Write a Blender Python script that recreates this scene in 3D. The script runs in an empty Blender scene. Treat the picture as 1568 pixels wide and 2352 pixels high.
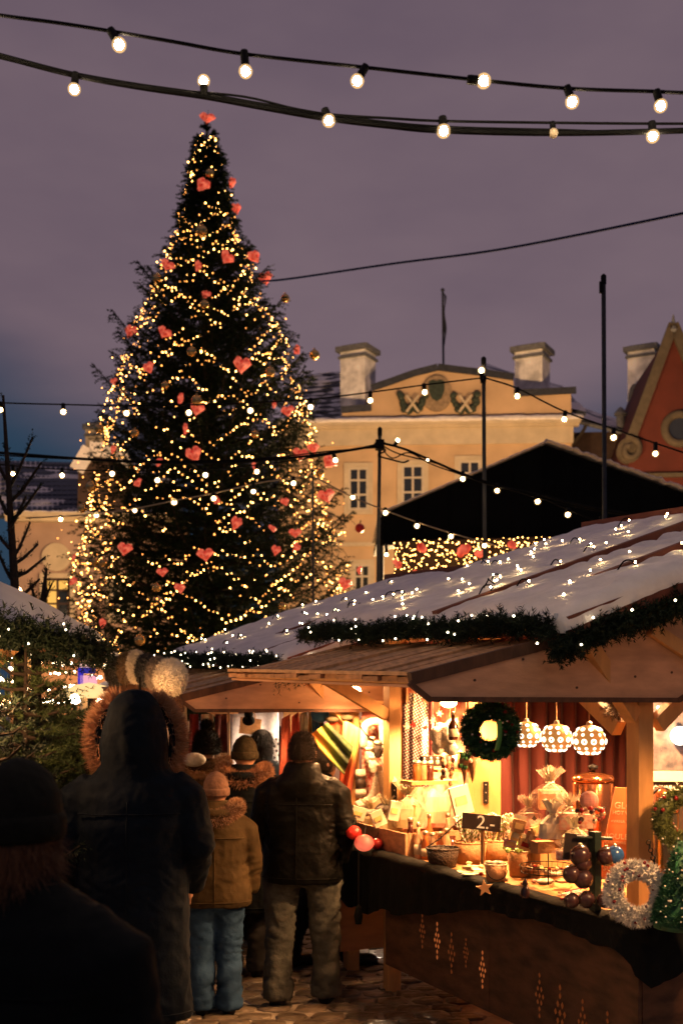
import bpy, math, random
import numpy as np
from mathutils import Vector, Matrix, noise

scene = bpy.context.scene
C = scene.collection
PI = math.pi

# ---------------------------------------------------------------- camera, sky, exposure
CAM_H, FPX, U0, V0 = 1.95, 2600.0, 784.0, 1590.0
cam_data = bpy.data.cameras.new('camera')
cam = bpy.data.objects.new('camera', cam_data); C.objects.link(cam)
cam.location = (0, 0, CAM_H); cam.rotation_euler = (PI/2, 0, 0)
cam_data.sensor_fit = 'VERTICAL'; cam_data.sensor_height = 36.0; cam_data.sensor_width = 24.0
cam_data.lens = 36.0*FPX/2352.0
cam_data.shift_y = (V0-1176.0)/2352.0
cam_data.clip_start = 0.05; cam_data.clip_end = 2000
cam_data.dof.use_dof = True; cam_data.dof.focus_distance = 5.8; cam_data.dof.aperture_fstop = 3.0
scene.camera = cam

world = bpy.data.worlds.new('World'); scene.world = world; world.use_nodes = True
wn = world.node_tree; wn.nodes.clear()
def _n(t, **k):
    n = wn.nodes.new(t)
    for a, b in k.items(): setattr(n, a, b)
    return n
w_out = _n('ShaderNodeOutputWorld'); w_bg = _n('ShaderNodeBackground')
w_tc = _n('ShaderNodeTexCoord'); w_sep = _n('ShaderNodeSeparateXYZ')
w_sky = _n('ShaderNodeTexSky', sky_type='NISHITA', sun_disc=False)
w_sky.sun_elevation = math.radians(-3.0); w_sky.sun_rotation = math.radians(-60); w_sky.altitude = 0
w_map = _n('ShaderNodeMapping'); w_map.inputs['Scale'].default_value = (1.6, 1.6, 4.2)
w_noise = _n('ShaderNodeTexNoise'); w_noise.inputs['Scale'].default_value = 1.5; w_noise.inputs['Detail'].default_value = 5; w_noise.inputs['Roughness'].default_value = .5
w_ramp = _n('ShaderNodeValToRGB')          # cloud deck colour: lit from below by the town
e = w_ramp.color_ramp.elements
e[0].position = .30; e[0].color = (.114, .081, .114, 1)
e[1].position = .72; e[1].color = (.205, .144, .168, 1)
w_h = _n('ShaderNodeMapRange'); w_h.inputs['From Min'].default_value = .14; w_h.inputs['From Max'].default_value = .27
w_h.inputs['To Min'].default_value = 0; w_h.inputs['To Max'].default_value = 1; w_h.interpolation_type = 'SMOOTHSTEP'
w_side = _n('ShaderNodeMath', operation='ABSOLUTE')
w_sidem = _n('ShaderNodeMath', operation='MULTIPLY_ADD'); w_sidem.inputs[1].default_value = -.52; w_sidem.inputs[2].default_value = .085
w_add = _n('ShaderNodeMath', operation='ADD')
w_nadd = _n('ShaderNodeMath', operation='MULTIPLY_ADD'); w_nadd.inputs[1].default_value = .10; w_nadd.inputs[2].default_value = -.05
w_add2 = _n('ShaderNodeMath', operation='ADD')
w_blue = _n('ShaderNodeMix', data_type='RGBA'); w_blue.inputs['Factor'].default_value = .35
w_blue.inputs['A'].default_value = (.024, .066, .125, 1)
w_mix = _n('ShaderNodeMix', data_type='RGBA')
L = wn.links.new
L(w_tc.outputs['Generated'], w_map.inputs['Vector']); L(w_map.outputs[0], w_noise.inputs['Vector'])
L(w_noise.outputs[0], w_ramp.inputs['Fac'])
L(w_tc.outputs['Generated'], w_sep.inputs[0])
L(w_sep.outputs['X'], w_side.inputs[0]); L(w_side.outputs[0], w_sidem.inputs[0])
L(w_sidem.outputs[0], w_add.inputs[0]); L(w_sep.outputs['Z'], w_add.inputs[1])
L(w_noise.outputs[0], w_nadd.inputs[0]); L(w_nadd.outputs[0], w_add2.inputs[0]); L(w_add.outputs[0], w_add2.inputs[1])
L(w_add2.outputs[0], w_h.inputs['Value'])
w_skym = _n('ShaderNodeMix', data_type='RGBA', blend_type='MULTIPLY'); w_skym.inputs['Factor'].default_value = 1
w_skym.inputs['B'].default_value = (.12, .12, .12, 1)
L(w_sky.outputs[0], w_skym.inputs['A']); L(w_skym.outputs['Result'], w_blue.inputs['B'])
L(w_h.outputs[0], w_mix.inputs['Factor']); L(w_blue.outputs['Result'], w_mix.inputs['A']); L(w_ramp.outputs['Color'], w_mix.inputs['B'])
L(w_mix.outputs['Result'], w_bg.inputs['Color']); w_bg.inputs['Strength'].default_value = 1.0
L(w_bg.outputs[0], w_out.inputs[0])

vs = scene.view_settings
scene.display_settings.display_device = 'sRGB'
vs.view_transform = 'Standard'; vs.look = 'None'; vs.exposure = 0.0; vs.gamma = 1.0; vs.use_curve_mapping = False
cy = scene.cycles
cy.max_bounces = 5; cy.diffuse_bounces = 2; cy.glossy_bounces = 3; cy.transmission_bounces = 4; cy.transparent_max_bounces = 8
cy.caustics_reflective = False; cy.caustics_refractive = False
cy.sample_clamp_indirect = 4.0; cy.sample_clamp_direct = 0
cy.use_light_tree = True
try:
    cy.use_denoising = True; cy.denoiser = 'OPENIMAGEDENOISE'; cy.denoising_input_passes = 'RGB_ALBEDO_NORMAL'
except Exception: pass

# ---------------------------------------------------------------- helpers
def P(u, v, Y):                      # a point seen at (u, v) that stands Y metres away
    return Vector(((u-U0)/FPX*Y, Y, CAM_H+(V0-v)/FPX*Y))
def G(u, v, z=0.0):                  # a point seen at (u, v) that lies at height z
    Y = (CAM_H-z)*FPX/(v-V0)
    return Vector(((u-U0)/FPX*Y, Y, z))
def px(n, Y): return n*Y/FPX         # n pixels at Y metres
AX = Vector((-.431, .902, 0)).normalized()      # along the row of huts, away from the camera
BX = Vector((.902, .431, 0)).normalized()       # into the huts
HB = Vector((.285, 4.6, 0))
def W(t, d, z, off=0.0): return HB + AX*(t+off) + BX*d + Vector((0, 0, z))
def HY(u, d, off=0.0):               # t along the row where the line at depth d is seen at u
    k = (u-U0)/FPX; b = HB+BX*d
    return (b.x-k*b.y)/(-AX.x+k*AX.y)-off

ORG = {}
class MB:
    def __init__(s): s.v = []; s.f = []
    def add(s, vs_, fs):
        o = len(s.v); s.v.extend([tuple(x) for x in vs_]); s.f.extend([tuple(i+o for i in q) for q in fs]); return s
    def box(s, c, size, M=None):
        x, y, z = size[0]/2, size[1]/2, size[2]/2
        vs_ = [Vector((i*x, j*y, k*z)) for k in (-1, 1) for j in (-1, 1) for i in (-1, 1)]
        if M is not None: vs_ = [M @ q for q in vs_]
        c = Vector(c)
        return s.add([q+c for q in vs_], [(0,2,3,1),(4,5,7,6),(0,1,5,4),(2,6,7,3),(0,4,6,2),(1,3,7,5)])
    def beam(s, p, q, w, h, up=(0, 0, 1)):
        p, q = Vector(p), Vector(q); d = (q-p).normalized(); up = Vector(up)
        if abs(d.dot(up)) > .98: up = Vector(BX)
        x = d.cross(up).normalized(); y = x.cross(d).normalized()
        vs_ = [e_+x*(i*w/2)+y*(j*h/2) for e_ in (p, q) for j in (-1, 1) for i in (-1, 1)]
        return s.add(vs_, [(0,2,3,1),(4,5,7,6),(0,1,5,4),(2,6,7,3),(0,4,6,2),(1,3,7,5)])
    def prism(s, poly, vec):
        n = len(poly); vec = Vector(vec); a = [Vector(q) for q in poly]; b = [q+vec for q in a]
        return s.add(a+b, [tuple(range(n))[::-1], tuple(range(n, 2*n))]+[(i, (i+1) % n, n+(i+1) % n, n+i) for i in range(n)])
    def tube(s, pts, r, n=8, caps=True):
        pts = [Vector(q) for q in pts]; m = len(pts)
        rs = [r]*m if not hasattr(r, '__len__') else list(r)
        t0 = (pts[1]-pts[0]).normalized()
        x = t0.orthogonal().normalized(); vs_ = []; fs = []
        for i in range(m):
            t = (pts[min(i+1, m-1)]-pts[max(i-1, 0)])
            if t.length < 1e-9: t = t0
            t.normalize(); x = (x-t*x.dot(t))
            if x.length < 1e-6: x = t.orthogonal()
            x.normalize(); y = t.cross(x)
            for j in range(n):
                a = 2*PI*j/n; vs_.append(pts[i]+x*(math.cos(a)*rs[i])+y*(math.sin(a)*rs[i]))
        for i in range(m-1):
            for j in range(n):
                k = (j+1) % n; fs.append((i*n+j, i*n+k, (i+1)*n+k, (i+1)*n+j))
        if caps: fs.append(tuple(range(n))[::-1]); fs.append(tuple(range((m-1)*n, m*n)))
        return s.add(vs_, fs)
    def lathe(s, prof, n=16, loc=(0, 0, 0), M=None):
        vs_ = []; fs = []; loc = Vector(loc)
        for r, z in prof:
            for j in range(n):
                a = 2*PI*j/n; q = Vector((r*math.cos(a), r*math.sin(a), z))
                vs_.append((M @ q if M is not None else q)+loc)
        for i in range(len(prof)-1):
            for j in range(n):
                k = (j+1) % n; fs.append((i*n+j, i*n+k, (i+1)*n+k, (i+1)*n+j))
        fs.append(tuple(range(n))[::-1]); fs.append(tuple(range((len(prof)-1)*n, len(prof)*n)))
        return s.add(vs_, fs)
    def ball(s, c, r, nu=12, nv=8, M=None):
        r = (r, r, r) if not hasattr(r, '__len__') else r
        prof = [(math.sin(PI*i/nv), -math.cos(PI*i/nv)) for i in range(nv+1)]
        vs_ = []; fs = []; c = Vector(c)
        for a_, z in prof:
            a_ = max(a_, 1e-4)
            for j in range(nu):
                q = Vector((r[0]*a_*math.cos(2*PI*j/nu), r[1]*a_*math.sin(2*PI*j/nu), r[2]*z))
                vs_.append((M @ q if M is not None else q)+c)
        for i in range(nv):
            for j in range(nu):
                k = (j+1) % nu; fs.append((i*nu+j, i*nu+k, (i+1)*nu+k, (i+1)*nu+j))
        return s.add(vs_, fs)
    def torus(s, c, R, r, M=None, n=24, m=8, a0=0, a1=2*PI):
        full = abs(a1-a0-2*PI) < 1e-6; vs_ = []; fs = []; c = Vector(c); N = n if full else n+1
        for i in range(N):
            a = a0+(a1-a0)*i/n
            for j in range(m):
                b = 2*PI*j/m; q = Vector(((R+r*math.cos(b))*math.cos(a), (R+r*math.cos(b))*math.sin(a), r*math.sin(b)))
                vs_.append((M @ q if M is not None else q)+c)
        for i in range(n):
            for j in range(m):
                k = (j+1) % m; i2 = (i+1) % N; fs.append((i*m+j, i2*m+j, i2*m+k, i*m+k))
        return s.add(vs_, fs)
    def loft(s, rings, n=20, p=2.0, caps=True):     # rings: (x, y, z, rx, ry)
        vs_ = []; fs = []
        for (x, y, z, rx, ry) in rings:
            for j in range(n):
                a = 2*PI*j/n; ca, sa = math.cos(a), math.sin(a)
                vs_.append((x+rx*math.copysign(abs(ca)**(2/p), ca), y+ry*math.copysign(abs(sa)**(2/p), sa), z))
        for i in range(len(rings)-1):
            for j in range(n):
                k = (j+1) % n; fs.append((i*n+j, i*n+k, (i+1)*n+k, (i+1)*n+j))
        if caps: fs.append(tuple(range(n))[::-1]); fs.append(tuple(range((len(rings)-1)*n, len(rings)*n)))
        return s.add(vs_, fs)
    def grid(s, fn, nu, nv, thick=None):
        vs_ = [Vector(fn(i/nu, j/nv)) for j in range(nv+1) for i in range(nu+1)]; w = nu+1
        fs = [(j*w+i, j*w+i+1, (j+1)*w+i+1, (j+1)*w+i) for j in range(nv) for i in range(nu)]
        if thick is None: return s.add(vs_, fs)
        th = Vector(thick); m = len(vs_); vs2 = vs_+[q+th for q in vs_]
        fs2 = fs+[tuple(i+m for i in q)[::-1] for q in fs]
        bord = [i for i in range(w)]+[j*w+nu for j in range(1, nv+1)]+[nv*w+i for i in range(nu-1, -1, -1)]+[j*w for j in range(nv-1, 0, -1)]
        for a, b in zip(bord, bord[1:]+bord[:1]): fs2.append((b, a, a+m, b+m))
        return s.add(vs2, fs2)

def props(o, label=None, cat=None, group=None, kind=None):
    if label: o['label'] = label
    if cat: o['category'] = cat
    if group: o['group'] = group
    if kind: o['kind'] = kind
    return o
def thing(name, label, cat, loc=(0, 0, 0), group=None):
    o = bpy.data.objects.new(name, None); C.objects.link(o); o.location = loc; o.empty_display_size = .1
    ORG[o.name] = Vector(loc); return props(o, label, cat, group)
def link_mesh(name, me, parent=None, loc=None):
    o = bpy.data.objects.new(name, me); C.objects.link(o)
    if parent is not None: o.parent = parent; ORG[o.name] = ORG[parent.name]
    else:
        ORG[o.name] = Vector(loc or (0, 0, 0)); o.location = ORG[o.name]
    return o
def obj(name, mb, m, parent=None, smooth=False, loc=None, label=None, cat=None, group=None, kind=None):
    org = ORG[parent.name] if parent is not None else Vector(loc or (0, 0, 0))
    me = bpy.data.meshes.new(name)
    me.from_pydata([(x-org.x, y-org.y, z-org.z) for x, y, z in mb.v], [], mb.f); me.update()
    if smooth: me.polygons.foreach_set('use_smooth', [True]*len(me.polygons))
    me.materials.append(m)
    return props(link_mesh(name, me, parent, loc), label, cat, group, kind)
def np_mesh(name, V, F, m, smooth=False):
    me = bpy.data.meshes.new(name); n = len(V); k = F.shape[1]; f = len(F)
    me.vertices.add(n); me.vertices.foreach_set('co', np.asarray(V, np.float32).ravel())
    me.loops.add(f*k); me.loops.foreach_set('vertex_index', np.asarray(F, np.int32).ravel())
    me.polygons.add(f); me.polygons.foreach_set('loop_start', np.arange(0, f*k, k, dtype=np.int32))
    me.polygons.foreach_set('loop_total', np.full(f, k, np.int32))
    me.update(calc_edges=True); me.validate()
    if smooth: me.polygons.foreach_set('use_smooth', [True]*len(me.polygons))
    me.materials.append(m); return me
def np_obj(name, V, F, m, parent=None, loc=None, **k):
    org = ORG[parent.name] if parent is not None else Vector(loc or (0, 0, 0))
    me = np_mesh(name, np.asarray(V)-np.array(org), F, m); o = link_mesh(name, me, parent, loc)
    return props(o, **k)
def inst(name, me, at, parent, rot=None, scale=None):
    o = bpy.data.objects.new(name, me); C.objects.link(o); o.parent = parent
    o.location = Vector(at)-ORG[parent.name]; ORG[o.name] = Vector(at)
    if rot is not None: o.rotation_euler = rot
    if scale is not None: o.scale = scale if hasattr(scale, '__len__') else (scale,)*3
    return o
def copy_tree(o, parent=None, dloc=None):
    c = o.copy(); C.objects.link(c); c.parent = parent
    if dloc is not None: c.location = Vector(dloc)
    ORG[c.name] = Vector(dloc) if dloc is not None else ORG[o.name]
    for ch in [q for q in o.children]: copy_tree(ch, c)
    return c
def raw_mesh(name, mb, m, smooth=False):
    me = bpy.data.meshes.new(name); me.from_pydata([tuple(q) for q in mb.v], [], mb.f); me.update()
    if smooth: me.polygons.foreach_set('use_smooth', [True]*len(me.polygons))
    me.materials.append(m); return me

# ---------------------------------------------------------------- materials
def mat(name, col, rough=.6, metal=0.0, var=.18, scale=9.0, bump=0.0, bscale=60.0, stretch=(1, 1, 1), emit=None, estr=0.0,
        spec=.4, rand=0.0, sheen=0.0, trans=0.0, alpha=1.0, col2=None, detail=5.0, sample=True, sub=0.0):
    m = bpy.data.materials.new(name); m.use_nodes = True; nt = m.node_tree; ns = nt.nodes
    b = ns['Principled BSDF']; lk = nt.links.new
    col = tuple(col)+(1,)
    if var > 0 or col2 is not None or bump > 0:
        tc = ns.new('ShaderNodeTexCoord'); mp = ns.new('ShaderNodeMapping'); mp.inputs['Scale'].default_value = stretch
        lk(tc.outputs['Object'], mp.inputs['Vector'])
    last = None
    if var > 0 or col2 is not None:
        nz = ns.new('ShaderNodeTexNoise'); nz.inputs['Scale'].default_value = scale; nz.inputs['Detail'].default_value = detail
        lk(mp.outputs[0], nz.inputs['Vector'])
        rp = ns.new('ShaderNodeValToRGB'); e_ = rp.color_ramp.elements
        lo = tuple(max(c*(1-var), 0) for c in col[:3])+(1,); hi = tuple(c*(1+var) for c in col[:3])+(1,)
        if col2 is not None: lo, hi = col, tuple(col2)+(1,)
        e_[0].position = .32; e_[0].color = lo; e_[1].position = .68; e_[1].color = hi
        lk(nz.outputs[0], rp.inputs['Fac']); last = rp.outputs['Color']
    if rand > 0:
        oi = ns.new('ShaderNodeObjectInfo'); mr = ns.new('ShaderNodeMapRange')
        mr.inputs['To Min'].default_value = 1-rand; mr.inputs['To Max'].default_value = 1+rand
        lk(oi.outputs['Random'], mr.inputs['Value'])
        mx = ns.new('ShaderNodeMix'); mx.data_type = 'RGBA'; mx.blend_type = 'MULTIPLY'; mx.inputs['Factor'].default_value = 1
        if last is not None: lk(last, mx.inputs['A'])
        else: mx.inputs['A'].default_value = col
        cb = ns.new('ShaderNodeCombineColor'); [lk(mr.outputs[0], cb.inputs[i]) for i in range(3)]
        lk(cb.outputs[0], mx.inputs['B']); last = mx.outputs['Result']
    if last is not None: lk(last, b.inputs['Base Color'])
    else: b.inputs['Base Color'].default_value = col
    b.inputs['Roughness'].default_value = rough; b.inputs['Metallic'].default_value = metal
    b.inputs['Specular IOR Level'].default_value = spec
    if sheen: b.inputs['Sheen Weight'].default_value = sheen; b.inputs['Sheen Roughness'].default_value = .5
    if trans: b.inputs['Transmission Weight'].default_value = trans
    if alpha < 1: b.inputs['Alpha'].default_value = alpha
    if sub: b.inputs['Subsurface Weight'].default_value = sub; b.inputs['Subsurface Radius'].default_value = (.02, .015, .015)
    if bump > 0:
        n2 = ns.new('ShaderNodeTexNoise'); n2.inputs['Scale'].default_value = bscale; n2.inputs['Detail'].default_value = 4
        lk(mp.outputs[0], n2.inputs['Vector'])
        bp = ns.new('ShaderNodeBump'); bp.inputs['Strength'].default_value = bump; bp.inputs['Distance'].default_value = .02
        lk(n2.outputs[0], bp.inputs['Height']); lk(bp.outputs[0], b.inputs['Normal'])
    if emit is not None:
        b.inputs['Emission Color'].default_value = tuple(emit)+(1,); b.inputs['Emission Strength'].default_value = estr
        m.cycles.emission_sampling = 'FRONT' if sample else 'NONE'
    return m
def glow(name, col, s, sample=True):
    m = bpy.data.materials.new(name); m.use_nodes = True; nt = m.node_tree; nt.nodes.clear()
    o = nt.nodes.new('ShaderNodeOutputMaterial'); e_ = nt.nodes.new('ShaderNodeEmission')
    e_.inputs['Color'].default_value = tuple(col)+(1,); e_.inputs['Strength'].default_value = s
    nt.links.new(e_.outputs[0], o.inputs[0]); m.cycles.emission_sampling = 'FRONT' if sample else 'NONE'; return m

# lights on strings, fairy lights
WARM = (1.0, .70, .36)
M_bulb = glow('bulb_glow', (1.0, .74, .42), 690)
def glass_shell(name, col, s):
    m = bpy.data.materials.new(name); m.use_nodes = True; nt = m.node_tree; nt.nodes.clear()
    o = nt.nodes.new('ShaderNodeOutputMaterial'); e_ = nt.nodes.new('ShaderNodeEmission'); t_ = nt.nodes.new('ShaderNodeBsdfTransparent'); x = nt.nodes.new('ShaderNodeMixShader')
    e_.inputs['Color'].default_value = tuple(col)+(1,); e_.inputs['Strength'].default_value = s; x.inputs[0].default_value = .62
    nt.links.new(t_.outputs[0], x.inputs[1]); nt.links.new(e_.outputs[0], x.inputs[2]); nt.links.new(x.outputs[0], o.inputs[0]); m.cycles.emission_sampling = 'NONE'; return m
M_shell = glass_shell('bulb_glass', (1.0, .60, .24), 1.15)
M_fairy_dim = glow('fairy_glow_dim', (1.0, .36, .07), 7.0)
M_bulb_mid = glow('bulb_glow_mid', (1.0, .66, .30), 170)
M_fairy = glow('fairy_glow', (1.0, .46, .11), 20)
M_fairy_roof = glow('fairy_roof_glow', (1.0, .66, .28), 110)
M_fairy_cool = glow('fairy_cool_glow', (1.0, .80, .5), 14)
M_rubber = mat('black_rubber', (.006, .006, .007), .6, var=.1, spec=.15)
M_cable = mat('black_cable', (.004, .004, .005), .7, var=.1, spec=.08)
M_bluewire = mat('blue_wire', (.006, .016, .075), .8, var=.1, spec=.05)
M_frost = mat('frosted_bulb', (.55, .45, .32), .3, var=.1)
# wood, snow, stone
M_plank = mat('weathered_plank', (.46, .25, .125), .75, var=.28, scale=5, stretch=(7, 1.2, 7), bump=.3, bscale=30, rand=.18)
M_ply = mat('plywood', (.60, .34, .21), .7, var=.16, scale=4, stretch=(1.5, 1.5, 5), bump=.12, bscale=18)
M_pine = mat('pine_beam', (.62, .33, .125), .55, var=.12, scale=6, stretch=(3, 3, .8), bump=.12, bscale=25)
M_darkwood = mat('dark_stained_wood', (.10, .045, .025), .65, var=.3, scale=6, stretch=(4, 4, 1), bump=.2, bscale=30, rand=.15)
M_redwood = mat('red_roof_board', (.17, .05, .03), .7, var=.25, scale=8, bump=.2)
M_front = mat('counter_board', (.075, .034, .018), .6, var=.5, scale=6, stretch=(1, 1, 3), bump=.15, bscale=24)
M_snow = mat('snow', (.86, .79, .76), .65, var=.10, scale=6, bump=.55, bscale=26, sub=0)
M_iron = mat('black_iron', (.02, .018, .016), .45, metal=.6, var=.2)
M_steel = mat('steel_pole', (.045, .045, .05), .5, metal=.4, var=.2)
M_cloth_black = mat('black_cloth', (.005, .006, .006), .85, var=.2, scale=14, bump=.25, bscale=40, spec=.15)
M_needle = mat('fir_needles', (.009, .021, .008), .7, var=.5, scale=1.6, spec=.12)
M_needle2 = mat('garland_needles', (.010, .020, .011), .65, var=.4, scale=6, spec=.2)
M_needle3 = mat('sapling_needles', (.045, .070, .022), .6, var=.45, scale=4, spec=.3)
M_bark = mat('bark', (.028, .018, .012), .85, var=.3, scale=20, bump=.4)
M_red = mat('red_gloss', (.55, .03, .025), .3, var=.1)
M_gold = mat('gold_glass', (.75, .48, .17), .16, metal=.85, var=.08)
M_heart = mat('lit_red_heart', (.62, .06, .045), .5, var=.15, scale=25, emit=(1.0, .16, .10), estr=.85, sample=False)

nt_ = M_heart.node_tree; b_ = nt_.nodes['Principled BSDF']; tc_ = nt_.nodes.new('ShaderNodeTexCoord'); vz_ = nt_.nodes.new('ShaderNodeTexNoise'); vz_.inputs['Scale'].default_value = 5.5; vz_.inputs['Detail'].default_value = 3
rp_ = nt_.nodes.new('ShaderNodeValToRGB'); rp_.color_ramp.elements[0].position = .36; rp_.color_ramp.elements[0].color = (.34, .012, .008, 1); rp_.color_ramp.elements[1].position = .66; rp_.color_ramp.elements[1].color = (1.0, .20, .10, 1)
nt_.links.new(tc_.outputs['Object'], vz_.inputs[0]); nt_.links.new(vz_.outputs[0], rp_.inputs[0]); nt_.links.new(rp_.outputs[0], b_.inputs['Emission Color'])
# ---------------------------------------------------------------- foliage helpers
rng = np.random.default_rng(7)
def unit(a): return a/np.maximum(np.linalg.norm(a, axis=1, keepdims=True), 1e-9)
def needle_tris(Pn, D, Ln, k=10, nl=.05, w=.012, spread=.9, stem=True):
    """twigs at Pn along D of length Ln, each carrying k needle blades (thin triangles)"""
    n = len(Pn); Pn = np.repeat(Pn, k, 0); Dk = np.repeat(D, k, 0); Lk = np.repeat(Ln, k)[:, None]
    f = rng.random((n*k, 1)); base = Pn+Dk*Lk*f
    side = rng.normal(size=(n*k, 3)); side -= Dk*np.sum(side*Dk, 1, keepdims=True); side = unit(side)
    nd = unit(Dk*(.55+.3*rng.random((n*k, 1)))+side*spread)
    ln = nl*(.7+.6*rng.random((n*k, 1)))*(1-.45*f)
    perp = unit(np.cross(nd, rng.normal(size=(n*k, 3))))
    V = np.empty((n*k, 3, 3)); V[:, 0] = base+perp*w/2; V[:, 1] = base-perp*w/2; V[:, 2] = base+nd*ln
    V = V.reshape(-1, 3)
    return V, np.arange(len(V)).reshape(-1, 3)
def join_np(parts):
    Vs, Fs, o = [], [], 0
    for V, F in parts: Vs.append(V); Fs.append(F+o); o += len(V)
    return np.concatenate(Vs), np.concatenate(Fs)
def hair_tris(Pn, N, nl, w, k=1, jit=.6, droop=0.0):
    n = len(Pn); Pn = np.repeat(Pn, k, 0); N = np.repeat(N, k, 0)
    nd = unit(N+rng.normal(size=(n*k, 3))*jit); nd[:, 2] -= droop; nd = unit(nd)
    ln = nl*(.6+.8*rng.random((n*k, 1))); perp = unit(np.cross(nd, rng.normal(size=(n*k, 3))))
    V = np.empty((n*k, 3, 3)); V[:, 0] = Pn+perp*w/2; V[:, 1] = Pn-perp*w/2; V[:, 2] = Pn+nd*ln
    V = V.reshape(-1, 3); return V, np.arange(len(V)).reshape(-1, 3)
def sample_path(pts, n):
    pts = np.array([tuple(q) for q in pts], float); seg = np.linalg.norm(np.diff(pts, axis=0), axis=1); s = np.concatenate([[0], np.cumsum(seg)])
    t = np.linspace(0, s[-1], n); return np.stack([np.interp(t, s, pts[:, i]) for i in range(3)], 1)
def smooth_path(pts, n):              # Catmull-Rom through pts
    p = [Vector(q) for q in pts]; p = [p[0]*2-p[1]]+p+[p[-1]*2-p[-2]]; out = []; m = len(p)-3
    for i in range(n+1):
        x = i/n*m; k = min(int(x), m-1); t = x-k; a, b, c, d = p[k:k+4]
        out.append(.5*((2*b)+(c-a)*t+(2*a-5*b+4*c-d)*t*t+(3*b-a-3*c+d)*t**3))
    return out
def garland_mesh(pts, R, n, twig=.09, k=14, nl=.035, w=.006, droop=.35):
    c = sample_path(pts, n); dirs = rng.normal(size=(n, 3)); dirs[:, 2] -= droop; dirs = unit(dirs)
    st = c+unit(rng.normal(size=(n, 3)))*R*rng.random((n, 1))*.6
    return needle_tris(st, dirs, np.full(n, twig)*(.6+.8*rng.random(n))*max(R/.1, .6), k, nl, w)
def bake(mb, voxel, smooth_it=6, folds=None, name='cloth'):
    """one continuous surface from overlapping lofts"""
    me = bpy.data.meshes.new('tmp'); me.from_pydata([tuple(q) for q in mb.v], [], mb.f); me.update()
    o = bpy.data.objects.new('tmp', me); C.objects.link(o)
    r = o.modifiers.new('r', 'REMESH'); r.mode = 'VOXEL'; r.voxel_size = voxel
    if smooth_it: s_ = o.modifiers.new('s', 'SMOOTH'); s_.iterations = smooth_it; s_.factor = .5
    dg = bpy.context.evaluated_depsgraph_get(); dg.update()
    out = bpy.data.meshes.new_from_object(o.evaluated_get(dg)); out.name = name
    bpy.data.objects.remove(o); bpy.data.meshes.remove(me)
    if folds is not None:
        nv = len(out.vertices); co = np.empty(nv*3, np.float32); no = np.empty(nv*3, np.float32)
        out.vertices.foreach_get('co', co); out.vertices.foreach_get('normal', no); co = co.reshape(-1, 3); no = no.reshape(-1, 3)
        d = np.array([folds(Vector(q)) for q in co.tolist()], np.float32)[:, None]
        co = co+no*d; out.vertices.foreach_set('co', co.ravel()); out.update()
    out.polygons.foreach_set('use_smooth', [True]*len(out.polygons))
    return out
# ================================================================ SETTING: ground
M_ground = mat('trampled_snow', (.16, .135, .105), .4, var=.4, scale=4.5, bump=.6, bscale=16, col2=(.46, .41, .34))
gb = MB().box((0, 120, -.03), (900, 900, .06)); gb.v = [(x, y, min(z, 0.0)) for x, y, z in gb.v]
ground = obj('ground', gb, M_ground, kind='structure')
M_cobble = mat('cobblestone', (.055, .042, .03), .28, var=0, scale=9, bump=.5, bscale=22, rand=.35, col2=(.17, .14, .105))
cob_meshes = []
for k in range(7):
    random.seed(40+k); m_ = MB(); n = 8
    ang = sorted(2*PI*(i+random.uniform(-.25, .25))/n for i in range(n)); rr = [random.uniform(.78, 1.02) for _ in range(n)]
    rings = []
    for (s_, z_) in ((1.0, -.03), (.99, .004), (.90, .012), (.45, .017)):
        rings.append([(s_*rr[i]*.116*(abs(math.cos(ang[i]))**.6)*math.copysign(1, math.cos(ang[i])), s_*rr[i]*.091*(abs(math.sin(ang[i]))**.6)*math.copysign(1, math.sin(ang[i])), z_) for i in range(n)])
    v = [q for r_ in rings for q in r_]; f = [(i*n+j, i*n+(j+1) % n, (i+1)*n+(j+1) % n, (i+1)*n+j) for i in range(3) for j in range(n)]
    f.append(tuple(range(3*n, 4*n))); m_.add(v, f); cob_meshes.append(raw_mesh('cobble', m_, M_cobble))
random.seed(5); cells = []
for j in range(44):
    y = 6.3+j*.168
    for i in range(30):
        x = -2.1+i*.212+(.106 if j % 2 else 0)
        u_ = U0+FPX*x/y
        if 330 < u_ < 1080 and x < 1.0-.25*(y-6.3): cells.append((x, y))
cells.sort(key=lambda q: q[1]); rest = MB()
for k, (x, y) in enumerate(cells):
    p = (x+random.uniform(-.012, .012), y+random.uniform(-.012, .012), random.uniform(-.006, .004)); rz = random.uniform(-.25, .25)
    me = cob_meshes[k % 7]
    if k < 300: inst('cobble', me, p, ground, (random.uniform(-.05, .05), random.uniform(-.05, .05), rz), random.uniform(.98, 1.09))
    else:
        M_ = Matrix.Rotation(rz, 3, 'Z'); rest.add([M_ @ v_.co+Vector(p) for v_ in me.vertices], [tuple(q.vertices) for q in me.polygons])
if rest.v: obj('cobble_rest', rest, M_cobble, ground, kind='stuff')

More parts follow.
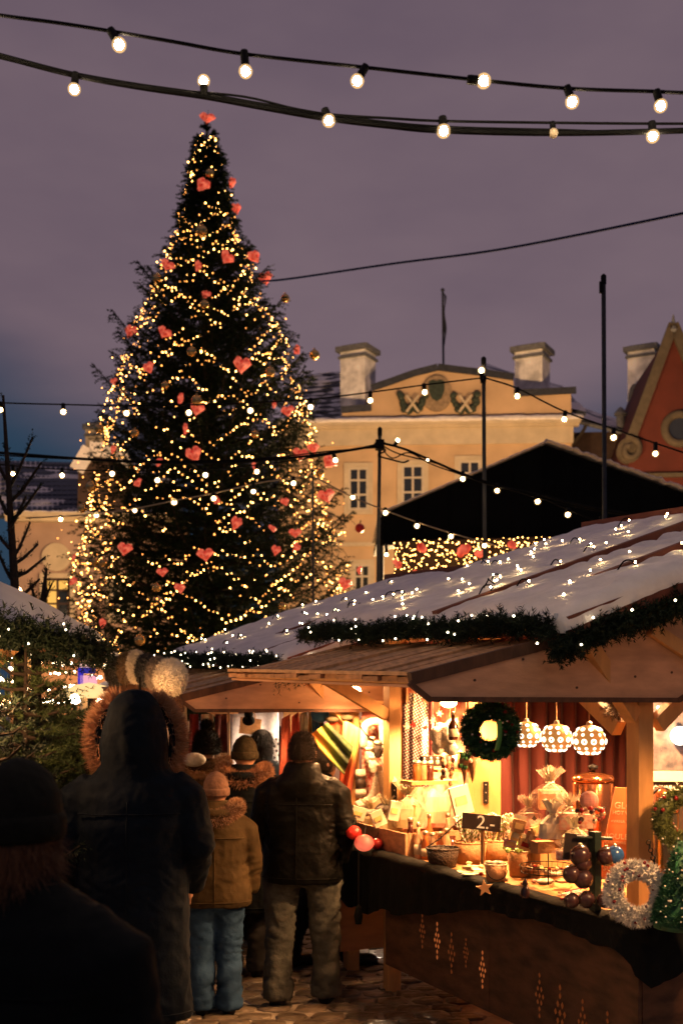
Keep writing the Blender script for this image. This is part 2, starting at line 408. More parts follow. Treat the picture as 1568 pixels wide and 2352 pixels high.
# ================================================================ BACKGROUND BUILDINGS
class Facade:                        # a wall plane: s along it, e out of it, z up; px() meets a pixel's ray with it
    def __init__(s, u, Y, ang): s.o = Vector(((u-U0)/FPX*Y, Y, 0)); s.x = Vector((math.cos(ang), math.sin(ang), 0)); s.n = Vector((s.x.y, -s.x.x, 0))
    def sz(s, u, v, e=0.0):
        d = Vector(((u-U0)/FPX, 1, (V0-v)/FPX)); o = s.o+s.n*e
        t = o.dot(s.n)/d.dot(s.n); q = d*t+Vector((0, 0, CAM_H)); return (q-s.o).dot(s.x), q.z
    def at(s, a, z, e=0.0): return s.o+s.x*a+s.n*e+Vector((0, 0, z))
    def p(s, u, v, e=0.0): return s.at(*s.sz(u, v, e), e)
    def poly(s, uvs, e=0.0, depth=.3):               # pixel outline -> slab whose face lies at e
        m = MB(); pts = [s.p(u, v, e) for u, v in uvs]; return m.prism(pts, s.n*-depth)
    def rect(s, m, a0, z0, a1, z1, e0, e1):
        pts = [s.at(a0, z0, e1), s.at(a1, z0, e1), s.at(a1, z1, e1), s.at(a0, z1, e1)]; return m.prism(pts, s.n*(e0-e1))
M_yellow = mat('yellow_render', (.60, .405, .24), .85, var=.17, scale=.7, bump=.15, bscale=9)
M_cream = mat('cream_trim', (.58, .47, .33), .8, var=.12, scale=2)
M_glass = mat('dark_window_glass', (.02, .024, .03), .08, var=0, spec=.8)
M_whiteframe = mat('white_window_frame', (.58, .50, .40), .6, var=.08)
M_tile = mat('dark_roof_tile', (.035, .038, .05), .6, var=.3, scale=7, rand=.2)
M_chim = mat('chimney_render', (.82, .77, .74), .9, var=.35, scale=2.2, bump=.3, bscale=12)
M_chimcap = mat('chimney_cap', (.16, .16, .17), .8, var=.25)
M_relief = mat('dark_relief', (.035, .05, .035), .6, var=.3)
M_crest = mat('crest_stone', (.30, .21, .13), .8, var=.25)
M_redwall = mat('oxblood_render', (.095, .018, .011), .85, var=.18, scale=1.2, bump=.15, bscale=8)
M_stone = mat('grey_scroll_stone', (.085, .065, .045), .85, var=.2, scale=5, bump=.3)
M_pinkwall = mat('pale_pink_render', (.40, .27, .21), .85, var=.15, scale=1.2, bump=.12, bscale=8)
M_brownwall = mat('brown_boards', (.055, .03, .022), .8, var=.25, scale=5)
M_metal_roof = mat('slate_metal_roof', (.07, .085, .12), .6, var=.2)
M_litpane = glow('lit_window_pane', (1.0, .50, .10), 1.1)

def window(F, parent, u0, v0, u1, v1, cols=2, rows=3, lit=None, e=0.0, surround=True):
    a0, z1 = F.sz(u0, v0); a1, z0 = F.sz(u1, v1)
    fr = MB(); w = .09
    for (b0, y0, b1, y1) in ((a0, z0, a0+w, z1), (a1-w, z0, a1, z1), (a0+w, z1-w, a1-w, z1), (a0+w, z0, a1-w, z0+w)): F.rect(fr, b0, y0, b1, y1, -.02, .05+e)
    for c in range(1, cols): x = a0+(a1-a0)*c/cols; F.rect(fr, x-.04, z0+w, x+.04, z1-w, -.02, .045+e)
    for r in range(1, rows): y = z0+(z1-z0)*(r/rows if rows != 3 else (.36, .70)[r-1]); F.rect(fr, a0+w, y-.035, a1-w, y+.035, -.02, .041+e)
    f = obj('window', fr, M_whiteframe if not lit else M_brownwall, parent)
    for c in range(cols):
        for r in range(rows):
            lv = [0, .36, .70, 1] if rows == 3 else [q/rows for q in range(rows+1)]
            p_ = MB(); F.rect(p_, a0+(a1-a0)*c/cols+.03, z0+(z1-z0)*lv[r]+.03, a0+(a1-a0)*(c+1)/cols-.03, z0+(z1-z0)*lv[r+1]-.03, -.04, .008+e)
            obj('pane', p_, M_litpane if (lit and (c, r) in lit) else M_glass, f)
    if surround:
        s_ = MB(); q = .17
        F.rect(s_, a0-q, z0-q, a0, z1+q, -.02, .09+e); F.rect(s_, a1, z0-q, a1+q, z1+q, -.02, .09+e)
        F.rect(s_, a0, z1, a1, z1+q, -.02, .088+e); F.rect(s_, a0, z0-q, a1, z0, -.02, .12+e)
        obj('window_surround', s_, M_cream, f)
def chimney(parent, F, u0, v0, u1, v1, e, depth, side, mt=M_chim, drop=2.5):
    """square stack with a cap; side = fraction of its width that is the far-right return"""
    a0, z1 = F.sz(u0, v0, e); a1, z0 = F.sz(u1, v1, e); b = MB(); z0 -= drop
    c = F.at((a0+a1)/2, (z0+z1)/2, e); w = (a1-a0)*.86; R_ = Matrix.Rotation(math.atan2(F.x.y, F.x.x)-.42, 3, 'Z')
    b.box(c, (w*.86, w*.78, z1-z0-.1), R_); o = obj('chimney', b, mt, parent)
    k = MB(); k.box((c.x, c.y, z1-.42), (w*.98, w*.9, .10), R_); k.box((c.x, c.y, z1-.10), (w*1.10, w*1.02, .2), R_); k.box((c.x, c.y, z1+.03), (w*.8, w*.74, .08), R_)
    obj('chimney_cap', k, M_chimcap, o); return o
def tiled_roof(parent, F, pts, rows, cols, mt, name='roof_tile', snow=None):
    """pts: four corners (lower left, lower right, upper right, upper left) in world space"""
    a, b, c, d = [Vector(q) for q in pts]; nrm = (b-a).cross(d-a).normalized()
    if nrm.z < 0: nrm = -nrm
    base = MB().prism([a, b, c, d], nrm*-.1); ro = obj('roof', base, mt, parent)
    m = MB()
    for r in range(rows):
        for q in range(cols):
            f0, f1 = q/cols+.004, (q+1)/cols-.004; g0, g1 = r/rows, (r+1)/rows*1.0
            l0 = a+(d-a)*g0; r0 = b+(c-b)*g0; l1 = a+(d-a)*g1; r1 = b+(c-b)*g1
            m.prism([l0+(r0-l0)*f0+nrm*.07, l0+(r0-l0)*f1+nrm*.07, l1+(r1-l1)*f1+nrm*.015, l1+(r1-l1)*f0+nrm*.015], nrm*-.03)
    obj('roof_tiles', m, mt, ro, kind='stuff')
    if snow is not None:
        def fn(i, j):
            l0 = a+(d-a)*j; r0 = b+(c-b)*j; q = l0+(r0-l0)*i
            n_ = noise.noise((q.x*snow[1], q.z*snow[1]*3, q.y*.3))
            return q+nrm*(snow[0]+.09*n_)
        s_ = MB(); s_.grid(fn, 60, 40); obj('roof_snow', s_, M_snow, ro, smooth=True)
    return ro

# ---- the yellow house with the pediment
FY = Facade(1310, 43.5, -.06)
yh = thing('yellow_house', 'yellow house with white cornice, garlanded pediment and flagpole behind the fairy-lit tree', 'house', FY.at(-6, 0))
a_l, _ = FY.sz(640, 1100); a_r, zc = FY.sz(1312, 980)
wl = MB(); FY.rect(wl, a_l, 0, a_r, zc, -9, 0); obj('wall', wl, M_yellow, yh)
fz = MB(); z_fr0 = FY.sz(1000, 1022)[1]; FY.rect(fz, a_l, z_fr0, a_r+.05, zc+.0, -.1, .10); obj('frieze', fz, M_cream, yh)
co = MB(); zt = FY.sz(1000, 975)[1]
FY.rect(co, a_l, zc+.002, a_r+.25, zc+.10, -.1, .2); FY.rect(co, a_l, zc+.10, a_r+.30, zc+.22, -.1, .28); obj('cornice', co, M_cream, yh)
cs = MB(); cs.grid(lambda i, j: FY.at(a_l+(a_r+.40-a_l)*i, zc+.225+.20*j**.6+.05*noise.noise((i*30, j*2, 0)),   .31-.10*j*j), 60, 5, thick=-FY.n*.3); obj('cornice_snow', cs, M_snow, yh, smooth=True)
pa = FY.poly([(785, 990), (785, 944), (852, 939), (855, 891), (900, 876), (950, 858), (1005, 845), (1060, 852), (1120, 858), (1177, 867), (1181, 905), (1240, 903), (1310, 898), (1312, 975), (1100, 985)], .0, 1.2)
obj('parapet', pa, M_yellow, yh)
for pts in ([(853, 893), (900, 877), (950, 859), (1005, 845)], [(1005, 845), (1060, 852), (1120, 859), (1179, 868)], [(783, 943), (853, 938)], [(1180, 905), (1250, 902), (1322, 898)]):
    q = MB()
    for (p0, p1) in zip(pts, pts[1:]): q.beam(FY.p(p0[0], p0[1]-2, .05), FY.p(p1[0], p1[1]-2, .05), .26, .07, FY.n*-1)
    obj('coping', q, M_tile, yh)
cr = MB(); ca, cz = FY.sz(1002, 905)
pl = [FY.at(ca+.60*math.cos(t), cz+.70*math.sin(t), .12) for t in np.linspace(0, 2*PI, 20)[:-1]]
cr.prism(pl, FY.n*-.2); crest = obj('crest', cr, M_crest, yh)
sh = MB(); pl = [FY.at(ca+x*.30, cz+y*.40+.12, .16) for x, y in ((-1, .8), (-.5, 1), (0, .86), (.5, 1), (1, .8), (1, -.1), (.6, -.8), (0, -1.1), (-.6, -.8), (-1, -.1))]
sh.prism(pl, FY.n*-.12); obj('shield', sh, M_relief, crest)
for cu, sgn in ((947, 1), (1068, 1)):
    g = MB(); rb = MB()
    seq = [(-27, -22), (-24, 0), (-18, 16), (-10, 22), (0, 10), (8, 22), (17, 14), (24, -2), (27, -22)]
    for i, (dx, dy) in enumerate(seq):
        for k in range(5):
            g.ball(FY.p(cu+dx+random.uniform(-4, 4), 925+dy*.75+random.uniform(-6, 6), .12), random.uniform(.08, .135), 6, 5)
    go_ = obj('relief_garland', g, M_relief, yh)
    rb.beam(FY.p(cu-14, 908, .28), FY.p(cu+14, 946, .28), .09, .06, FY.n); rb.beam(FY.p(cu+14, 908, .34), FY.p(cu-14, 946, .34), .09, .06, FY.n)
    obj('crossed_ribbon', rb, M_cream, go_)
window(FY, yh, 800, 1074, 846, 1172); window(FY, yh, 922, 1068, 973, 1166); window(FY, yh, 1053, 1058, 1103, 1155)
window(FY, yh, 812, 1296, 850, 1390); window(FY, yh, 925, 1290, 972, 1390)
window(FY, yh, 1190, 1052, 1240, 1150)
lg = MB(); FY.rect(lg, a_l, FY.sz(850, 1255)[1], a_r+.02, FY.sz(850, 1246)[1], -.05, .12); obj('string_course', lg, M_cream, yh)
# tiled roof left of the parapet, chimneys and flag
tiled_roof(yh, FY, (FY.p(640, 985, -1), FY.p(800, 978, -1), FY.p(800, 852, -5), FY.p(700, 862, -5)), 13, 26, M_tile, snow=(.035, 2.2))
tiled_roof(yh, FY, (FY.p(1150, 905, -1.5), FY.p(1345, 950, -1.5), FY.p(1290, 888, -5), FY.p(1110, 838, -5)), 9, 26, M_metal_roof, snow=(.075, .7))
chimney(yh, FY, 780, 802, 864, 905, -1.2, 1.2, .3); chimney(yh, FY, 1178, 802, 1266, 895, -1.4, 1.2, .35)
fp = MB(); fp.tube([FY.p(1018, 860, -3), FY.p(1016, 668, -3)], .045, 8); fl = obj('flagpole', fp, M_steel, yh)
M_flag = mat('dark_flag', (.045, .05, .07), .8, var=.3, scale=4)
fg = MB(); fg.grid(lambda i, j: FY.p(1018+5*i+2.2*math.sin(j*9+i*2), 672+112*j+10*i, -3+.12*math.sin(i*5+j*7)), 8, 24, thick=(0, .02, 0)); obj('flag', fg, M_flag, fl, smooth=True)
cap = MB(); cap.ball(FY.p(1016, 666, -3), .08, 8, 6); obj('finial', cap, M_steel, fl)

# ---- dark house between, with its chimney
FD = Facade(1370, 46, -.1)
dh = thing('grey_house', 'low dark house with snowy roof between the yellow and the red house', 'house', FD.at(0, 0))
a0, _ = FD.sz(1300, 1050); a1, z1 = FD.sz(1470, 990); m_ = MB(); FD.rect(m_, a0, 0, a1, z1, -6, 0); obj('wall', m_, M_brownwall, dh)
tiled_roof(dh, FD, (FD.p(1296, 958, .5), FD.p(1465, 1000, .5), FD.p(1460, 985, -3.5), FD.p(1300, 925, -3.5)), 8, 26, M_metal_roof, snow=(.08, .8))
gt = MB(); gt.tube([FD.p(1300, 962, .6), FD.p(1462, 1003, .6)], .08, 8); obj('gutter', gt, M_chimcap, dh)
dp = MB(); dp.tube(smooth_path([FD.p(1345, 975, .6), FD.p(1338, 990, .5), FD.p(1318, 1015, .3), FD.p(1306, 1032, .3), FD.p(1305, 1100, .3)], 12), .07, 8); obj('drainpipe', dp, M_stone, dh)
ch = chimney(dh, FD, 1436, 802, 1520, 965, -2.5, 1.2, .4)
st_ = MB(); pc = FD.p(1456, 915, -1.55); st_.ball(pc, (.26, .1, .62), 10, 8); obj('soot_patch', st_, M_chimcap, ch)
cowl = MB(); c0 = FD.p(1424, 955, .2); cowl.lathe([(.16, -.5), (.18, 0), (.26, .02), (.26, .1), (.1, .3), (.02, .36)], 12, c0); obj('roof_vent', cowl, M_chimcap, dh)

# ---- red gabled house on the right
FR = Facade(1545, 40, -.08)
rh = thing('red_house', 'oxblood red gabled house with stone scroll and round window, at right edge', 'house', FR.at(0, 0))
gp = FR.poly([(1440, 1110), (1446, 1020), (1492, 890), (1545, 752), (1600, 890), (1660, 1020), (1668, 1110)], 0, 8); obj('gable_wall', gp, M_redwall, rh)
lw = MB(); a0, _ = FR.sz(1472, 1100); a1, zz = FR.sz(1700, 1095); FR.rect(lw, a0, 0, a1, zz, -8, .05); obj('wall', lw, M_redwall, rh)
for (q0, q1) in (((1545, 745), (1440, 1030)), ((1545, 745), (1664, 1030))):
    c_ = MB(); c_.beam(FR.p(q0[0], q0[1], .1), FR.p(q1[0], q1[1], .1), .34, .20, FR.n*-1); obj('gable_coping', c_, M_stone, rh)
fn_ = MB(); fn_.lathe([(.05, -.3), (.16, -.1), (.1, .05), (.02, .45)], 10, FR.p(1545, 752, .1)); obj('finial', fn_, M_chimcap, rh)
sc_ = MB(); c0a, c0z = FR.sz(1443, 1032)
sc_.tube([FR.at(c0a+(.42-.020*k)*math.cos(1.9-k*.42), c0z+(.46-.022*k)*math.sin(1.9-k*.42)-.05, .18) for k in range(17)], [.12]*16+[.16], 8)
bk = MB(); bk.prism([FR.at(c0a+.42*math.cos(t), c0z-.05+.45*math.sin(t), .1) for t in np.linspace(0, 2*PI, 18)[:-1]], FR.n*-.3)
so = obj('scroll', sc_, M_stone, rh, smooth=True); obj('scroll_back', bk, M_stone, so)
oc = MB(); oa, oz = FR.sz(1560, 985); R_ = Matrix.Rotation(math.atan2(FR.x.y, FR.x.x), 3, 'Z') @ Matrix.Rotation(PI/2, 3, 'X')
oc.torus(FR.at(oa, oz, .02), .52, .15, R_, 28, 8); ow = obj('round_window', oc, M_stone, rh, smooth=True)
ob = MB(); ob.prism([FR.at(oa+.48*math.cos(t), oz+.48*math.sin(t), .03) for t in np.linspace(0, 2*PI, 24)[:-1]], FR.n*-.1); obj('pane', ob, M_glass, ow)
bl = MB(); FR.rect(bl, a0-.1, FR.sz(1500, 1098)[1], a1, FR.sz(1500, 1089)[1], -.05, .22); obj('string_course', bl, M_stone, rh)

# ---- pink house at left with dormer
FL = Facade(130, 40, .10)
ph = thing('pink_house', 'pale pink house with snowy roof and lit window behind bare spruces', 'house', FL.at(0, 0))
a0, _ = FL.sz(30, 1300); a1, zc2 = FL.sz(430, 1205); m_ = MB(); FL.rect(m_, a0, 0, a1, zc2, -8, 0); obj('wall', m_, M_pinkwall, ph)
m_ = MB(); FL.rect(m_, a0-.2, zc2+.002, a1+.2, zc2+.14, -.1, .35); FL.rect(m_, a0-.2, zc2+.14, a1+.2, zc2+.30, -.1, .5); obj('cornice', m_, M_cream, ph)
m_ = MB(); m_.grid(lambda i, j: FL.at(a0+(a1-a0)*i, zc2+.33+.1*(1-j)+.04*noise.noise((i*30, j, 3)), .48-.5*(1-j)), 50, 4, thick=(0, 0, -.03)); obj('cornice_snow', m_, M_snow, ph, smooth=True)
tiled_roof(ph, FL, (FL.p(-10, 1186, -.3), FL.p(420, 1176, -.3), FL.p(400, 1068, -5), FL.p(-10, 1058, -5)), 12, 36, M_metal_roof, snow=(.022, .9))
window(FL, ph, 104, 1328, 162, 1420, 2, 3, lit={(0, 0), (0, 1), (0, 2), (1, 2)})
window(FL, ph, 255, 1328, 300, 1420, 2, 3)
md = MB(); ma, mz = FL.sz(130, 1280); md.prism([FL.at(ma+.5*math.cos(t), mz+.5*math.sin(t), .08) for t in np.linspace(0, 2*PI, 20)[:-1]], FL.n*-.12); obj('wall_medallion', md, M_cream, ph)
dm = FL.poly([(178, 1190), (180, 1075), (205, 1036), (268, 1040), (285, 1075), (285, 1190)], .2, 3.5); do = obj('dormer', dm, M_brownwall, ph)
for q0, q1 in (((206, 1030), (176, 1080)), ((206, 1030), (275, 1038)), ((275, 1038), (292, 1080))):
    k = MB(); k.beam(FL.p(q0[0], q0[1], .3), FL.p(q1[0], q1[1], .3), .5, .12, FL.n*-1); obj('dormer_roof', k, M_snow, do)
chimney(ph, FL, 196, 976, 244, 1035, -3, 1, .3, mt=M_cream, drop=2)
# street lamps of the square, out of sight behind the tent and the tree: they light the house fronts
def street_lamp(at, watts, label):
    t = thing('street_lamp', label, 'street lamp', at, 'street lamps before the house fronts'); x, y, z = at; H_ = 4.6
    m = MB(); m.lathe([(.16, 0), (.16, .3), (.07, .4), (.05, H_)], 10, at); obj('post', m, M_iron, t)
    m = MB(); m.ball((x, y, H_+.25), .2, 12, 8); g = obj('lamp_globe', m, glow('street_globe', (1, .62, .28), 30), t)
    ld = bpy.data.lights.new('street_light', 'POINT'); ld.energy = watts; ld.color = (1, .60, .27); ld.shadow_soft_size = .3
    lo = bpy.data.objects.new('street_light', ld); C.objects.link(lo); lo.parent = t; lo.location = (0, -.55, H_+.3)
street_lamp((1.5, 30.0, 0), 5200, 'lit globe street lamp in front of the yellow house')
street_lamp((7.0, 30.0, 0), 5200, 'lit globe street lamp behind the black tent')
street_lamp((14.0, 34.0, 0), 120, 'lit globe street lamp before the red house')
street_lamp((-9.5, 33.0, 0), 900, 'lit globe street lamp before the pink house')

# ================================================================ BLACK TENT and light curtain
M_tentfab = mat('black_tent_fabric', (.004, .005, .0058), .85, var=.4, scale=1.2, spec=.08, bump=.3, bscale=3)
TY = 20.0
tent = thing('stage_tent', 'large black tent with snow-edged gable roof behind the market huts', 'tent', (P(1240, 1590, TY).x, TY, 0))
def TP(u, v, dy=0): q = P(u, v, TY); return Vector((q.x, TY+dy, q.z))
front = MB().prism([TP(876, 1182), TP(1250, 1022), TP(1760, 1200), TP(1760, 1330), TP(1275, 1236), TP(905, 1250), TP(868, 1252)], (0, .12, 0)); obj('gable_panel', front, M_tentfab, tent)
bk = MB(); bk.prism([TP(876, 1184, .1), TP(1250, 1024, .1), TP(1250, 1034, .1), TP(876, 1200, .1)], (0, 5, 0)); bk.prism([TP(1250, 1024, .1), TP(1760, 1202, .1), TP(1760, 1216, .1), TP(1250, 1034, .1)], (0, 5, 0)); obj('roof', bk, M_tentfab, tent)
for k, (p0, p1) in enumerate((((868, 1186), (1250, 1022)), ((1250, 1022), (1760, 1200)))):
    A_, B_ = TP(*p0), TP(*p1)
    sm = MB(); sm.grid(lambda i, j: A_+(B_-A_)*i+Vector((0, 4*j-.15, .03+.04*(k+.4)*(1+noise.noise((i*40, j*9, k))))), 90, 8, thick=(0, 0, -.02)); obj('roof_snow', sm, M_snow, tent, smooth=True)
for u_ in (876, 1270, 1740):
    q = MB(); a_ = TP(u_, 1230, .2); q.tube([(a_.x, a_.y, 0), tuple(a_)], .05, 8); obj('tent_pole', q, M_steel, tent)
random.seed(11)
for k in range(8):
    u_ = 960+k*72; v0 = 1186-(u_-876)*.428 if u_ < 1250 else 1024+(u_-1250)*.349
    q = MB(); q.tube([TP(u_, v0+5, -.012), TP(u_, 1242, -.012)], .014, 5); obj('fabric_seam', q, M_tentfab, tent)
fr_ = MB()
for k in range(5): q = TP(872+random.uniform(0, 6), 1195+12*k, -.05); fr_.ball(q, .05, 6, 4)
obj('gathered_edge', fr_, M_tentfab, tent)

lc = thing('light_curtain', 'dense curtain of warm fairy lights with red hearts hung under the black tent', 'light curtain', (P(1090, 1290, 19.3).x, 19.3, 0))
M_net = mat('dark_net', (.02, .012, .01), .8, var=.3)
q = MB(); q.prism([P(905, 1243, 19.5), P(1285, 1232, 19.5), P(1285, 1400, 19.5), P(905, 1420, 19.5)], (0, .05, 0)); obj('backing_net', q, M_net, lc)
oct_ = MB(); oct_.ball((0, 0, 0), 1, 6, 4)
bulb_small = raw_mesh('fairy_bulb', MB().ball((0, 0, 0), .0105, 5, 4), M_fairy)
pts = []
for i in range(46):
    u_ = 908+i*8.1
    for k in range(13):
        v_ = 1246+k*8.4+random.uniform(-7, 7)-(u_-908)*.02; u_ = 908+i*8.1+random.uniform(-5, 5)
        if random.random() < .86: pts.append(P(u_, v_, 19.35+random.uniform(-.05, .05)))
random.shuffle(pts); rs = MB()
for k, p in enumerate(pts):
    if k < 300: inst('fairy_bulb', bulb_small, p, lc, scale=random.uniform(.5, 1.3))
    else: rs.ball(p, .0105, 5, 4)
obj('fairy_bulbs_rest', rs, M_fairy, lc, kind='stuff')
for i in range(9):
    s_ = MB(); u_ = 930+i*40; s_.tube([P(u_, 1243-(u_-908)*.02, 19.38), P(u_+2, 1400, 19.38)], .008, 5); obj('light_strand', s_, M_cable, lc)
hm_ = MB(); hm_.ball((0, 0, 0), 1, 10, 7)
for k in range(11):
    p = P(915+k*33+random.uniform(-12, 12), 1262+random.uniform(-6, 60)-(k*33)*.02, 19.3); m = MB()
    for q in range(3): m.ball(p+Vector((random.uniform(-.05, .05), 0, random.uniform(-.05, .05))), random.uniform(.05, .075), 9, 6)
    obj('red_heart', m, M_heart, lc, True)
# ================================================================ THE BIG CHRISTMAS TREE
TX, TYY = P(486, 1590, 25).x, 25.0
tree = thing('christmas_tree', 'tall spruce Christmas tree wound with warm fairy lights and red hearts', 'christmas tree', (TX, TYY, 0))
prof_v = [(246, 3), (300, 20), (345, 34), (400, 50), (450, 60), (500, 70), (555, 90), (600, 114), (690, 148), (745, 184), (830, 216), (900, 240), (980, 264), (1060, 285), (1130, 300), (1210, 318), (1290, 345), (1360, 350), (1440, 350), (1520, 350)]
pz = [CAM_H+(V0-v)/104.0 for v, _ in prof_v][::-1]; pr = [w/104.0 for _, w in prof_v][::-1]
def tree_r(z): return float(np.interp(z, pz, pr))
def tree_x(z): return TX+(-.11+.11*max(0, min(1, (12-z)/9)))      # the tip leans a little to the left
tr = MB(); tr.tube([(tree_x(z), TYY, z) for z in (0, 2, 5, 8, 11, 13.5, 14.7)], [.24, .22, .17, .12, .08, .035, .012], 12); obj('trunk', tr, M_bark, tree)
random.seed(21); rng = np.random.default_rng(21)
limbs = MB(); TW_P, TW_D, TW_L = [], [], []
z = 1.5; wh = 0
while z < 14.3:
    R = tree_r(z); n = int(8+R*3.6); wf = random.uniform(.84, 1.08)
    for k in range(n):
        a = 2*PI*(k+random.random()*.7)/n+wh*1.3
        zz = z+random.uniform(-.18, .18); ln = max(.08, tree_r(zz)*random.choice((.60, .66, .72, .78, .84, .90, .98))*wf-.04)
        low = min(1, max(0, (10-zz)/8)); dirv = Vector((math.cos(a), math.sin(a), 0)); c0 = Vector((tree_x(zz), TYY, zz+.12*ln))
        pts = []
        for i in range(7):
            t = i/6
            up = (.34*(1-low)+.02)*t-.30*low*t*t+.22*t**4*(1+low)
            pts.append(c0+dirv*(ln*t)+Vector((0, 0, ln*up-.05)))
        limbs.tube(pts, [.035*(1-.85*i/6)*min(1, ln/1.5)+.004 for i in range(7)], 5, caps=False)
        side = dirv.cross(Vector((0, 0, 1)))
        nt_ = int(12+ln*15)
        for q in range(nt_):
            t = .22+.78*(q/nt_)**.8; i = min(5, int(t*6)); p = pts[i].lerp(pts[i+1], t*6-i)
            sg = random.choice((-1, 1)); tl = (.10+.40*(1-t)*min(ln, 2)+.08*min(1, ln))*random.uniform(.7, 1.2)
            d = dirv*random.uniform(.35, .9)+side*sg*random.uniform(.35, 1.0)+Vector((0, 0, random.uniform(-.45, .28)-.15*low))
            TW_P.append(tuple(p)); TW_D.append(tuple(d.normalized())); TW_L.append(tl)
        TW_P.append(tuple(pts[-2])); TW_D.append(tuple((pts[-1]-pts[-2]).normalized())); TW_L.append(.08+ln*.12)
    z += .38-.008*wh*.3 if z < 10 else .30; wh += 1
for k in range(15000):                                               # inner growth that closes the crown
    zz = 1.4+12.6*(random.random()**1.6); R = tree_r(zz); q = R*math.sqrt(random.uniform(.02, .84)); a = random.random()*2*PI
    TW_P.append((tree_x(zz)+q*math.cos(a), TYY+q*math.sin(a), zz)); TW_D.append((math.cos(a)+random.uniform(-.7, .7), math.sin(a)+random.uniform(-.7, .7), random.uniform(-.6, .2))); TW_L.append(random.uniform(.12, .30)*min(1, .35+R*.5))
for k in range(7):                                                  # the leader and its upright shoots
    a = k*2.1; TW_P.append((tree_x(14.3), TYY, 14.2+.1*(k % 3))); TW_D.append((.3*math.cos(a)*(k > 0), .3*math.sin(a)*(k > 0), 1)); TW_L.append(.55 if k == 0 else .3)
obj('branches', limbs, M_bark, tree)
V_, F_ = needle_tris(np.array(TW_P), unit(np.array(TW_D)), np.array(TW_L), 26, .062, .020, .95)
np_obj('crown', V_, F_, M_needle, tree)

# fairy lights: drooping chains round the visible side
fl_ = thing('fairy_light_chain', 'warm fairy lights wound in drooping chains round the big tree', 'fairy lights', (TX, TYY, 0))
random.seed(31); lp = []; chains = []
zc_ = 2.0; row = 0
while zc_ < 14.2:
    R = tree_r(zc_); sw = max(3, int(2.2*R)+2); ph0 = random.random()*6
    step = .092/max(R, .25); a = -PI-.35; ch_ = []
    while a < .35:
        s_ = abs(math.sin((a*sw+ph0)/2)); zz = zc_+.42*min(R, 1.6)*(s_**1.3-.5)+random.uniform(-.06, .06)+.10*noise.noise((a*3, row*3.1, 0))
        rr = tree_r(zz)*(.87+.10*noise.noise((a*5, row*7.7, 3)))-.02
        p = Vector((tree_x(zz)+rr*math.cos(a), TYY+rr*math.sin(a), zz)); ch_.append(p)
        if random.random() < .93 and noise.noise((p.x*.9, p.z*.9, 5)) > -.26: lp.append(p+Vector((random.uniform(-.015, .015), random.uniform(-.015, .015), random.uniform(-.025, .01))))
        a += step*random.uniform(.8, 1.2)
    chains.append(ch_); zc_ += .40 if zc_ < 9 else .33; row += 1
for k in range(420):                                                # loose lights between the chains
    zz = random.uniform(2, 14.1); a = -random.random()*PI; rr = tree_r(zz)*random.uniform(.75, 1.05)
    if random.random() > tree_r(zz)/3.4+.25: continue
    lp.append(Vector((tree_x(zz)+rr*math.cos(a), TYY+rr*math.sin(a), zz)))
for ch_ in chains:
    c_ = MB(); c_.tube(ch_[::2], .006, 4, caps=False); obj('wire', c_, M_cable, fl_)
tree_bulb = raw_mesh('fairy_bulb', MB().ball((0, 0, 0), .0135, 5, 4), M_fairy)
tree_dim = raw_mesh('fairy_bulb', MB().ball((0, 0, 0), .012, 5, 4), M_fairy_dim)
random.shuffle(lp); rs = MB(); rs2 = MB()
for k, p in enumerate(lp):
    if k < 300: inst('fairy_bulb', tree_bulb if k % 2 else tree_dim, p, fl_, scale=random.uniform(.55, 1.45))
    else: (rs if k % 2 else rs2).ball(p, (.0135 if k % 2 else .012)*random.uniform(.55, 1.45), 5, 4)
obj('fairy_bulbs_rest', rs, M_fairy, fl_, kind='stuff'); obj('dim_bulbs_rest', rs2, M_fairy_dim, fl_, kind='stuff')

# red hearts and glass baubles
def heart_mb(w, th=.30):
    m = MB(); n = 26; rings = []
    out = [(16*math.sin(t)**3/17, (13*math.cos(t)-5*math.cos(2*t)-2*math.cos(3*t)-math.cos(4*t))/17+.12) for t in np.linspace(0, 2*PI, n+1)[:-1]]
    for s_, y_ in ((.35, -1), (.8, -.62), (1, 0), (.8, .62), (.35, 1)): rings.append([(x*s_*w/2, y_*th*w/2, zz*s_*w/2) for x, zz in out])
    v = [q for r_ in rings for q in r_]; f = [(i*n+j, i*n+(j+1) % n, (i+1)*n+(j+1) % n, (i+1)*n+j) for i in range(4) for j in range(n)]
    f += [tuple(range(n)), tuple(range(4*n, 5*n))[::-1]]; v = [tuple(Vector(q)*(1+.26*noise.noise(Vector(q)*5))) for q in v]; return m.add(v, f)
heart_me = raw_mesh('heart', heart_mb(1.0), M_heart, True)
loop_me = raw_mesh('loop', MB().tube([(0, 0, .28), (.01, 0, .5), (0, 0, .62)], .012, 5), M_cable)
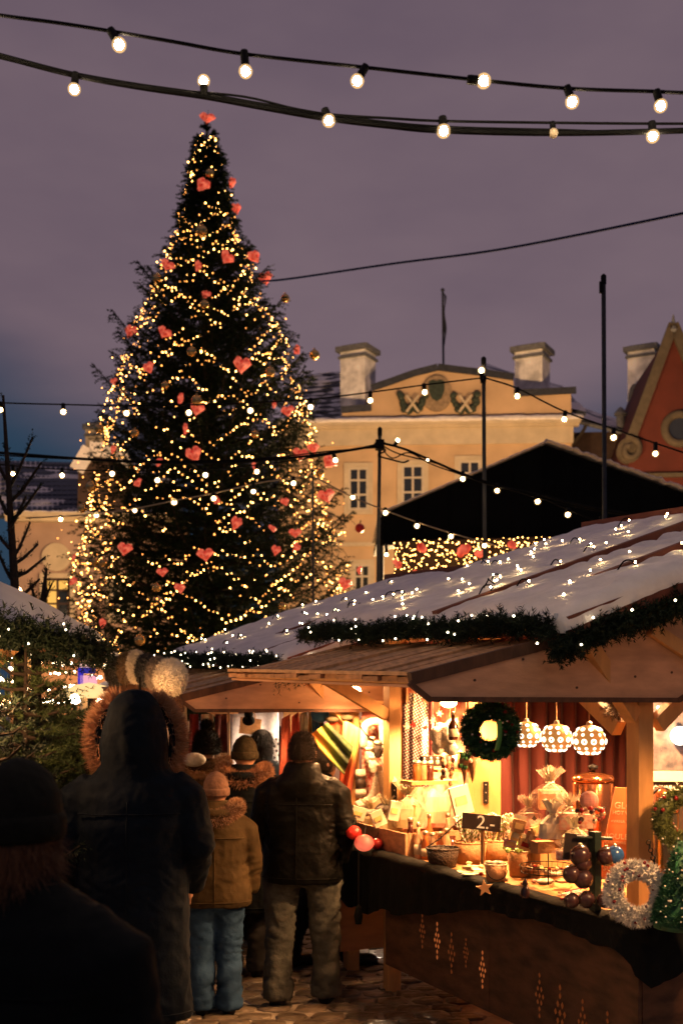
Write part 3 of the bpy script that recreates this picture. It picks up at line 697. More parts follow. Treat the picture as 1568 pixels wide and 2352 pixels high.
hearts = [(476, 272, 34), (465, 425, 36), (533, 420, 24), (543, 480, 28), (521, 593, 34), (585, 590, 34), (610, 640, 34), (385, 610, 28), (455, 612, 24), (472, 678, 24), (300, 762, 32), (378, 765, 28), (682, 805, 26), (342, 845, 28), (556, 840, 38), (263, 877, 18), (415, 915, 26), (453, 940, 34), (630, 930, 18), (661, 945, 30), (426, 985, 26), (260, 1033, 22), (447, 1045, 38), (365, 1062, 22), (690, 1045, 36), (720, 1030, 30), (756, 1062, 34), (587, 1073, 22), (317, 1110, 22), (497, 1150, 20), (655, 1153, 22), (750, 1140, 34), (542, 1203, 32), (627, 1215, 22), (678, 1225, 26), (680, 1258, 24), (287, 1262, 36), (634, 1265, 28), (472, 1275, 34), (373, 1315, 24), (414, 1352, 26), (825, 1310, 20), (792, 1342, 34), (170, 1280, 20), (168, 1335, 22), (236, 1432, 24)]
def on_tree(u, v, out=.1):
    """the point of the tree's surface seen at (u, v)"""
    p = P(u, v, TYY)
    for _ in range(4):
        R = tree_r(p.z)+out; dx = p.x-tree_x(p.z); dy = -math.sqrt(max(R*R-dx*dx, 0)) if abs(dx) < R else -.05
        p = P(u, v, TYY+dy)
    return p
random.seed(3)
def tiers(items, per):
    its = sorted(range(len(items)), key=lambda i: items[i][1]); out = {}
    for n in range(0, len(its), per):
        row = sorted(its[n:n+per], key=lambda i: items[i][0])
        for k, i in enumerate(row): out[i] = (n//per, k, len(row))
    return out
ORD = ['first', 'second', 'third', 'fourth', 'fifth', 'sixth', 'seventh', 'eighth', 'ninth', 'tenth']
def heart_label(what, tr_):
    n, k, m_ = tr_; return '%s, %s from left in the %s tier of them below the tree tip' % (what, ORD[k], ORD[n])
h_t = tiers(hearts, 6)
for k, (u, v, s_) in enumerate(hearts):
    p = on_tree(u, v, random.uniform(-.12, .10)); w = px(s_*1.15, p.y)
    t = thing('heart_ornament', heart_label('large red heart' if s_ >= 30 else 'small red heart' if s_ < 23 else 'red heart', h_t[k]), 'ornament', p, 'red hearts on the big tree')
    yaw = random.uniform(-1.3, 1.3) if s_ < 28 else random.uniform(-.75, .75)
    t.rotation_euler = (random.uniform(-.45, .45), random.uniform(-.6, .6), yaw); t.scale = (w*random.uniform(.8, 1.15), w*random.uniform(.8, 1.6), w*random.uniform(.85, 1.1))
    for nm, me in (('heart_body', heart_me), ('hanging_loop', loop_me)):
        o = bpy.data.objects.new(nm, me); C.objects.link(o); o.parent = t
bb = MB(); bb.ball((0, 0, 0), .5, 14, 10); bb_me = raw_mesh('bauble', bb, M_gold, True)
bc = MB(); bc.lathe([(.12, .47), (.12, .6), (.05, .62), (.05, .68)], 8); bc_me = raw_mesh('bauble_cap', bc, M_gold, True)
balls = [(722, 815, 24), (620, 855, 24), (440, 808, 22), (463, 530, 26), (470, 700, 22), (360, 640, 20), (655, 685, 20), (380, 885, 18), (452, 920, 26), (310, 995, 20), (228, 985, 22), (585, 997, 18), (210, 1118, 24), (190, 1168, 20), (237, 1292, 20), (360, 1350, 20), (322, 1470, 26), (648, 1392, 16), (755, 1190, 18), (482, 398, 20), (218, 1290, 18), (735, 1085, 20)]
b_t = tiers(balls, 4)
for k, (u, v, s_) in enumerate(balls):
    p = on_tree(u, v, .14); w = px(s_, p.y)
    t = thing('glass_bauble', heart_label('golden glass ball', b_t[k]), 'bauble', p, 'golden balls on the big tree'); t.scale = (w, w, w)
    for nm, me in (('glass_ball', bb_me), ('bauble_cap', bc_me)):
        o = bpy.data.objects.new(nm, me); C.objects.link(o); o.parent = t
p = on_tree(826, 1213, .3); t = thing('red_apple_bauble', 'dark red apple ball at the right tip of the big tree', 'bauble', p)
m = MB(); m.ball(p, px(11, p.y), 14, 10); obj('apple_body', m, M_red, t, True); m = MB(); m.tube([p+Vector((0, 0, .09)), p+Vector((.02, 0, .17))], .012, 6); obj('stalk', m, M_bark, t)

# ================================================================ STRING LIGHTS and their poles
def festoon(label, Y, cables, bulbs, r=None, mt=M_bulb, cab_r=.012, cmat=M_cable, name='string_light'):
    """cables: list of (pixel path, radius px or None); bulbs: (cable pixel u, v, bulb du, dv, radius px, lit)"""
    p0 = P(cables[0][0][0][0], cables[0][0][0][1], Y)
    t = thing(name, label, 'string lights', p0)
    for k, (path, rp) in enumerate(cables):
        m = MB(); m.tube(smooth_path([P(q[0], q[1], q[2] if len(q) > 2 else Y) for q in path], 60), px(rp, Y), 6); obj('cable', m, cmat, t)
    for (u, v, du, dv, rp, lit) in bulbs:
        a = P(u, v, Y); b = P(u+du, v+dv, Y); d = (b-a).normalized(); R_ = px(rp*.90, Y)
        rot = Vector((0, 0, 1)).rotation_difference(d).to_matrix(); ln = (b-a).length
        s_ = MB(); s_.lathe([(R_*.55, -R_*.35), (R_*.62, 0), (R_*.62, max(ln-R_*.75, R_*.4)), (R_*.72, max(ln-R_*.72, R_*.45))], 10, a, rot)
        so_ = obj('lamp_socket', s_, M_rubber, t, True)
        g = MB(); g.ball(b, R_, 14, 10); go_ = obj('bulb', g, M_shell if lit else M_frost, t, True)
        if lit: g = MB(); g.ball(b, R_*.62, 10, 8); obj('glowing_core', g, mt, go_, True)
    return t
festoon('uppermost string of big lit bulbs across the dusk sky', 3.7,
        [([(-1700, -150), (-400, -20), (0, 35), (130, 52), (258, 72), (400, 96), (560, 124), (830, 154), (1100, 184), (1300, 203), (1500, 210), (1568, 213), (1900, 222), (3200, 190)], 4.2)],
        [(256, 72, 18, 31, 18.5, 1), (561, 122, 3, 42, 17.5, 1), (838, 155, -18, 31, 17.5, 1), (1078, 183, 32, 3, 19, 1), (1302, 203, 11, 31, 17.5, 1), (1507, 212, 9, 31, 17, 1), (-40, 31, 5, 38, 18, 1), (1730, 218, 5, 40, 18, 1), (-390, -20, 3, 38, 18, 1), (2060, 222, 3, 38, 18, 1), (2400, 222, 3, 38, 18, 1)])
for k_, (x_, n_) in enumerate(((1.1, 0), (0.2, 0))):  # unseen bulb strings, added to light the flap and awning from the front
    Yb, zb = (1.0, 3.35) if k_ == 0 else (-1.6, 3.5)
    t_ = thing('string_light', ('added string of big bulbs, unseen just above the camera', 'added string of big bulbs, unseen behind the camera')[k_], 'string lights', (0, Yb, zb))
    m = MB(); m.tube(smooth_path([(-5, Yb+.6, zb+.5), (-2, Yb, zb+.06), (0, Yb-.1, zb), (2, Yb, zb+.06), (5, Yb+.6, zb+.5)], 40), .007, 6); obj('cable', m, M_cable, t_)
    for q in range(8):
        b_ = Vector((-3.4+q*.98, Yb, zb-.09+.012*(q-3.5)**2)); s_ = MB(); s_.lathe([(.013, .02), (.014, .08)], 10, b_); so_ = obj('lamp_socket', s_, M_rubber, t_, True); g = MB(); g.ball(b_, .0235, 14, 10); go_ = obj('bulb', g, M_shell, t_, True); g = MB(); g.ball(b_, .0146, 10, 8); obj('glowing_core', g, M_bulb, go_, True)
festoon('second big-bulb string on a thick twisted cable, just above the tree top', 3.9,
        [([(-1700, -190), (-400, 20), (0, 128), (170, 172), (320, 200), (470, 222), (600, 246), (750, 272), (900, 290), (1015, 300), (1270, 306), (1568, 300), (1900, 285), (3200, 170)], 6.5),
         ([(-1700, -186), (-400, 24), (0, 133), (170, 168), (320, 194), (470, 215), (600, 238), (750, 262), (900, 272), (1015, 278), (1270, 282), (1568, 284), (1900, 280), (3200, 165)], 3.0),
         ([(-1700, -180), (-400, 30), (0, 124), (200, 180), (400, 206), (560, 222), (690, 252), (850, 276), (1015, 291), (1270, 298), (1568, 304), (1900, 280), (3200, 165)], 2.6)],
        [(174, 172, -3, 33, 16, 1), (469, 218, -1, -32, 16, 1), (747, 255, 8, 22, 17, 1), (1016, 274, 2, 27, 18, 1), (1268, 284, 2, 22, 12.5, 0), (1496, 285, 2, 28, 17, 1), (-140, 110, 2, 30, 17, 1)])
S3 = 14.0
festoon('string of bulbs from the left edge through the tree at chimney height', S3,
        [([(-200, 915), (0, 925), (146, 929), (291, 932), (434, 930), (575, 925), (713, 917), (850, 901), (975, 884), (1106, 868)], 1.7)],
        [(146, 929, 0, 17, 8.5, 1), (291, 932, 0, 17, 8.5, 1), (434, 930, 0, 18, 8.5, 1), (575, 925, 0, 18, 8.5, 1), (713, 917, 0, 18, 8.5, 1), (850, 901, 0, 19, 8.5, 1), (973, 884, 2, 17, 8.5, 1), (1106, 868, -1, -17, 9.5, 1), (2, 925, 0, 16, 8, 1)], mt=M_bulb_mid)
festoon('string of bulbs falling from the middle pole past the red house', S3,
        [([(1114, 868), (1187, 892), (1295, 945), (1408, 985), (1504, 1018), (1600, 1050)], 1.9)],
        [(1187, 892, 0, 18, 8.5, 1), (1297, 946, -2, 17, 8.5, 1), (1408, 985, 0, 20, 9, 1), (1504, 1018, 0, 24, 8.5, 1)], mt=M_bulb_mid)
festoon('thick dark cable bundle with bulbs from left edge to the short pole', 13.5,
        [([(-200, 1030), (0, 1040), (160, 1052), (300, 1060), (430, 1063), (560, 1060), (720, 1046), (865, 1024)], 3.2),
         ([(-200, 1040), (0, 1046), (160, 1054), (330, 1058), (560, 1056), (760, 1036), (865, 1028)], 1.6),
         ([(-200, 1050), (31, 1070), (143, 1078), (300, 1082), (472, 1078), (640, 1062), (766, 1042), (865, 1020)], 1.4)],
        [(31, 1070, 0, 18, 7.5, 1), (143, 1077, 0, 15, 7.5, 1), (258, 1072, 0, 16, 8, 1), (362, 1086, 0, 17, 8, 1), (472, 1076, 0, 15, 8, 1), (590, 1068, 0, 15, 7.5, 1), (766, 1042, 4, 15, 8, 1)], mt=M_bulb_mid)
festoon('tangled cable bundle with bulbs from the short pole down to the hut roof', 13.5,
        [([(872, 1016), (930, 1032), (1000, 1062), (1110, 1108), (1230, 1135), (1330, 1160), (1480, 1188), (1600, 1205)], 2.8),
         ([(872, 1020), (915, 1042), (1000, 1064), (1110, 1104), (1260, 1150), (1400, 1178), (1480, 1184)], 1.6),
         ([(872, 1024), (900, 1052), (940, 1040), (1000, 1070), (1141, 1116), (1234, 1140), (1303, 1170), (1400, 1210)], 1.5)],
        [(905, 1024, 8, -13, 7, 1), (983, 1052, -1, 4, 5, 1), (1062, 1084, 0, 16, 7.5, 1), (1141, 1112, 0, 15, 7.5, 1), (1234, 1138, 0, 14, 8, 1), (1303, 1168, 0, 14, 8, 1), (1378, 1188, 2, 12, 7.5, 1)], mt=M_bulb_mid)
festoon('pale lit string of bulbs rising across the lower tree to a thin mast', 13.0,
        [([(60, 1190), (140, 1186), (220, 1180), (310, 1168), (400, 1150), (490, 1133), (590, 1110), (674, 1097), (716, 1091)], 1.6)],
        [(140, 1186, 0, 7, 7.5, 1), (222, 1180, 0, 3, 8, 1), (310, 1168, 0, 4, 7, 1), (400, 1150, 0, 3, 9, 1), (490, 1133, 1, 12, 8, 1), (582, 1112, 0, 17, 7.5, 1), (674, 1097, 0, 13, 7.5, 1)], mt=M_bulb_mid, cmat=mat('pale_cable', (.30, .22, .14), .5, var=.1))
festoon('string of bulbs dropping from the thin mast in front of the black tent', 13.0,
        [([(716, 1092), (810, 1142), (885, 1172), (957, 1199), (1035, 1224), (1112, 1246), (1186, 1264), (1300, 1290)], 1.6)],
        [(810, 1137, 0, 5, 7.5, 1), (884, 1168, 1, 10, 7.5, 1), (957, 1199, 0, 9, 7.5, 1), (1035, 1222, 0, 10, 7.5, 1), (1112, 1244, 0, 9, 7.5, 1), (1186, 1262, 0, 9, 7.5, 1), (887, 1250, 0, 24, 6.5, 1)], mt=M_bulb_mid, cmat=bpy.data.materials['pale_cable'])
m = MB(); m.tube(smooth_path([P(600, 646, 24), P(668, 640, 24), P(900, 606, 22), P(1160, 571, 20), P(1568, 490, 17), P(2000, 395, 14)], 40), .022, 6)
obj('overhead_wire', m, M_bluewire, label='single blue wire running from the tree up to the right', cat='wire', loc=P(668, 640, 24))
def pole(u0, v0, u1, v1, w, Y, label, extra=None):
    a = P(u0, v0, Y); b = P(u1, v1, Y); b = Vector((b.x, Y, 0)); t = thing('light_pole', label, 'pole', b)
    m = MB(); m.tube([b, a], px(w/2, Y), 10); obj('shaft', m, M_steel, t)
    k = MB(); k.lathe([(px(w*.62, Y), -.06), (px(w*.62, Y), .03), (.01, .05)], 10, a); obj('pole_cap', k, M_rubber, t)
    if extra:
        for (eu, ev, ew, eh) in extra: q = MB(); q.box(P(eu, ev, Y-.03), (px(ew, Y), px(ew, Y), px(eh, Y))); obj('junction_box', q, M_rubber, t)
    return t
pole(1110, 828, 1116, 1260, 9.5, 14.05, 'black pole with a bulb on top in front of the yellow house', [(1109, 872, 12, 14)])
pole(1385, 640, 1391, 1200, 10.5, 12.0, 'tallest bare pole, standing between yellow and red house', [(1379, 660, 7, 26)])
pole(872, 990, 860, 1350, 8.5, 13.55, 'short pole carrying tangled cables left of the black tent', [(872, 1022, 20, 22)])
pole(718, 1088, 722, 1395, 5, 13.05, 'thin mast standing in front of the big tree')
tg = MB(); tg.tube(smooth_path([P(860, 1018, 13.45), P(885, 1034, 13.4), P(868, 1046, 13.4), P(900, 1056, 13.4), P(925, 1062, 13.4), P(938, 1058, 13.45)], 30), px(2, 13.5), 6)
obj('loose_cable', tg, M_cable, label='loose end of cable looped at the top of the short pole', cat='cable', loc=P(885, 1034, 13.4))
# ================================================================ MARKET HUTS of the right-hand row
rng = np.random.default_rng(99); random.seed(99)
E0, E1, TN, TF = 2.263, 2.365, -.12, 2.54          # eave heights and ends
RZ, DR, DE = .335, 2.82, .70                         # roof pitch, ridge depth, eave depth
M_cut = glow('cutout_glow', (1.0, .25, .06), .34); M_cut_dim = glow('cutout_glow_dim', (1.0, .22, .05), .10)  # emissive inlays imitate light shining through cut holes
M_litplank = mat('lit_edge_plank', (.58, .36, .20), .7, var=.25, scale=5, stretch=(7, 1.2, 7), bump=.3, bscale=30)  # lighter plank tone, paints the light caught by the plank ends
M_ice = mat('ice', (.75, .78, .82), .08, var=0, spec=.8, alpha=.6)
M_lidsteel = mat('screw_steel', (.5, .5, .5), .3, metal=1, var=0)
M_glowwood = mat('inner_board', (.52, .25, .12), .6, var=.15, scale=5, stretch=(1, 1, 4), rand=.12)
def zeave(t): return E0+(E1-E0)*(t-TN)/(TF-TN)
def zroof(t, d): return zeave(t)+RZ*(d-DE) if d <= DR else zeave(t)+RZ*(DR-DE)-RZ*1.1*(d-DR)
def spruce_inlay(parent, t, d, z, along, out, s=1.0, off=0.0, dz=0.0):
    """a spruce of small glowing diamonds laid on a counter board, imitating holes lit from inside"""
    m = MB()
    for row, n in ((0, 1), (1, 1), (2, 2), (3, 3), (4, 2), (5, 1), (6, 1)):
        for k in range(n):
            c = W(t, d, z-row*.030*s+dz, off)+along*((k-(n-1)/2)*.026*s)+out*.002
            hx, hz = .008*s, .0125*s
            m.prism([c-along*hx, c+Vector((0, 0, -hz)), c+along*hx, c+Vector((0, 0, hz))], out*.002)
    obj('spruce_glow', m, M_cut if random.random() < .4 else M_cut_dim, parent)
def hut(label, off, dz, main):
    o = thing('market_hut', label, 'market stall', W(1.2, 1.25, 0, off))
    w = lambda t, d, z: W(t, d, z+dz, off)
    # roof boards under the snow
    rb = MB(); rb.prism([w(TN, DE, zroof(TN, DE)-.03), w(TF, DE, zroof(TF, DE)-.03), w(TF, DR, zroof(TF, DR)-.03), w(TN, DR, zroof(TN, DR)-.03)], (0, 0, .025))
    rb.prism([w(TN, DR, zroof(TN, DR)-.03), w(TF, DR, zroof(TF, DR)-.03), w(TF, 4.9, zroof(TF, 4.9)-.03), w(TN, 4.9, zroof(TN, 4.9)-.03)], (0, 0, .025))
    obj('roof', rb, M_redwood, o)
    fa = MB(); fa.beam(w(TN-.02, DE-.012, zeave(TN)-.04), w(TF+.02, DE-.012, zeave(TF)-.04), .022, .075); obj('eave_board', fa, M_redwood, o)
    for t_, nm in ((TN-.015, 'barge_board'), (TF+.015, 'barge_board')):
        b_ = MB(); b_.beam(w(t_, DE-.02, zroof(t_, DE)-.035), w(t_, DR, zroof(t_, DR)-.035), .024, .085); obj(nm, b_, M_redwood, o)
    rd = MB(); rd.beam(w(TN-.05, DR, zroof(TN, DR)+.055), w(TF, DR, zroof(TF, DR)+.055), .05, .07); obj('ridge_board', rd, M_redwood, o)
    for t_ in (.42, 1.04):
        b_ = MB(); b_.beam(w(t_, DE+.05 if t_ != 1.04 else DE+.02, zroof(t_, DE+.05)+.022), w(t_, DR-.02, zroof(t_, DR-.02)+.050), .055, .05); obj('roof_batten', b_, M_redwood, o)
    # snow: thick, rounded at eave and rake, sagging between the battens, rippled by tiles high up
    def snow(i, j):
        t = TN-.03+(TF-TN+.06)*i; d = DE-.05+(DR-DE+.03)*j
        ed = min(i/.03, (1-i)/.03, j/.05, 1); th = .056*math.sqrt(max(0, min(1, ed)))+.004
        q = (t*1.3+off, d*1.3, off); th += .024*noise.noise(q)+.012*noise.noise((t*6, d*6, 1+off))+.008*noise.noise((t*15, d*15, 4+off))-.014*max(0, noise.noise((t*2.6, d*2.6, 8+off))-.25)
        for t_ in (.42, 1.04): th -= .040*math.exp(-((t-t_)/.045)**2)*max(0, min(1, (d-.95-.2*noise.noise((t_, off, 3)))/.6))
        rip = max(0, min(1, (d-1.25)/.7))*max(0, min(1, (1.5-t)/.5)); th += rip*.024*math.sin(d*42+noise.noise((t*3, d*2, 0))*3)*(.6+.6*noise.noise((t*5, d*5, 7)))-rip*.026
        wob = .018*noise.noise((t*7, 3.1, off))*(j < .02)
        return w(t, d+wob, zroof(t, d)+th)
    s_ = MB(); s_.grid(snow, 110, 110); V = s_.v
    skirt = MB(); skirt.v = list(V); skirt.f = list(s_.f)
    n1 = 111
    for i in range(110):                                            # close the front and side faces of the slab of snow
        a, b = V[i], V[i+1]; k = len(skirt.v); skirt.v += [(a[0], a[1], a[2]-.05), (b[0], b[1], b[2]-.05)]; skirt.f.append((i+1, i, k, k+1))
        for side in (0, 110):
            p, q = i*n1+side, (i+1)*n1+side; a, b = V[p], V[q]; k = len(skirt.v); skirt.v += [(a[0], a[1], a[2]-.04), (b[0], b[1], b[2]-.04)]; skirt.f.append((p, q, k+1, k))
    obj('roof_snow', skirt, M_snow, o, True)
    for k in range(16):
        t_ = random.uniform(TN+.02, TF-.05); l_ = random.uniform(.03, .10); p = w(t_, DE-.045, zeave(t_)+.0); ic = MB(); ic.tube([p+Vector((0, 0, .02)), p+Vector((0, 0, -l_*.5)), p+Vector((0, 0, -l_))], [.009, .005, .001], 6); obj('icicle', ic, M_ice, o, True)
    sb = MB(); sb.grid(lambda i, j: w(TN+(TF-TN)*i, DR+.02+(4.9-DR)*j, zroof(TN+(TF-TN)*i, DR+.02+(4.9-DR)*j)+.06+.03*noise.noise((i*4, j*4, 9))), 30, 30); obj('rear_roof_snow', sb, M_snow, o, True)
    # posts, braces, beams, walls
    for k, (t_, d_, ww) in enumerate(((.09, 1.25, .085), (2.03, 1.656, .10), (2.51, 1.25, .085))):
        pz_ = .94 if k == 1 else 0
        b_ = MB(); b_.beam(w(t_, d_, pz_-dz if pz_ == 0 else pz_), w(t_, d_, 2.28), ww, ww, AX)
        if k == 1: b_ = MB(); b_.box((w(t_, d_, 0)+w(t_, d_, 0))/2+Vector((0, 0, 1.62)), (.20, .05, 1.34), Matrix.Rotation(-.22, 3, 'Z'))
        po = obj('post', b_, M_pine, o)
        if main and k:
            u_, v_, Y_, h_ = (899, 1815, None, 40) if k == 2 else (1118, 1821, None, 50)
            c = w(t_, d_, 0); c.z = CAM_H+(V0-v_)/FPX*(c.y-.06); h_ = px(h_, c.y)
            hp = MB(); hp.box(c+Vector((.012 if k == 2 else .0, -.058 if k == 2 else -.04, 0)), (.034, .012, h_), Matrix.Rotation(-.22, 3, 'Z')); pl = obj('hinge_plate', hp, M_iron, po)
            for dz_ in (-.36, 0, .36): sc = MB(); sc.ball(c+Vector((.012 if k == 2 else 0, -.067 if k == 2 else -.049, dz_*h_)), .005, 6, 4); obj('screw', sc, M_lidsteel, pl)
    tb = MB(); tb.beam(w(.0, 1.25, 2.325), w(2.6, 1.25, 2.325), .08, .09); obj('lintel', tb, M_pine, o)
    tb = MB(); tb.beam(w(.09, 1.30, 2.325), w(.09, 4.2, 2.325), .08, .09); obj('lintel', tb, M_pine, o)
    for (a_, b_) in (((2.505, 1.21, 1.80), (2.505, .62, 2.12)), ((.20, 1.22, 1.78), (.86, 1.20, 2.20)), ((.06, 1.32, 1.80), (.06, 1.86, 2.23)), ((.065, 1.19, 1.84), (-.06, .80, 2.20))):
        q = MB(); q.beam(w(*a_), w(*b_), .055, .075); obj('brace', q, M_pine, o)
    for k in range(13):                                             # boarded far end wall and back wall
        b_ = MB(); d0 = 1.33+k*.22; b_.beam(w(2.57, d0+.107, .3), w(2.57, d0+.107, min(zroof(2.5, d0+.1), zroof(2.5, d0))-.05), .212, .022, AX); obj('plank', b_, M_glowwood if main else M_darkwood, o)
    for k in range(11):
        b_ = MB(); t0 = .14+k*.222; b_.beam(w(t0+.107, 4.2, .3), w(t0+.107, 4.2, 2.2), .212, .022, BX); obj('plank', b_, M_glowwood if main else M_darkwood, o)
    # sloping plank awning along the front
    n_ = 15; A0, A1 = 0.0, 2.18
    for k in range(n_):
        t0 = A0+(A1-A0)*k/n_; t1 = A0+(A1-A0)*(k+1)/n_-.006; tm = (t0+t1)/2; ze = 2.012+.052*tm/2.18; j_ = random.uniform(-.006, .006); l_ = random.uniform(-.012, .012)
        b_ = MB(); b_.prism([w(t0, l_, ze+j_), w(t1, l_, ze+j_), w(t1, .74, ze+j_+.173), w(t0, .74, ze+j_+.173)], (0, 0, -.022)); obj('awning_plank', b_, M_plank, o)
    q = MB(); q.beam(w(A0-.02, -.02, 2.004), w(A0-.02, .74, 2.182), .034, .05); obj('awning_edge', q, M_darkwood, o)
    q = MB(); q.beam(w(A0+.02, .035, 2.026), w(A1, .035, 2.078), .085, .016, (0, 0, 1)); obj('awning_lit_edge', q, M_litplank, o)  # thin strip added to paint the awning's lit front edge
    q = MB(); q.beam(w(A0+.05, .06, 2.0), w(A1-.05, .06, 2.045), .05, .035); obj('awning_batten', q, M_pine, o)
    ml = MB(); ml.prism([w(A0+.01, .02, 1.968), w(A1, .02, 2.02), w(A1, 1.2, 2.20), w(A0+.01, 1.2, 2.16)], (0, 0, .012)); obj('awning_lining', ml, M_ply, o)
    # plywood flap over the near end
    pf = MB(); pf.prism([w(-.03, -.03, 1.99), w(-.03, .063, 1.925), w(-.03, 1.37, 1.918), w(-.03, 1.50, 1.985), w(-.03, 1.56, 2.05), w(-.03, 1.56, 2.46), w(-.03, .9, 2.24), w(-.03, .7, 2.155), w(-.03, 0, 1.995)], AX*.02)
    fl = obj('flap', pf, M_ply, o)
    ed = MB()
    for p0, p1 in (((-.03, 1.987), (.063, 1.921)), ((.063, 1.921), (1.37, 1.914)), ((1.37, 1.914), (1.5, 1.982)), ((1.5, 1.982), (1.56, 2.05))):
        ed.beam(w(-.034, p0[0], p0[1]), w(-.034, p1[0], p1[1]), .016, .022)
    obj('flap_edge', ed, M_darkwood, fl)
    st_ = MB(); st_.beam(w(-.055, 1.19, 2.235), w(-.055, 1.56, 2.05), .03, .06); obj('flap_stay', st_, M_pine, fl)
    kn = MB()
    for d_, z_ in ((.28, 2.0), (.52, 2.09), (.95, 2.13), (1.12, 2.02), (.80, 1.97), (1.33, 2.04)): kn.prism([w(-.031, d_+.007*math.cos(x), z_+.006*math.sin(x)) for x in np.linspace(0, 2*PI, 8)[:-1]], AX*-.002)
    obj('screw_head', kn, M_darkwood, fl)
    # counters
    ct = MB(); ct.prism([w(-.19, .99, .95), w(2.75, .99, .95), w(2.75, 1.80, .95), w(.62, 1.80, .95), w(.62, 2.7, .95), w(-.19, 2.7, .95)], (0, 0, -.035)); obj('counter_top', ct, M_pine, o)
    for (t0, t1, z0) in ((1.0, 2.165, .27), (-.17, .996, .27)):
        b_ = MB(); b_.prism([w(t0, 1.02, z0-dz), w(t1, 1.02, z0-dz), w(t1, 1.02, .90), w(t0, 1.02, .90)], BX*.02); bo = obj('counter_panel', b_, M_front, o)
        if main and t0 > .5:
            for (u_, v_, s_) in ((971, 2103, 1.0), (1005, 2122, 1.05), (1038, 2146, 1.15), (1071, 2158, .8), (1109, 2188, 1.0)):
                t_ = HY(u_, 1.02); c = W(t_, 1.02, 0); spruce_inlay(bo, t_, 1.018, CAM_H+(V0-v_)/FPX*c.y, AX, -BX, s_)
        elif main:
            for (u_, v_, s_) in ((1240, 2240, 1.1), (1287, 2268, 1.35), (1339, 2300, 1.1), (1396, 2328, 1.1)):
                t_ = HY(u_, 1.02); c = W(t_, 1.02, 0); spruce_inlay(bo, t_, 1.018, CAM_H+(V0-v_)/FPX*c.y, AX, -BX, s_)
    for (d0, d1) in ((1.045, 1.74), (1.745, 2.6)):
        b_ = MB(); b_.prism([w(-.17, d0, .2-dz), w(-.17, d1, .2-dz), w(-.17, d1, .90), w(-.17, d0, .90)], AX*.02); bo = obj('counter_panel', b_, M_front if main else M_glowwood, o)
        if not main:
            for k in range(3): spruce_inlay(bo, -.17, d0+.12+k*.17, .78, BX, -AX, .8, off, dz)
    # display tray on the far part of the counter
    for nm, pts, vec in (('tray_front', [(1.93, 1.03, .953), (2.9, 1.03, .953), (2.9, 1.03, 1.10), (1.93, 1.03, 1.10)], BX*.02), ('tray_end', [(1.93, 1.055, .953), (1.93, 1.6, .953), (1.93, 1.6, 1.10), (1.93, 1.055, 1.10)], AX*.02)):
        b_ = MB(); b_.prism([w(*q) for q in pts], vec); obj(nm, b_, M_plank, o)
    # black cloth hung along the counter edge
    path = [(2.95, .97), (2.2, .965), (1.6, .965), (1.0, .965), (.4, .965), (-.14, .965), (-.22, 1.02), (-.225, 1.4), (-.225, 1.9), (-.225, 2.6)]
    hang = [.42, .36, .28, .14, .10, .13, .27, .13, .11, .11]
    pp = sample_path([(a, b, 0) for a, b in path], 170); hh = np.interp(np.linspace(0, 1, 170), np.linspace(0, 1, 170)[[int(round(x)) for x in np.interp(range(len(path)), range(len(path)), np.linspace(0, 169, len(path)))]], hang)
    seg = np.concatenate([[0], np.cumsum(np.linalg.norm(np.diff(np.array(path), axis=0), axis=1))]); sl = np.linspace(0, seg[-1], 170); hh = np.interp(sl, seg, hang)
    def cl(i, j):
        k = min(169, int(round(i*169))); t, d = pp[k][0], pp[k][1]; h = hh[k]*(1+.18*noise.noise((sl[k]*5, off, 0)))
        if j < .2: x = j/.2; return w(t+(.07*(1-x) if d > 1.0 and t < 0 else 0), d+(.09*(1-x) if t > -.2 else .09*(1-x)*.2), .962+.012*math.sin(x*3)+.006*noise.noise((sl[k]*20, j*9, 0)))
        x = (j-.2)/.8; rip = .022*x*math.sin(sl[k]*23+2.5*noise.noise((sl[k]*3, 0, 0)))+.012*noise.noise((sl[k]*9, x*4, 0))
        out = -BX*(.012+abs(rip)) if t > -.2 else -AX*(.012+abs(rip)); return w(t, d, .958-h*x)+out
    q = MB(); q.grid(cl, 169, 18); obj('counter_cloth', q, M_cloth_black, o, True)
    return o
hut1 = hut('nearest snow-roofed market hut selling sweets and wreaths at a lit counter', 0.0, 0.0, True)
hut2 = hut('second snow-roofed hut down the row, hung with scarves and knitwear', 3.03, -.09, False)

# garlands of fir along the eaves, with small lights
def garland(label, pts, R, n, lights=0, at=None, twig=.09, nl=.036, k=14, hang=None, lightmat=None, w=.006):
    t = thing('fir_garland', label, 'garland', pts[0])
    V, F = garland_mesh(pts, R, n, twig, k, nl, w); np_obj('needles', V, F, M_needle2, t)
    m = MB(); m.tube(pts, .012, 5); obj('garland_wire', m, M_bark, t)
    c = sample_path(pts, 300)
    for i in range(lights):
        p = Vector(c[random.randrange(300)])+Vector((random.uniform(-1, 1), -abs(random.uniform(.2, 1)), random.uniform(-1, .9)))*R*1.05
        q = inst('mini_light', mini_me, p, t)
    return t
mini_me = raw_mesh('mini_light', MB().ball((0, 0, 0), .0055, 5, 4), M_fairy_cool)
rng = np.random.default_rng(5)
garland('dark fir garland with tiny lights along the nearest hut eave, below the snow', [W(t, .60-.02*math.sin(t*5), 2.235+.035*(t+.1)+.012*math.sin(t*7)) for t in np.linspace(-.1, 2.5, 14)], .07, 2200, 34, twig=.075)
garland('thick dark fir garland under the near gable edge of the nearest hut', [W(-.15, d, zroof(-.12, d)-.10+.012*math.sin(d*9)) for d in np.linspace(.60, 2.9, 12)], .085, 3400, 8, twig=.065, nl=.034, w=.007)
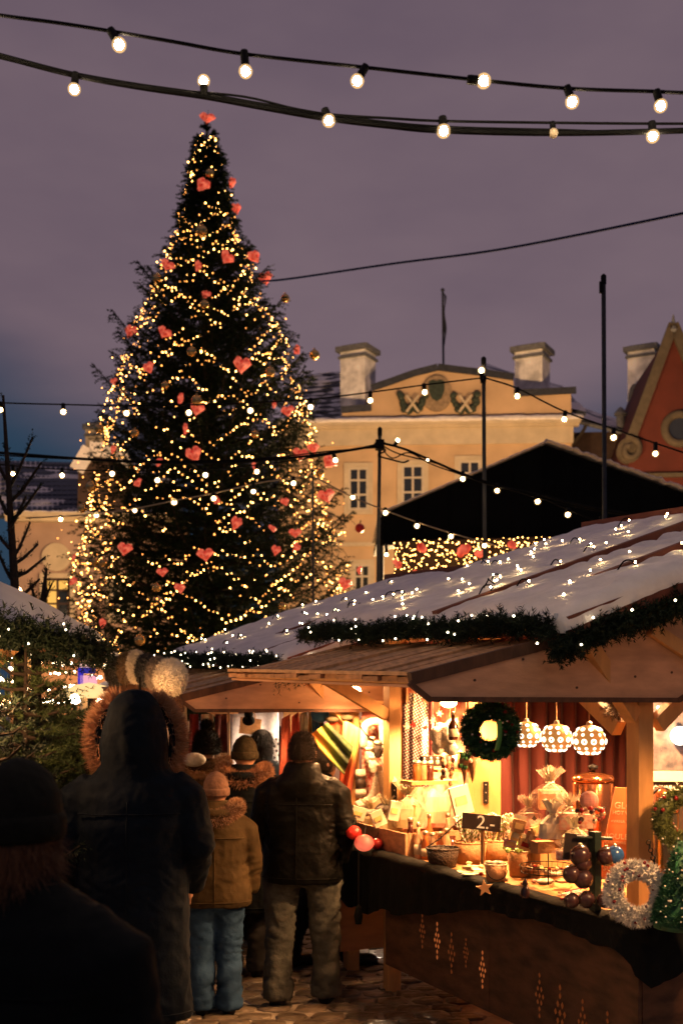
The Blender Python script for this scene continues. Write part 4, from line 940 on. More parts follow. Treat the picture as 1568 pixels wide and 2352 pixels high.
garland('dark fir garland with tiny lights along the second hut eave', [W(t, .60, 2.16+.035*(t+.1)+.012*math.sin(t*7), 3.03) for t in np.linspace(-.1, 2.5, 14)], .07, 1500, 60, twig=.075)
garland('fir garland under the near gable edge of the second hut', [W(-.17, d, zroof(-.12, d)-.20, 3.03) for d in np.linspace(.62, 2.0, 9)], .085, 420, 6, twig=.11)

# mini lights half sunk in the roof snow
def roof_lights(label, off, dz, n, seed):
    random.seed(seed); t = thing('roof_light_net', label, 'fairy lights', W(1, .8, 2.4+dz, off))
    me = raw_mesh('mini_light', MB().ball((0, 0, 0), .0052, 6, 4), M_fairy_roof)
    for i in range(n):
        a = random.uniform(-.05, 2.45); d = random.uniform(.8, 2.76)
        p = W(a, d, zroof(a, d)+.068+dz+random.uniform(0, .022), off); inst('mini_light', me, p, t)
        if random.random() < .28:
            m = MB(); x = random.uniform(.05, .10); m.tube(smooth_path([p+Vector((0, 0, -.02)), p+AX*x*.3+BX*random.uniform(-.03, .03)+Vector((0, 0, .004+random.uniform(0, .012))), p+AX*x+Vector((0, 0, .012)), p+AX*(x+.05)+Vector((0, 0, -.03))], 9), .004, 5); obj('cable_loop', m, M_cable, t)
roof_lights('net of mini lights half sunk in the snow of the nearest hut roof', 0, 0, 62, 8)
roof_lights('net of mini lights half sunk in the snow of the second hut roof', 3.03, -.09, 40, 9)

# lamps of the huts, with a few added to brighten the goods
def hut_lamp(at, watts, label, col=(1, .48, .18), r=.035, soft=.06, drop=.05, kind='SPOT'):
    t = thing('hut_lamp', label, 'lamp', at); m = MB(); m.ball(at, (r*1.5, r*1.5, r), 12, 8); obj('lamp_bulb', m, glow('hut_lamp_glow', col, 45), t, True)
    m = MB(); m.lathe([(r*.8, r*.7), (r*.8, r*1.6), (.008, r*1.7), (.006, r*6)], 10, at); obj('lamp_holder', m, M_rubber, t)
    ld = bpy.data.lights.new('hut_light', kind)
    if kind == 'SPOT': ld.spot_size = math.radians(158); ld.spot_blend = .35
    ld.energy = watts; ld.color = col; ld.shadow_soft_size = soft
    lo = bpy.data.objects.new('hut_light', ld); C.objects.link(lo); lo.parent = t; lo.location = (0, 0, -r-drop)
hut_lamp(P(1030, 1613, 7.1), 150, 'bright bare lamp under the lintel above the gift bags', col=(1, .52, .20))
hut_lamp(W(.62, 1.62, 2.2), 330, 'lamp under the ceiling above the sweets and white wreath', drop=.08)
hut_lamp(W(1.0, 1.7, 2.10, 3.03), 190, 'lamp inside the second hut above the scarves', col=(1, .68, .40))
hut_lamp(W(1.9, 2.2, 2.10, 3.03), 190, 'lamp deep in the second hut behind the knitwear', col=(1, .80, .62))
hut_lamp(P(1610, 1640, 5.45), 60, 'lamp under the flap just beyond the right edge of the picture')
hut_lamp(P(1790, 1540, 4.25), 75, 'added lamp out of view beyond the right edge, lighting the white wreath')  # added out of view to brighten the wreath and the counter corner
hut_lamp(W(1.62, 1.30, 2.2), 210, 'added lamp under the lintel, lighting the bottles and candy canes', col=(1, .45, .16))  # extra lamp added to light the goods from the front
hut_lamp(W(-.25, 1.10, 1.96, 3.03), 75, 'added unseen lamp at the second hut, lighting the felt shawls')  # hidden lamp added to brighten the hanging shawls and mittens
# ================================================================ GOODS of the nearest hut
random.seed(55); rng = np.random.default_rng(55)
CT = .953
M_curtain = mat('red_curtain', (.095, .011, .007), .75, var=.2, scale=3, stretch=(1, 1, .3), sheen=.2)
M_cello = mat('crinkled_cellophane', (.95, .82, .50), .12, var=.1, scale=20, spec=.8, alpha=.50)
M_paper = mat('warm_white_paper', (.80, .70, .50), .6, var=.1)
M_kraft = mat('kraft_basket', (.48, .25, .11), .7, var=.18, scale=22, bump=.3)
M_black = mat('black_board', (.035, .022, .015), .55, var=.15)
M_chalk = mat('white_chalk', (.82, .80, .74), .8, var=.05)
M_greenglass = mat('green_bottle_glass', (.01, .10, .025), .06, var=0, spec=.8)
M_amber = mat('amber_jar', (.42, .12, .03), .1, var=.3, scale=6, spec=.7)
M_darkglass = mat('dark_jar', (.07, .02, .012), .08, var=.2, spec=.8)
M_clear = mat('clear_jar_glass', (.70, .42, .24), .06, var=.3, scale=10, spec=.8)
M_lid = mat('metal_lid', (.75, .62, .45), .3, metal=.7, var=.05)
M_wicker = mat('dark_wicker', (.035, .02, .012), .6, var=.4, scale=60, bump=.8, bscale=80)
M_copper = mat('copper_urn', (.62, .23, .10), .17, metal=.95, var=.12, scale=4)
M_brass = mat('brass_urn', (.68, .44, .17), .2, metal=.95, var=.08)
M_white_tinsel = mat('white_tinsel', (.86, .83, .74), .5, var=.2, scale=12)
M_green_tuft = mat('green_tinsel', (.025, .10, .03), .45, var=.5, scale=14)
M_oranges = mat('orange_print', (.62, .17, .045), .55, var=.06)
M_cream_letter = mat('cream_lettering', (.85, .68, .42), .6, var=0)
M_pearl = mat('white_pearl', (.85, .80, .70), .2, var=0)
M_berry = mat('dark_red_berry', (.20, .012, .012), .2, var=.15)
M_choc = mat('chocolate_bauble', (.055, .022, .018), .25, var=.5, scale=16, spec=.6)
M_blueball = mat('blue_bauble', (.03, .10, .28), .2, var=.5, scale=9, spec=.7)
M_mint = mat('pale_green_sweet', (.50, .80, .25), .4, var=.15)
M_starwood = mat('pale_plywood_star', (.68, .36, .15), .6, var=.1)
M_knitw = mat('cream_wool', (.72, .66, .54), .85, var=.12, scale=40, bump=.5, bscale=70)

def lathe_thing(name, label, cat, loc, parts, group=None, n=14):
    t = thing(name, label, cat, loc, group)
    for nm, prof, mt in parts: m = MB(); m.lathe(prof, n, loc); obj(nm, m, mt, t, True)
    return t
def text(parent, body, at, size, mt, right, up, name='lettering', align='LEFT', ext=.0008):
    cu = bpy.data.curves.new(name, 'FONT'); cu.body = body; cu.size = size; cu.align_x = align; cu.extrude = ext
    cu.materials.append(mt); o = bpy.data.objects.new(name, cu); C.objects.link(o); o.parent = parent
    r = Vector(right).normalized(); u_ = Vector(up); u_ = (u_-r*u_.dot(r)).normalized(); n_ = r.cross(u_)
    bpy.context.view_layer.update(); dg = bpy.context.evaluated_depsgraph_get(); me = bpy.data.meshes.new_from_object(o.evaluated_get(dg)); bpy.data.objects.remove(o)
    M_ = Matrix((r, u_, n_)).transposed().to_4x4(); me.transform(Matrix.Translation(Vector(at)-ORG[parent.name]) @ M_); me.name = name
    return link_mesh(name, me, parent)

# curtain at the back and textiles on the far wall
def curt(d0, d1, t_, z0, z1, folds, amp, mt, name, label, cat, seed=0):
    m = MB(); m.grid(lambda i, j: W(t_+amp*math.sin(i*folds*2*PI+1.1*math.sin(j*3+i*5+seed))*(.6+.4*(1-j))+.01*noise.noise((i*20, j*4, seed)), d0+(d1-d0)*i+.06*(1-j)*math.sin(i*5+seed), z0+(z1-z0)*j), 110, 26)
    return obj(name, m, mt, smooth=True, loc=W(t_, d0, z0), label=label, cat=cat)
curt(1.98, 3.3, 2.36, .5, 2.33, 11, .035, M_curtain, 'curtain', 'dark red curtain hanging in folds behind the copper urn', 'curtain')
M_pinkcloth = mat('pink_patterned_cloth', (.58, .13, .08), .8, var=0, scale=16, col2=(.80, .50, .34), detail=2)
curt(1.36, 1.97, 2.50, 1.05, 2.30, 4, .018, M_pinkcloth, 'wall_cloth', 'pink patterned cloth pinned on the far wall of the nearest hut', 'cloth', 4)
# dotted long fabric beside the left post
def dotted(col, dot, s): 
    m = mat('dotted_fabric', col, .7, var=0, bump=.01); nt = m.node_tree; b = nt.nodes['Principled BSDF']
    tc = nt.nodes.new('ShaderNodeTexCoord'); mp = nt.nodes.new('ShaderNodeMapping'); mp.inputs['Scale'].default_value = (s, 0, s); mp.inputs['Rotation'].default_value = (0, .5, 0)
    vo = nt.nodes.new('ShaderNodeTexVoronoi'); vo.inputs['Scale'].default_value = 1; vo.inputs['Randomness'].default_value = .1
    rp = nt.nodes.new('ShaderNodeValToRGB'); rp.color_ramp.elements[0].position = .26; rp.color_ramp.elements[0].color = tuple(dot)+(1,); rp.color_ramp.elements[1].position = .32; rp.color_ramp.elements[1].color = tuple(col)+(1,)
    nt.links.new(tc.outputs['Object'], mp.inputs[0]); nt.links.new(mp.outputs[0], vo.inputs['Vector']); nt.links.new(vo.outputs['Distance'], rp.inputs[0]); nt.links.new(rp.outputs[0], b.inputs['Base Color']); return m
M_dots = dotted((.10, .045, .05), (.85, .78, .70), 62)
c = P(952, 1610, 7.15); m = MB()
m.grid(lambda i, j: P(925+58*i+ (1-abs(2*i-1))*0+ (j*18*(0.5-i)*0) + (0 if j > .2 else 0) + (14*(.5-i)*2 if j < .12 else 0), 1592+215*j, 7.15-.05*math.sin(i*PI)-.01*math.sin(i*19)), 22, 24)
obj('dotted_scarf', m, M_dots, smooth=True, loc=c, label='long dotted dark fabric hanging beside the left hut post', cat='scarf')
m = MB(); m.grid(lambda i, j: P(984+12*i, 1605+150*j, 7.1-.03*math.sin(i*PI)), 6, 12, thick=(0, .01, 0)); obj('dark_red_ribbon', m, mat('wine_cloth', (.16, .02, .02), .7), smooth=True, loc=P(990, 1605, 7.1), label='narrow wine-red cloth strip beside the dotted fabric', cat='ribbon')
# jars and small things on a wall shelf
sh = MB(); sh.box(P(985, 1796, 7.0), (.32, .16, .022), Matrix.Rotation(.40, 3, 'Z')); obj('wall_shelf', sh, M_pine, loc=P(985, 1796, 7.0), label='small wooden shelf with jars inside the nearest hut', cat='shelf')
jars = [(957, 22, 46, M_amber, 'amber jar at the left of the small wall shelf'), (972, 20, 44, M_kraft, 'light brown jar in the middle of the small wall shelf'), (986, 20, 44, M_darkglass, 'dark red jar at the right of the small wall shelf')]
for u_, w_, h_, mt, lb in jars:
    p = P(u_, 1793, 6.98); r_ = px(w_/2.2, 6.98); h = px(h_, 6.98)
    lathe_thing('jar', lb, 'jar', p, [('jar_glass', [(r_*.9, 0), (r_, .01), (r_, h*.78), (r_*.8, h*.84)], mt), ('jar_lid', [(r_*.9, h*.84), (r_*.92, h*.98), (r_*.2, h)], M_lid)])
bx = MB(); bx.box(P(988, 1748, 7.05), (px(46, 7), .05, px(24, 7)), Matrix.Rotation(.4, 3, 'Z')); t = obj('picture_box', bx, M_black, loc=P(988, 1748, 7.05), label='dark box with three pale figures printed on it, above the jars', cat='box')
m = MB()
for k in range(3): m.ball(P(974+k*15, 1750, 6.995), (.012, .006, .016), 8, 6); m.ball(P(974+k*15, 1742, 6.995), .008, 8, 6)
obj('printed_figure', m, M_paper, t)
# gift bags in cellophane: bag, contents, gathered top, ribbon
M_gift = mat('gift_box_gold', (.78, .52, .20), .5, var=.25, scale=12)
M_foil = mat('shiny_foil', (.92, .80, .52), .18, var=.15, scale=30, spec=.9)
M_ribbon = mat('cream_ribbon', (.85, .72, .45), .4, var=.1)
def gift_bag(u, v, w_px, h_px, z, label, mt=M_gift, flare=1.0, cello=M_cello, group=None, Y=None):
    b = G(u, v, z) if Y is None else P(u, v, Y); w = px(w_px, b.y); h = px(h_px, b.y); t = thing('gift_bag', label, 'gift bag', b, group)
    m = MB(); R_ = Matrix.Rotation(random.uniform(-.5, .5), 3, 'Z'); m.box(b+Vector((0, 0, h*.24)), (w*.62, w*.45, h*.48), R_); obj('contents', m, mt, t)
    m = MB(); n = 18; rings = [(.46, .0), (.52, .18), (.50, .40), (.30, .56), (.10, .66), (.20, .76), (.42*flare, 1.0)]
    vv = []; 
    for r_, z_ in rings:
        for j in range(n): a = 2*PI*j/n; q = r_*w*(1+random.uniform(-.16, .16)); vv.append(b+Vector((q*math.cos(a), q*.7*math.sin(a), z_*h*(1+(random.uniform(-.09, .09) if z_ > .7 else 0)))))
    m.add(vv, [(i*n+j, i*n+(j+1) % n, (i+1)*n+(j+1) % n, (i+1)*n+j) for i in range(len(rings)-1) for j in range(n)]); obj('cellophane', m, cello, t)
    nb = int(90*flare); a_ = rng.random(nb)*2*PI; sp_ = .45+.35*flare; dd = unit(np.stack([np.cos(a_)*sp_*rng.random(nb), np.sin(a_)*sp_*rng.random(nb), np.ones(nb)], 1)); V, F = hair_tris(np.tile(np.array(b)+np.array([0, 0, h*.66]), (nb, 1)), dd, h*.36, w*.07, 1, .12); np_obj('gathered_top', V, F, M_foil, t)
    m = MB(); m.torus(b+Vector((0, 0, h*.66)), w*.11, w*.03, None, 10, 5); m.tube([b+Vector((0, -w*.1, h*.66)), b+Vector((w*.2, -w*.2, h*.52)), b+Vector((w*.22, -w*.2, h*.36))], w*.022, 5); m.tube([b+Vector((0, -w*.1, h*.66)), b+Vector((-w*.2, -w*.2, h*.55)), b+Vector((-w*.3, -w*.2, h*.45))], w*.022, 5); obj('ribbon', m, M_ribbon, t)
    return t
gift_bag(852, 1906, 60, 70, 1.02, 'cellophane gift bag at the left end of the display tray', group=None)
gift_bag(893, 1918, 58, 88, 1.02, 'yellowish gift bag in the middle of the display tray')
gift_bag(937, 1900, 72, 110, 1.08, 'gift bag behind the dark bottles, in cellophane', flare=1.2)
gift_bag(992, 1888, 86, 150, 1.08, 'largest cellophane gift bag, its gathered top fanned like a fountain', flare=1.5, mt=M_paper)
gift_bag(1042, 1880, 66, 112, 1.08, 'cellophane gift bag between the fanned bag and the green bottles')
for k, (u, v, w_, h_, a) in enumerate(((822, 1868, 34, 30, .3), (868, 1880, 30, 36, -.4), (905, 1862, 26, 44, .2), (1058, 1838, 46, 66, -.25))):
    b = P(u, v, 7.05-.12*k); m = MB(); m.box(b, (px(w_, b.y), .03, px(h_, b.y)), Matrix.Rotation(a, 3, 'Y') @ Matrix.Rotation(.3, 3, 'Z')); t = obj('paper_packet', m, M_paper, loc=b, label=('pale paper packet leaning at the far end of the tray', 'pale paper packet second from the far end of the tray', 'tall pale packet beside the left post', 'large cream paper board behind the green bottles')[k], cat='packet')
    m = MB(); m.box(b+Vector((0, -.02, 0)), (px(w_*.6, b.y), .004, px(h_*.3, b.y)), Matrix.Rotation(a, 3, 'Y') @ Matrix.Rotation(.3, 3, 'Z')); obj('paper_label', m, M_gift, t)
# bottles with white caps, dark bottles, green bottles
def bottle(u, v, w_px, h_px, mt, label, cap=M_lid, neck=.35, z=CT, group=None, Y=None):
    b = G(u, v, z) if Y is None else P(u, v, Y); r = px(w_px/2, b.y); h = px(h_px, b.y)
    return lathe_thing('bottle', label, 'bottle', b, [('bottle_glass', [(r*.9, 0), (r, .01), (r, h*.52), (r*neck*1.1, h*.70), (r*neck, h*.9)], mt), ('bottle_cap', [(r*neck*1.25, h*.88), (r*neck*1.25, h*.985), (r*.1, h)], cap), ('bottle_label', [(r*1.015, h*.12), (r*1.015, h*.40)], M_paper)], group)
bottle(942, 1968, 22, 92, M_darkglass, 'tall dark bottle with pale cap, leftmost of the bottle row', neck=.5)
bottle(960, 1972, 20, 84, M_clear, 'clear bottle next to the leftmost dark bottle')
bottle(985, 1958, 22, 90, M_amber, 'amber bottle with pale cap standing in the back of the row')
for k, (u, v) in enumerate(((976, 1974), (993, 1978), (1010, 1976), (1026, 1968))): bottle(u, v, 19, 66, M_clear if k % 2 else M_amber, ('short amber bottle, first of the four white-capped ones', 'short clear bottle, second of the four white-capped ones', 'short amber bottle, third of the four white-capped ones', 'short clear bottle, fourth of the four white-capped ones')[k], neck=.55)
bottle(1028, 1950, 26, 84, M_clear, 'wide clear bottle with dark band behind the white-capped row', neck=.4)
for k, (u, v) in enumerate(((1052, 1915), (1064, 1918), (1076, 1912))): bottle(u, v, 17, 88, M_greenglass, ('green bottle, left of the three', 'green bottle, middle of the three', 'green bottle, right of the three')[k], neck=.6, cap=M_lid)
bottle(1082, 1938, 22, 50, M_amber, 'squat amber bottle below the price board', neck=.7)
p = G(1038, 1965, CT); t = thing('dark_jug', 'round glossy dark jug beside the wicker basket', 'jug', p); m = MB(); m.lathe([(.03, 0), (.045, .02), (.048, .06), (.03, .095), (.02, .10), (.022, .12)], 14, p); obj('jug_body', m, M_darkglass, t, True); m = MB(); m.torus(p+Vector((.045, 0, .065)), .025, .006, Matrix.Rotation(PI/2, 3, 'X'), 14, 6); obj('jug_handle', m, M_darkglass, t, True)
# price board
pb = [P(1062, 1866, 6.05), P(1150, 1875, 6.02), P(1148, 1912, 6.02), P(1060, 1902, 6.05)]
t = thing('price_board', 'small dark board with the price 2.- chalked in white', 'sign', P(1105, 1975, 6.05)); m = MB(); m.prism(pb, (0, .014, 0)); obj('board', m, M_black, t)
m = MB(); m.beam(P(1108, 1905, 6.06), P(1108, 1985, 6.06), .022, .012); obj('stake', m, M_pine, t)
text(t, '2.-', P(1092, 1901, 5.99), px(42, 5.99), M_chalk, (1, -.03, -.105), (0.1, 0, 1))
# candy canes in two kraft baskets
M_cane = mat('candy_cane', (.85, .80, .70), .3, var=0, spec=.6); nt = M_cane.node_tree; b_ = nt.nodes['Principled BSDF']
tc = nt.nodes.new('ShaderNodeTexCoord'); wv = nt.nodes.new('ShaderNodeTexWave'); wv.inputs['Scale'].default_value = 22; wv.inputs['Distortion'].default_value = 0; wv.bands_direction = 'DIAGONAL'
rp = nt.nodes.new('ShaderNodeValToRGB'); rp.color_ramp.elements[0].color = (.85, .80, .70, 1); rp.color_ramp.elements[0].position = .55; rp.color_ramp.elements[1].color = (.55, .05, .03, 1); rp.color_ramp.elements[1].position = .68; el = rp.color_ramp.elements.new(.9); el.color = (.10, .30, .06, 1)
nt.links.new(tc.outputs['Object'], wv.inputs[0]); nt.links.new(wv.outputs[0], rp.inputs[0]); nt.links.new(rp.outputs[0], b_.inputs['Base Color'])
cm = MB(); cm.tube([(0, 0, 0), (0, 0, .118)]+[(.016-.016*math.cos(a), 0, .118+.018*math.sin(a)) for a in np.linspace(.3, PI, 7)]+[(.032, 0, .098)], .0068, 7); cane_me = raw_mesh('candy_cane', cm, M_cane, True)
def basket(u, v, w_px, h_px, label, mt=M_kraft, taper=.85, rim=True):
    b = G(u, v, CT); r = px(w_px/2, b.y); h = px(h_px, b.y); t = thing('basket', label, 'basket', b)
    m = MB(); m.lathe([(r*taper, 0), (r, h), (r*.93, h), (r*taper*.9, .01)], 20, b); obj('basket_body', m, mt, t, True)
    m = MB(); m.torus(b+Vector((0, 0, h)), r*.97, .006, None, 22, 6); obj('basket_rim', m, mt, t, True); return b, r, h
for (u, v, w_, h_, lb, n, lb2) in ((1080, 1982, 76, 48, 'kraft basket full of candy canes, left one', 26, 'striped candy cane in the left kraft basket'), (1140, 1972, 84, 44, 'kraft basket full of candy canes, right one behind the mints', 28, 'striped candy cane in the right kraft basket')):
    b, r, h = basket(u, v, w_, h_, lb)
    for k in range(n):
        a = random.random()*2*PI; q = r*math.sqrt(random.random())*.85; p = b+Vector((q*math.cos(a), q*math.sin(a), h*.95+random.uniform(0, .03)))
        o = props(link_mesh('candy_cane', cane_me, None, p), lb2, 'candy cane', lb2.replace('striped candy cane', 'candy canes')); o.rotation_euler = (random.uniform(-.3, .3)-.4*math.sin(a)*(q/r), random.uniform(-.3, .3)+.4*math.cos(a)*(q/r), random.random()*6)
b, r, h = basket(1016, 1990, 78, 42, 'low black wicker basket at the counter edge', M_wicker, .78)
m = MB(); m.tube([b+Vector((-r, 0, h)), b+Vector((-r*.2, 0, h*1.5)), b+Vector((r*1.1, 0, h*2.6))], .005, 6); obj('loose_twig', m, M_wicker, loc=b, label='thin twig sticking up out of the black wicker basket', cat='twig')
# cups of mints, buckets
def pot(u, v, w_px, h_px, label, name='bucket', mt=M_kraft, handle=False):
    b = G(u, v, CT); r = px(w_px/2, b.y); h = px(h_px, b.y); t = thing(name, label, name, b); m = MB(); m.lathe([(r*.8, 0), (r, h), (r*.94, h), (r*.75, .012)], 20, b); obj('pot_body', m, mt, t, True)
    m = MB(); m.torus(b+Vector((0, 0, h)), r*.98, .004, None, 20, 5); obj('pot_rim', m, M_ribbon, t, True)
    if handle: m = MB(); m.torus(b+Vector((0, -r*.6, h*.75)), r*.9, .0025, Matrix.Rotation(1.2, 3, 'X'), 20, 5, PI, 2*PI); obj('pot_handle', m, M_iron, t)
    return b, r, h
b, r, h = pot(1138, 2030, 52, 46, 'pale wooden bucket with wire handle near the counter edge', handle=True)
for k in range(9): p = b+Vector((random.uniform(-.7, .7)*r, random.uniform(-.7, .7)*r, h+.006)); m = MB(); m.ball(p, (.016, .012, .01), 8, 5); obj('sweet', m, M_paper, loc=p, label='wrapped pale sweet heaped in the wooden bucket', cat='sweet', group='sweets in the wooden bucket')
b, r, h = pot(1195, 2012, 64, 60, 'wide kraft tub heaped with pale green sweets', name='tub')
gm = raw_mesh('green_sweet', MB().ball((0, 0, 0), .015, 8, 6), M_mint, True)
for k in range(44):
    a = random.random()*2*PI; q = r*1.25*math.sqrt(random.random()); p = b+Vector((q*math.cos(a), q*math.sin(a), h+.005+.030*(1-q/r/1.3)+random.uniform(-.004, .008)))
    props(link_mesh('green_sweet', gm, None, p), 'pale green round sweet heaped in the kraft tub', 'sweet', 'green sweets in the tub')
# envelopes and cookies spread on the counter
for k in range(12):
    u, v = random.uniform(1062, 1120), random.uniform(1988, 2014); p = G(u, v, CT+.003+.0035*k)
    m = MB(); m.box(p, (random.uniform(.05, .08), random.uniform(.04, .06), .003), Matrix.Rotation(random.uniform(-.7, .7), 3, 'Z') @ Matrix.Rotation(random.uniform(-.12, .12), 3, 'X'))
    obj('card', m, M_paper, loc=p, label='white card in the loose heap before the candy canes', cat='card', group='cards heaped on the counter')
for k in range(7):
    p = G(random.uniform(1066, 1112), random.uniform(1980, 1996), CT+.05); m = MB(); m.lathe([(.016, 0), (.018, .004), (.012, .010), (.002, .011)], 10, p, Matrix.Rotation(random.uniform(-.5, .5), 3, 'X')); obj('cookie', m, M_gift, loc=p, label='yellow biscuit lying on the heap of cards', cat='biscuit', group='biscuits on the cards')
# two-tier wire stand
c = G(1258, 2032, CT); s = c.y/FPX; t = thing('wire_stand', 'two-tier black wire stand with ring handle, full of small sweets', 'stand', c)
m = MB(); m.tube([c, c+Vector((0, 0, 118*s))], .0035, 6); obj('rod', m, M_iron, t)
m = MB(); m.torus(c+Vector((0, 0, 131*s)), 13*s, .003, Matrix.Rotation(PI/2, 3, 'X'), 20, 6); obj('ring_handle', m, M_iron, t)
for nm, z_, R_ in (('lower_tray', 30, 62), ('upper_tray', 82, 42)):
    m = MB()
    for q, dz_ in ((R_, 0), (R_*1.05, 14)): m.torus(c+Vector((0, 0, (z_+dz_)*s)), q*s, .0028, None, 30, 5)
    for k in range(30): a = 2*PI*k/30; m.tube([c+Vector((R_*s*math.cos(a), R_*s*math.sin(a), z_*s)), c+Vector((R_*1.05*s*math.cos(a), R_*1.05*s*math.sin(a), (z_+14)*s))], .0015, 4)
    for k in range(4): a = PI*k/4; m.tube([c+Vector((-R_*s*math.cos(a), -R_*s*math.sin(a), z_*s)), c+Vector((R_*s*math.cos(a), R_*s*math.sin(a), z_*s))], .0015, 4)
    obj(nm, m, M_iron, t)
    for k in range(34 if R_ > 50 else 18):
        a = random.random()*2*PI; q = (R_-6)*s*math.sqrt(random.random()); p = c+Vector((q*math.cos(a), q*math.sin(a), (z_+5+random.uniform(0, 5))*s))
        m = MB(); m.ball(p, (random.uniform(.006, .012), .008, .007), 6, 5); obj('sweet', m, random.choice((M_paper, M_berry, M_mint, M_clear, M_gift)), loc=p, label='small wrapped sweet lying on the %s tier of the wire stand' % ('lower' if R_ > 50 else 'upper'), cat='sweet', group='sweets on the %s tier' % ('lower' if R_ > 50 else 'upper'))
# back crate with clear sweet bags, and bags around it
cb = P(1275, 1935, 6.05); m = MB(); m.box(cb+Vector((.10, .16, -.17)), (.50, .2, .30), Matrix.Rotation(.42, 3, 'Z')); obj('display_crate', m, M_pine, loc=cb, label='wooden crate carrying the sweet bags in front of the urn', cat='crate')
M_pinkcandy = mat('pink_striped_sweets', (.80, .26, .17), .4, var=0, scale=45, col2=(.92, .80, .66), detail=1)
M_cello2 = mat('clear_sweet_bag', (.9, .62, .45), .1, var=.1, spec=.8, alpha=.26)
gift_bag(1213, 1902, 60, 72, 1.15, 'clear bag of pink striped sweets beside the curtain', mt=M_pinkcandy, cello=M_cello2, Y=6.0)
gift_bag(1262, 1858, 82, 92, 1.2, 'tied clear bag of orange sweets standing highest on the crate', mt=mat('orange_sweets', (.75, .26, .09), .4, var=0, scale=40, col2=(.88, .55, .28), detail=1), cello=M_cello2, Y=5.95)
gift_bag(1305, 1905, 72, 78, 1.12, 'clear bag of red and white sweets left of the bauble stand', mt=M_pinkcandy, cello=M_cello2, Y=5.6)
gift_bag(1268, 1925, 60, 84, 1.05, 'white paper bag of sweets behind the wire stand', mt=M_paper, cello=mat('white_paper_bag', (.85, .76, .58), .6, var=.08), Y=5.62)
gift_bag(1345, 1902, 46, 66, 1.1, 'rosy bag of sweets in front of the copper urn', mt=M_pinkcandy, cello=M_cello2, Y=5.5)
for k, (u, v, rz) in enumerate(((1290, 1868, .3), (1226, 1880, -.4))):
    p = P(u, v, 5.85); m = MB(); m.box(p, (.085 if k == 0 else .02, .006, .022 if k == 0 else .02), Matrix.Rotation(.15 if k == 0 else .7, 3, 'Y')); t = obj('shelf_label', m, M_paper if k == 0 else M_black, loc=p, label=('narrow printed label strip on the crate edge', 'small dark diamond tag on the pink sweets')[k], cat='label')
p = P(1245, 1945, 5.7); m = MB(); m.box(p, (.10, .07, .06), Matrix.Rotation(.4, 3, 'Z')); obj('cardboard_box', m, M_kraft, loc=p, label='small kraft box below the pink sweet bag', cat='box')
# flat sweet packs lying right of the stand, red sticks
for k in range(9):
    p = G(1290+random.uniform(-45, 60), 1985+random.uniform(-30, 45), CT+.012+.004*k); m = MB(); m.ball(p, (.055, .035, .014), 10, 6, Matrix.Rotation(random.uniform(-1, 1), 3, 'Z')); obj('sweet_pack', m, random.choice((M_paper, M_clear, M_gift)), smooth=True, loc=p, label='shiny flat packet of sweets lying right of the wire stand', cat='packet', group='flat packets on the counter')
for k in range(16):
    p = G(1315+random.uniform(-40, 55), 2062+random.uniform(-14, 14), CT+.012+.003*(k % 5)); a = random.uniform(-.5, .5); m = MB(); m.tube([p, p+Vector((.11*math.cos(a), .11*math.sin(a), .012))], .006, 6); obj('candy_stick', m, (M_red, M_pinkcandy, M_paper)[k % 3], loc=p, label='red or white candy stick in the heap below the baubles', cat='candy stick', group='candy sticks heaped near the baubles')
# little dark figure, wooden stars
c = G(1205, 2062, CT); lathe_thing('dark_figurine', 'small dark figurine standing at the counter edge', 'figurine', c, [('robe', [(.022, 0), (.024, .012), (.018, .045), (.012, .058)], M_choc), ('figure_head', [(.010, .056), (.014, .066), (.011, .078), (.004, .095)], M_choc)])
for (u, v, s_, lb) in ((1199, 2085, 22, 'pale wooden star hanging at the counter edge below the figurine'), (1112, 2040, 20, 'pale wooden star on the counter edge below the cards')):
    p = P(u, v, G(u, 2050, .93).y-.06); R_ = px(s_, p.y); a0 = .45; m = MB(); m.prism([p+Vector((R_*(1 if k % 2 == 0 else .42)*math.cos(a0+k*PI/5), 0, R_*(1 if k % 2 == 0 else .42)*math.sin(a0+k*PI/5))) for k in range(10)], (.002, .008, 0)); obj('wooden_star', m, M_starwood, loc=p, label=lb, cat='star')
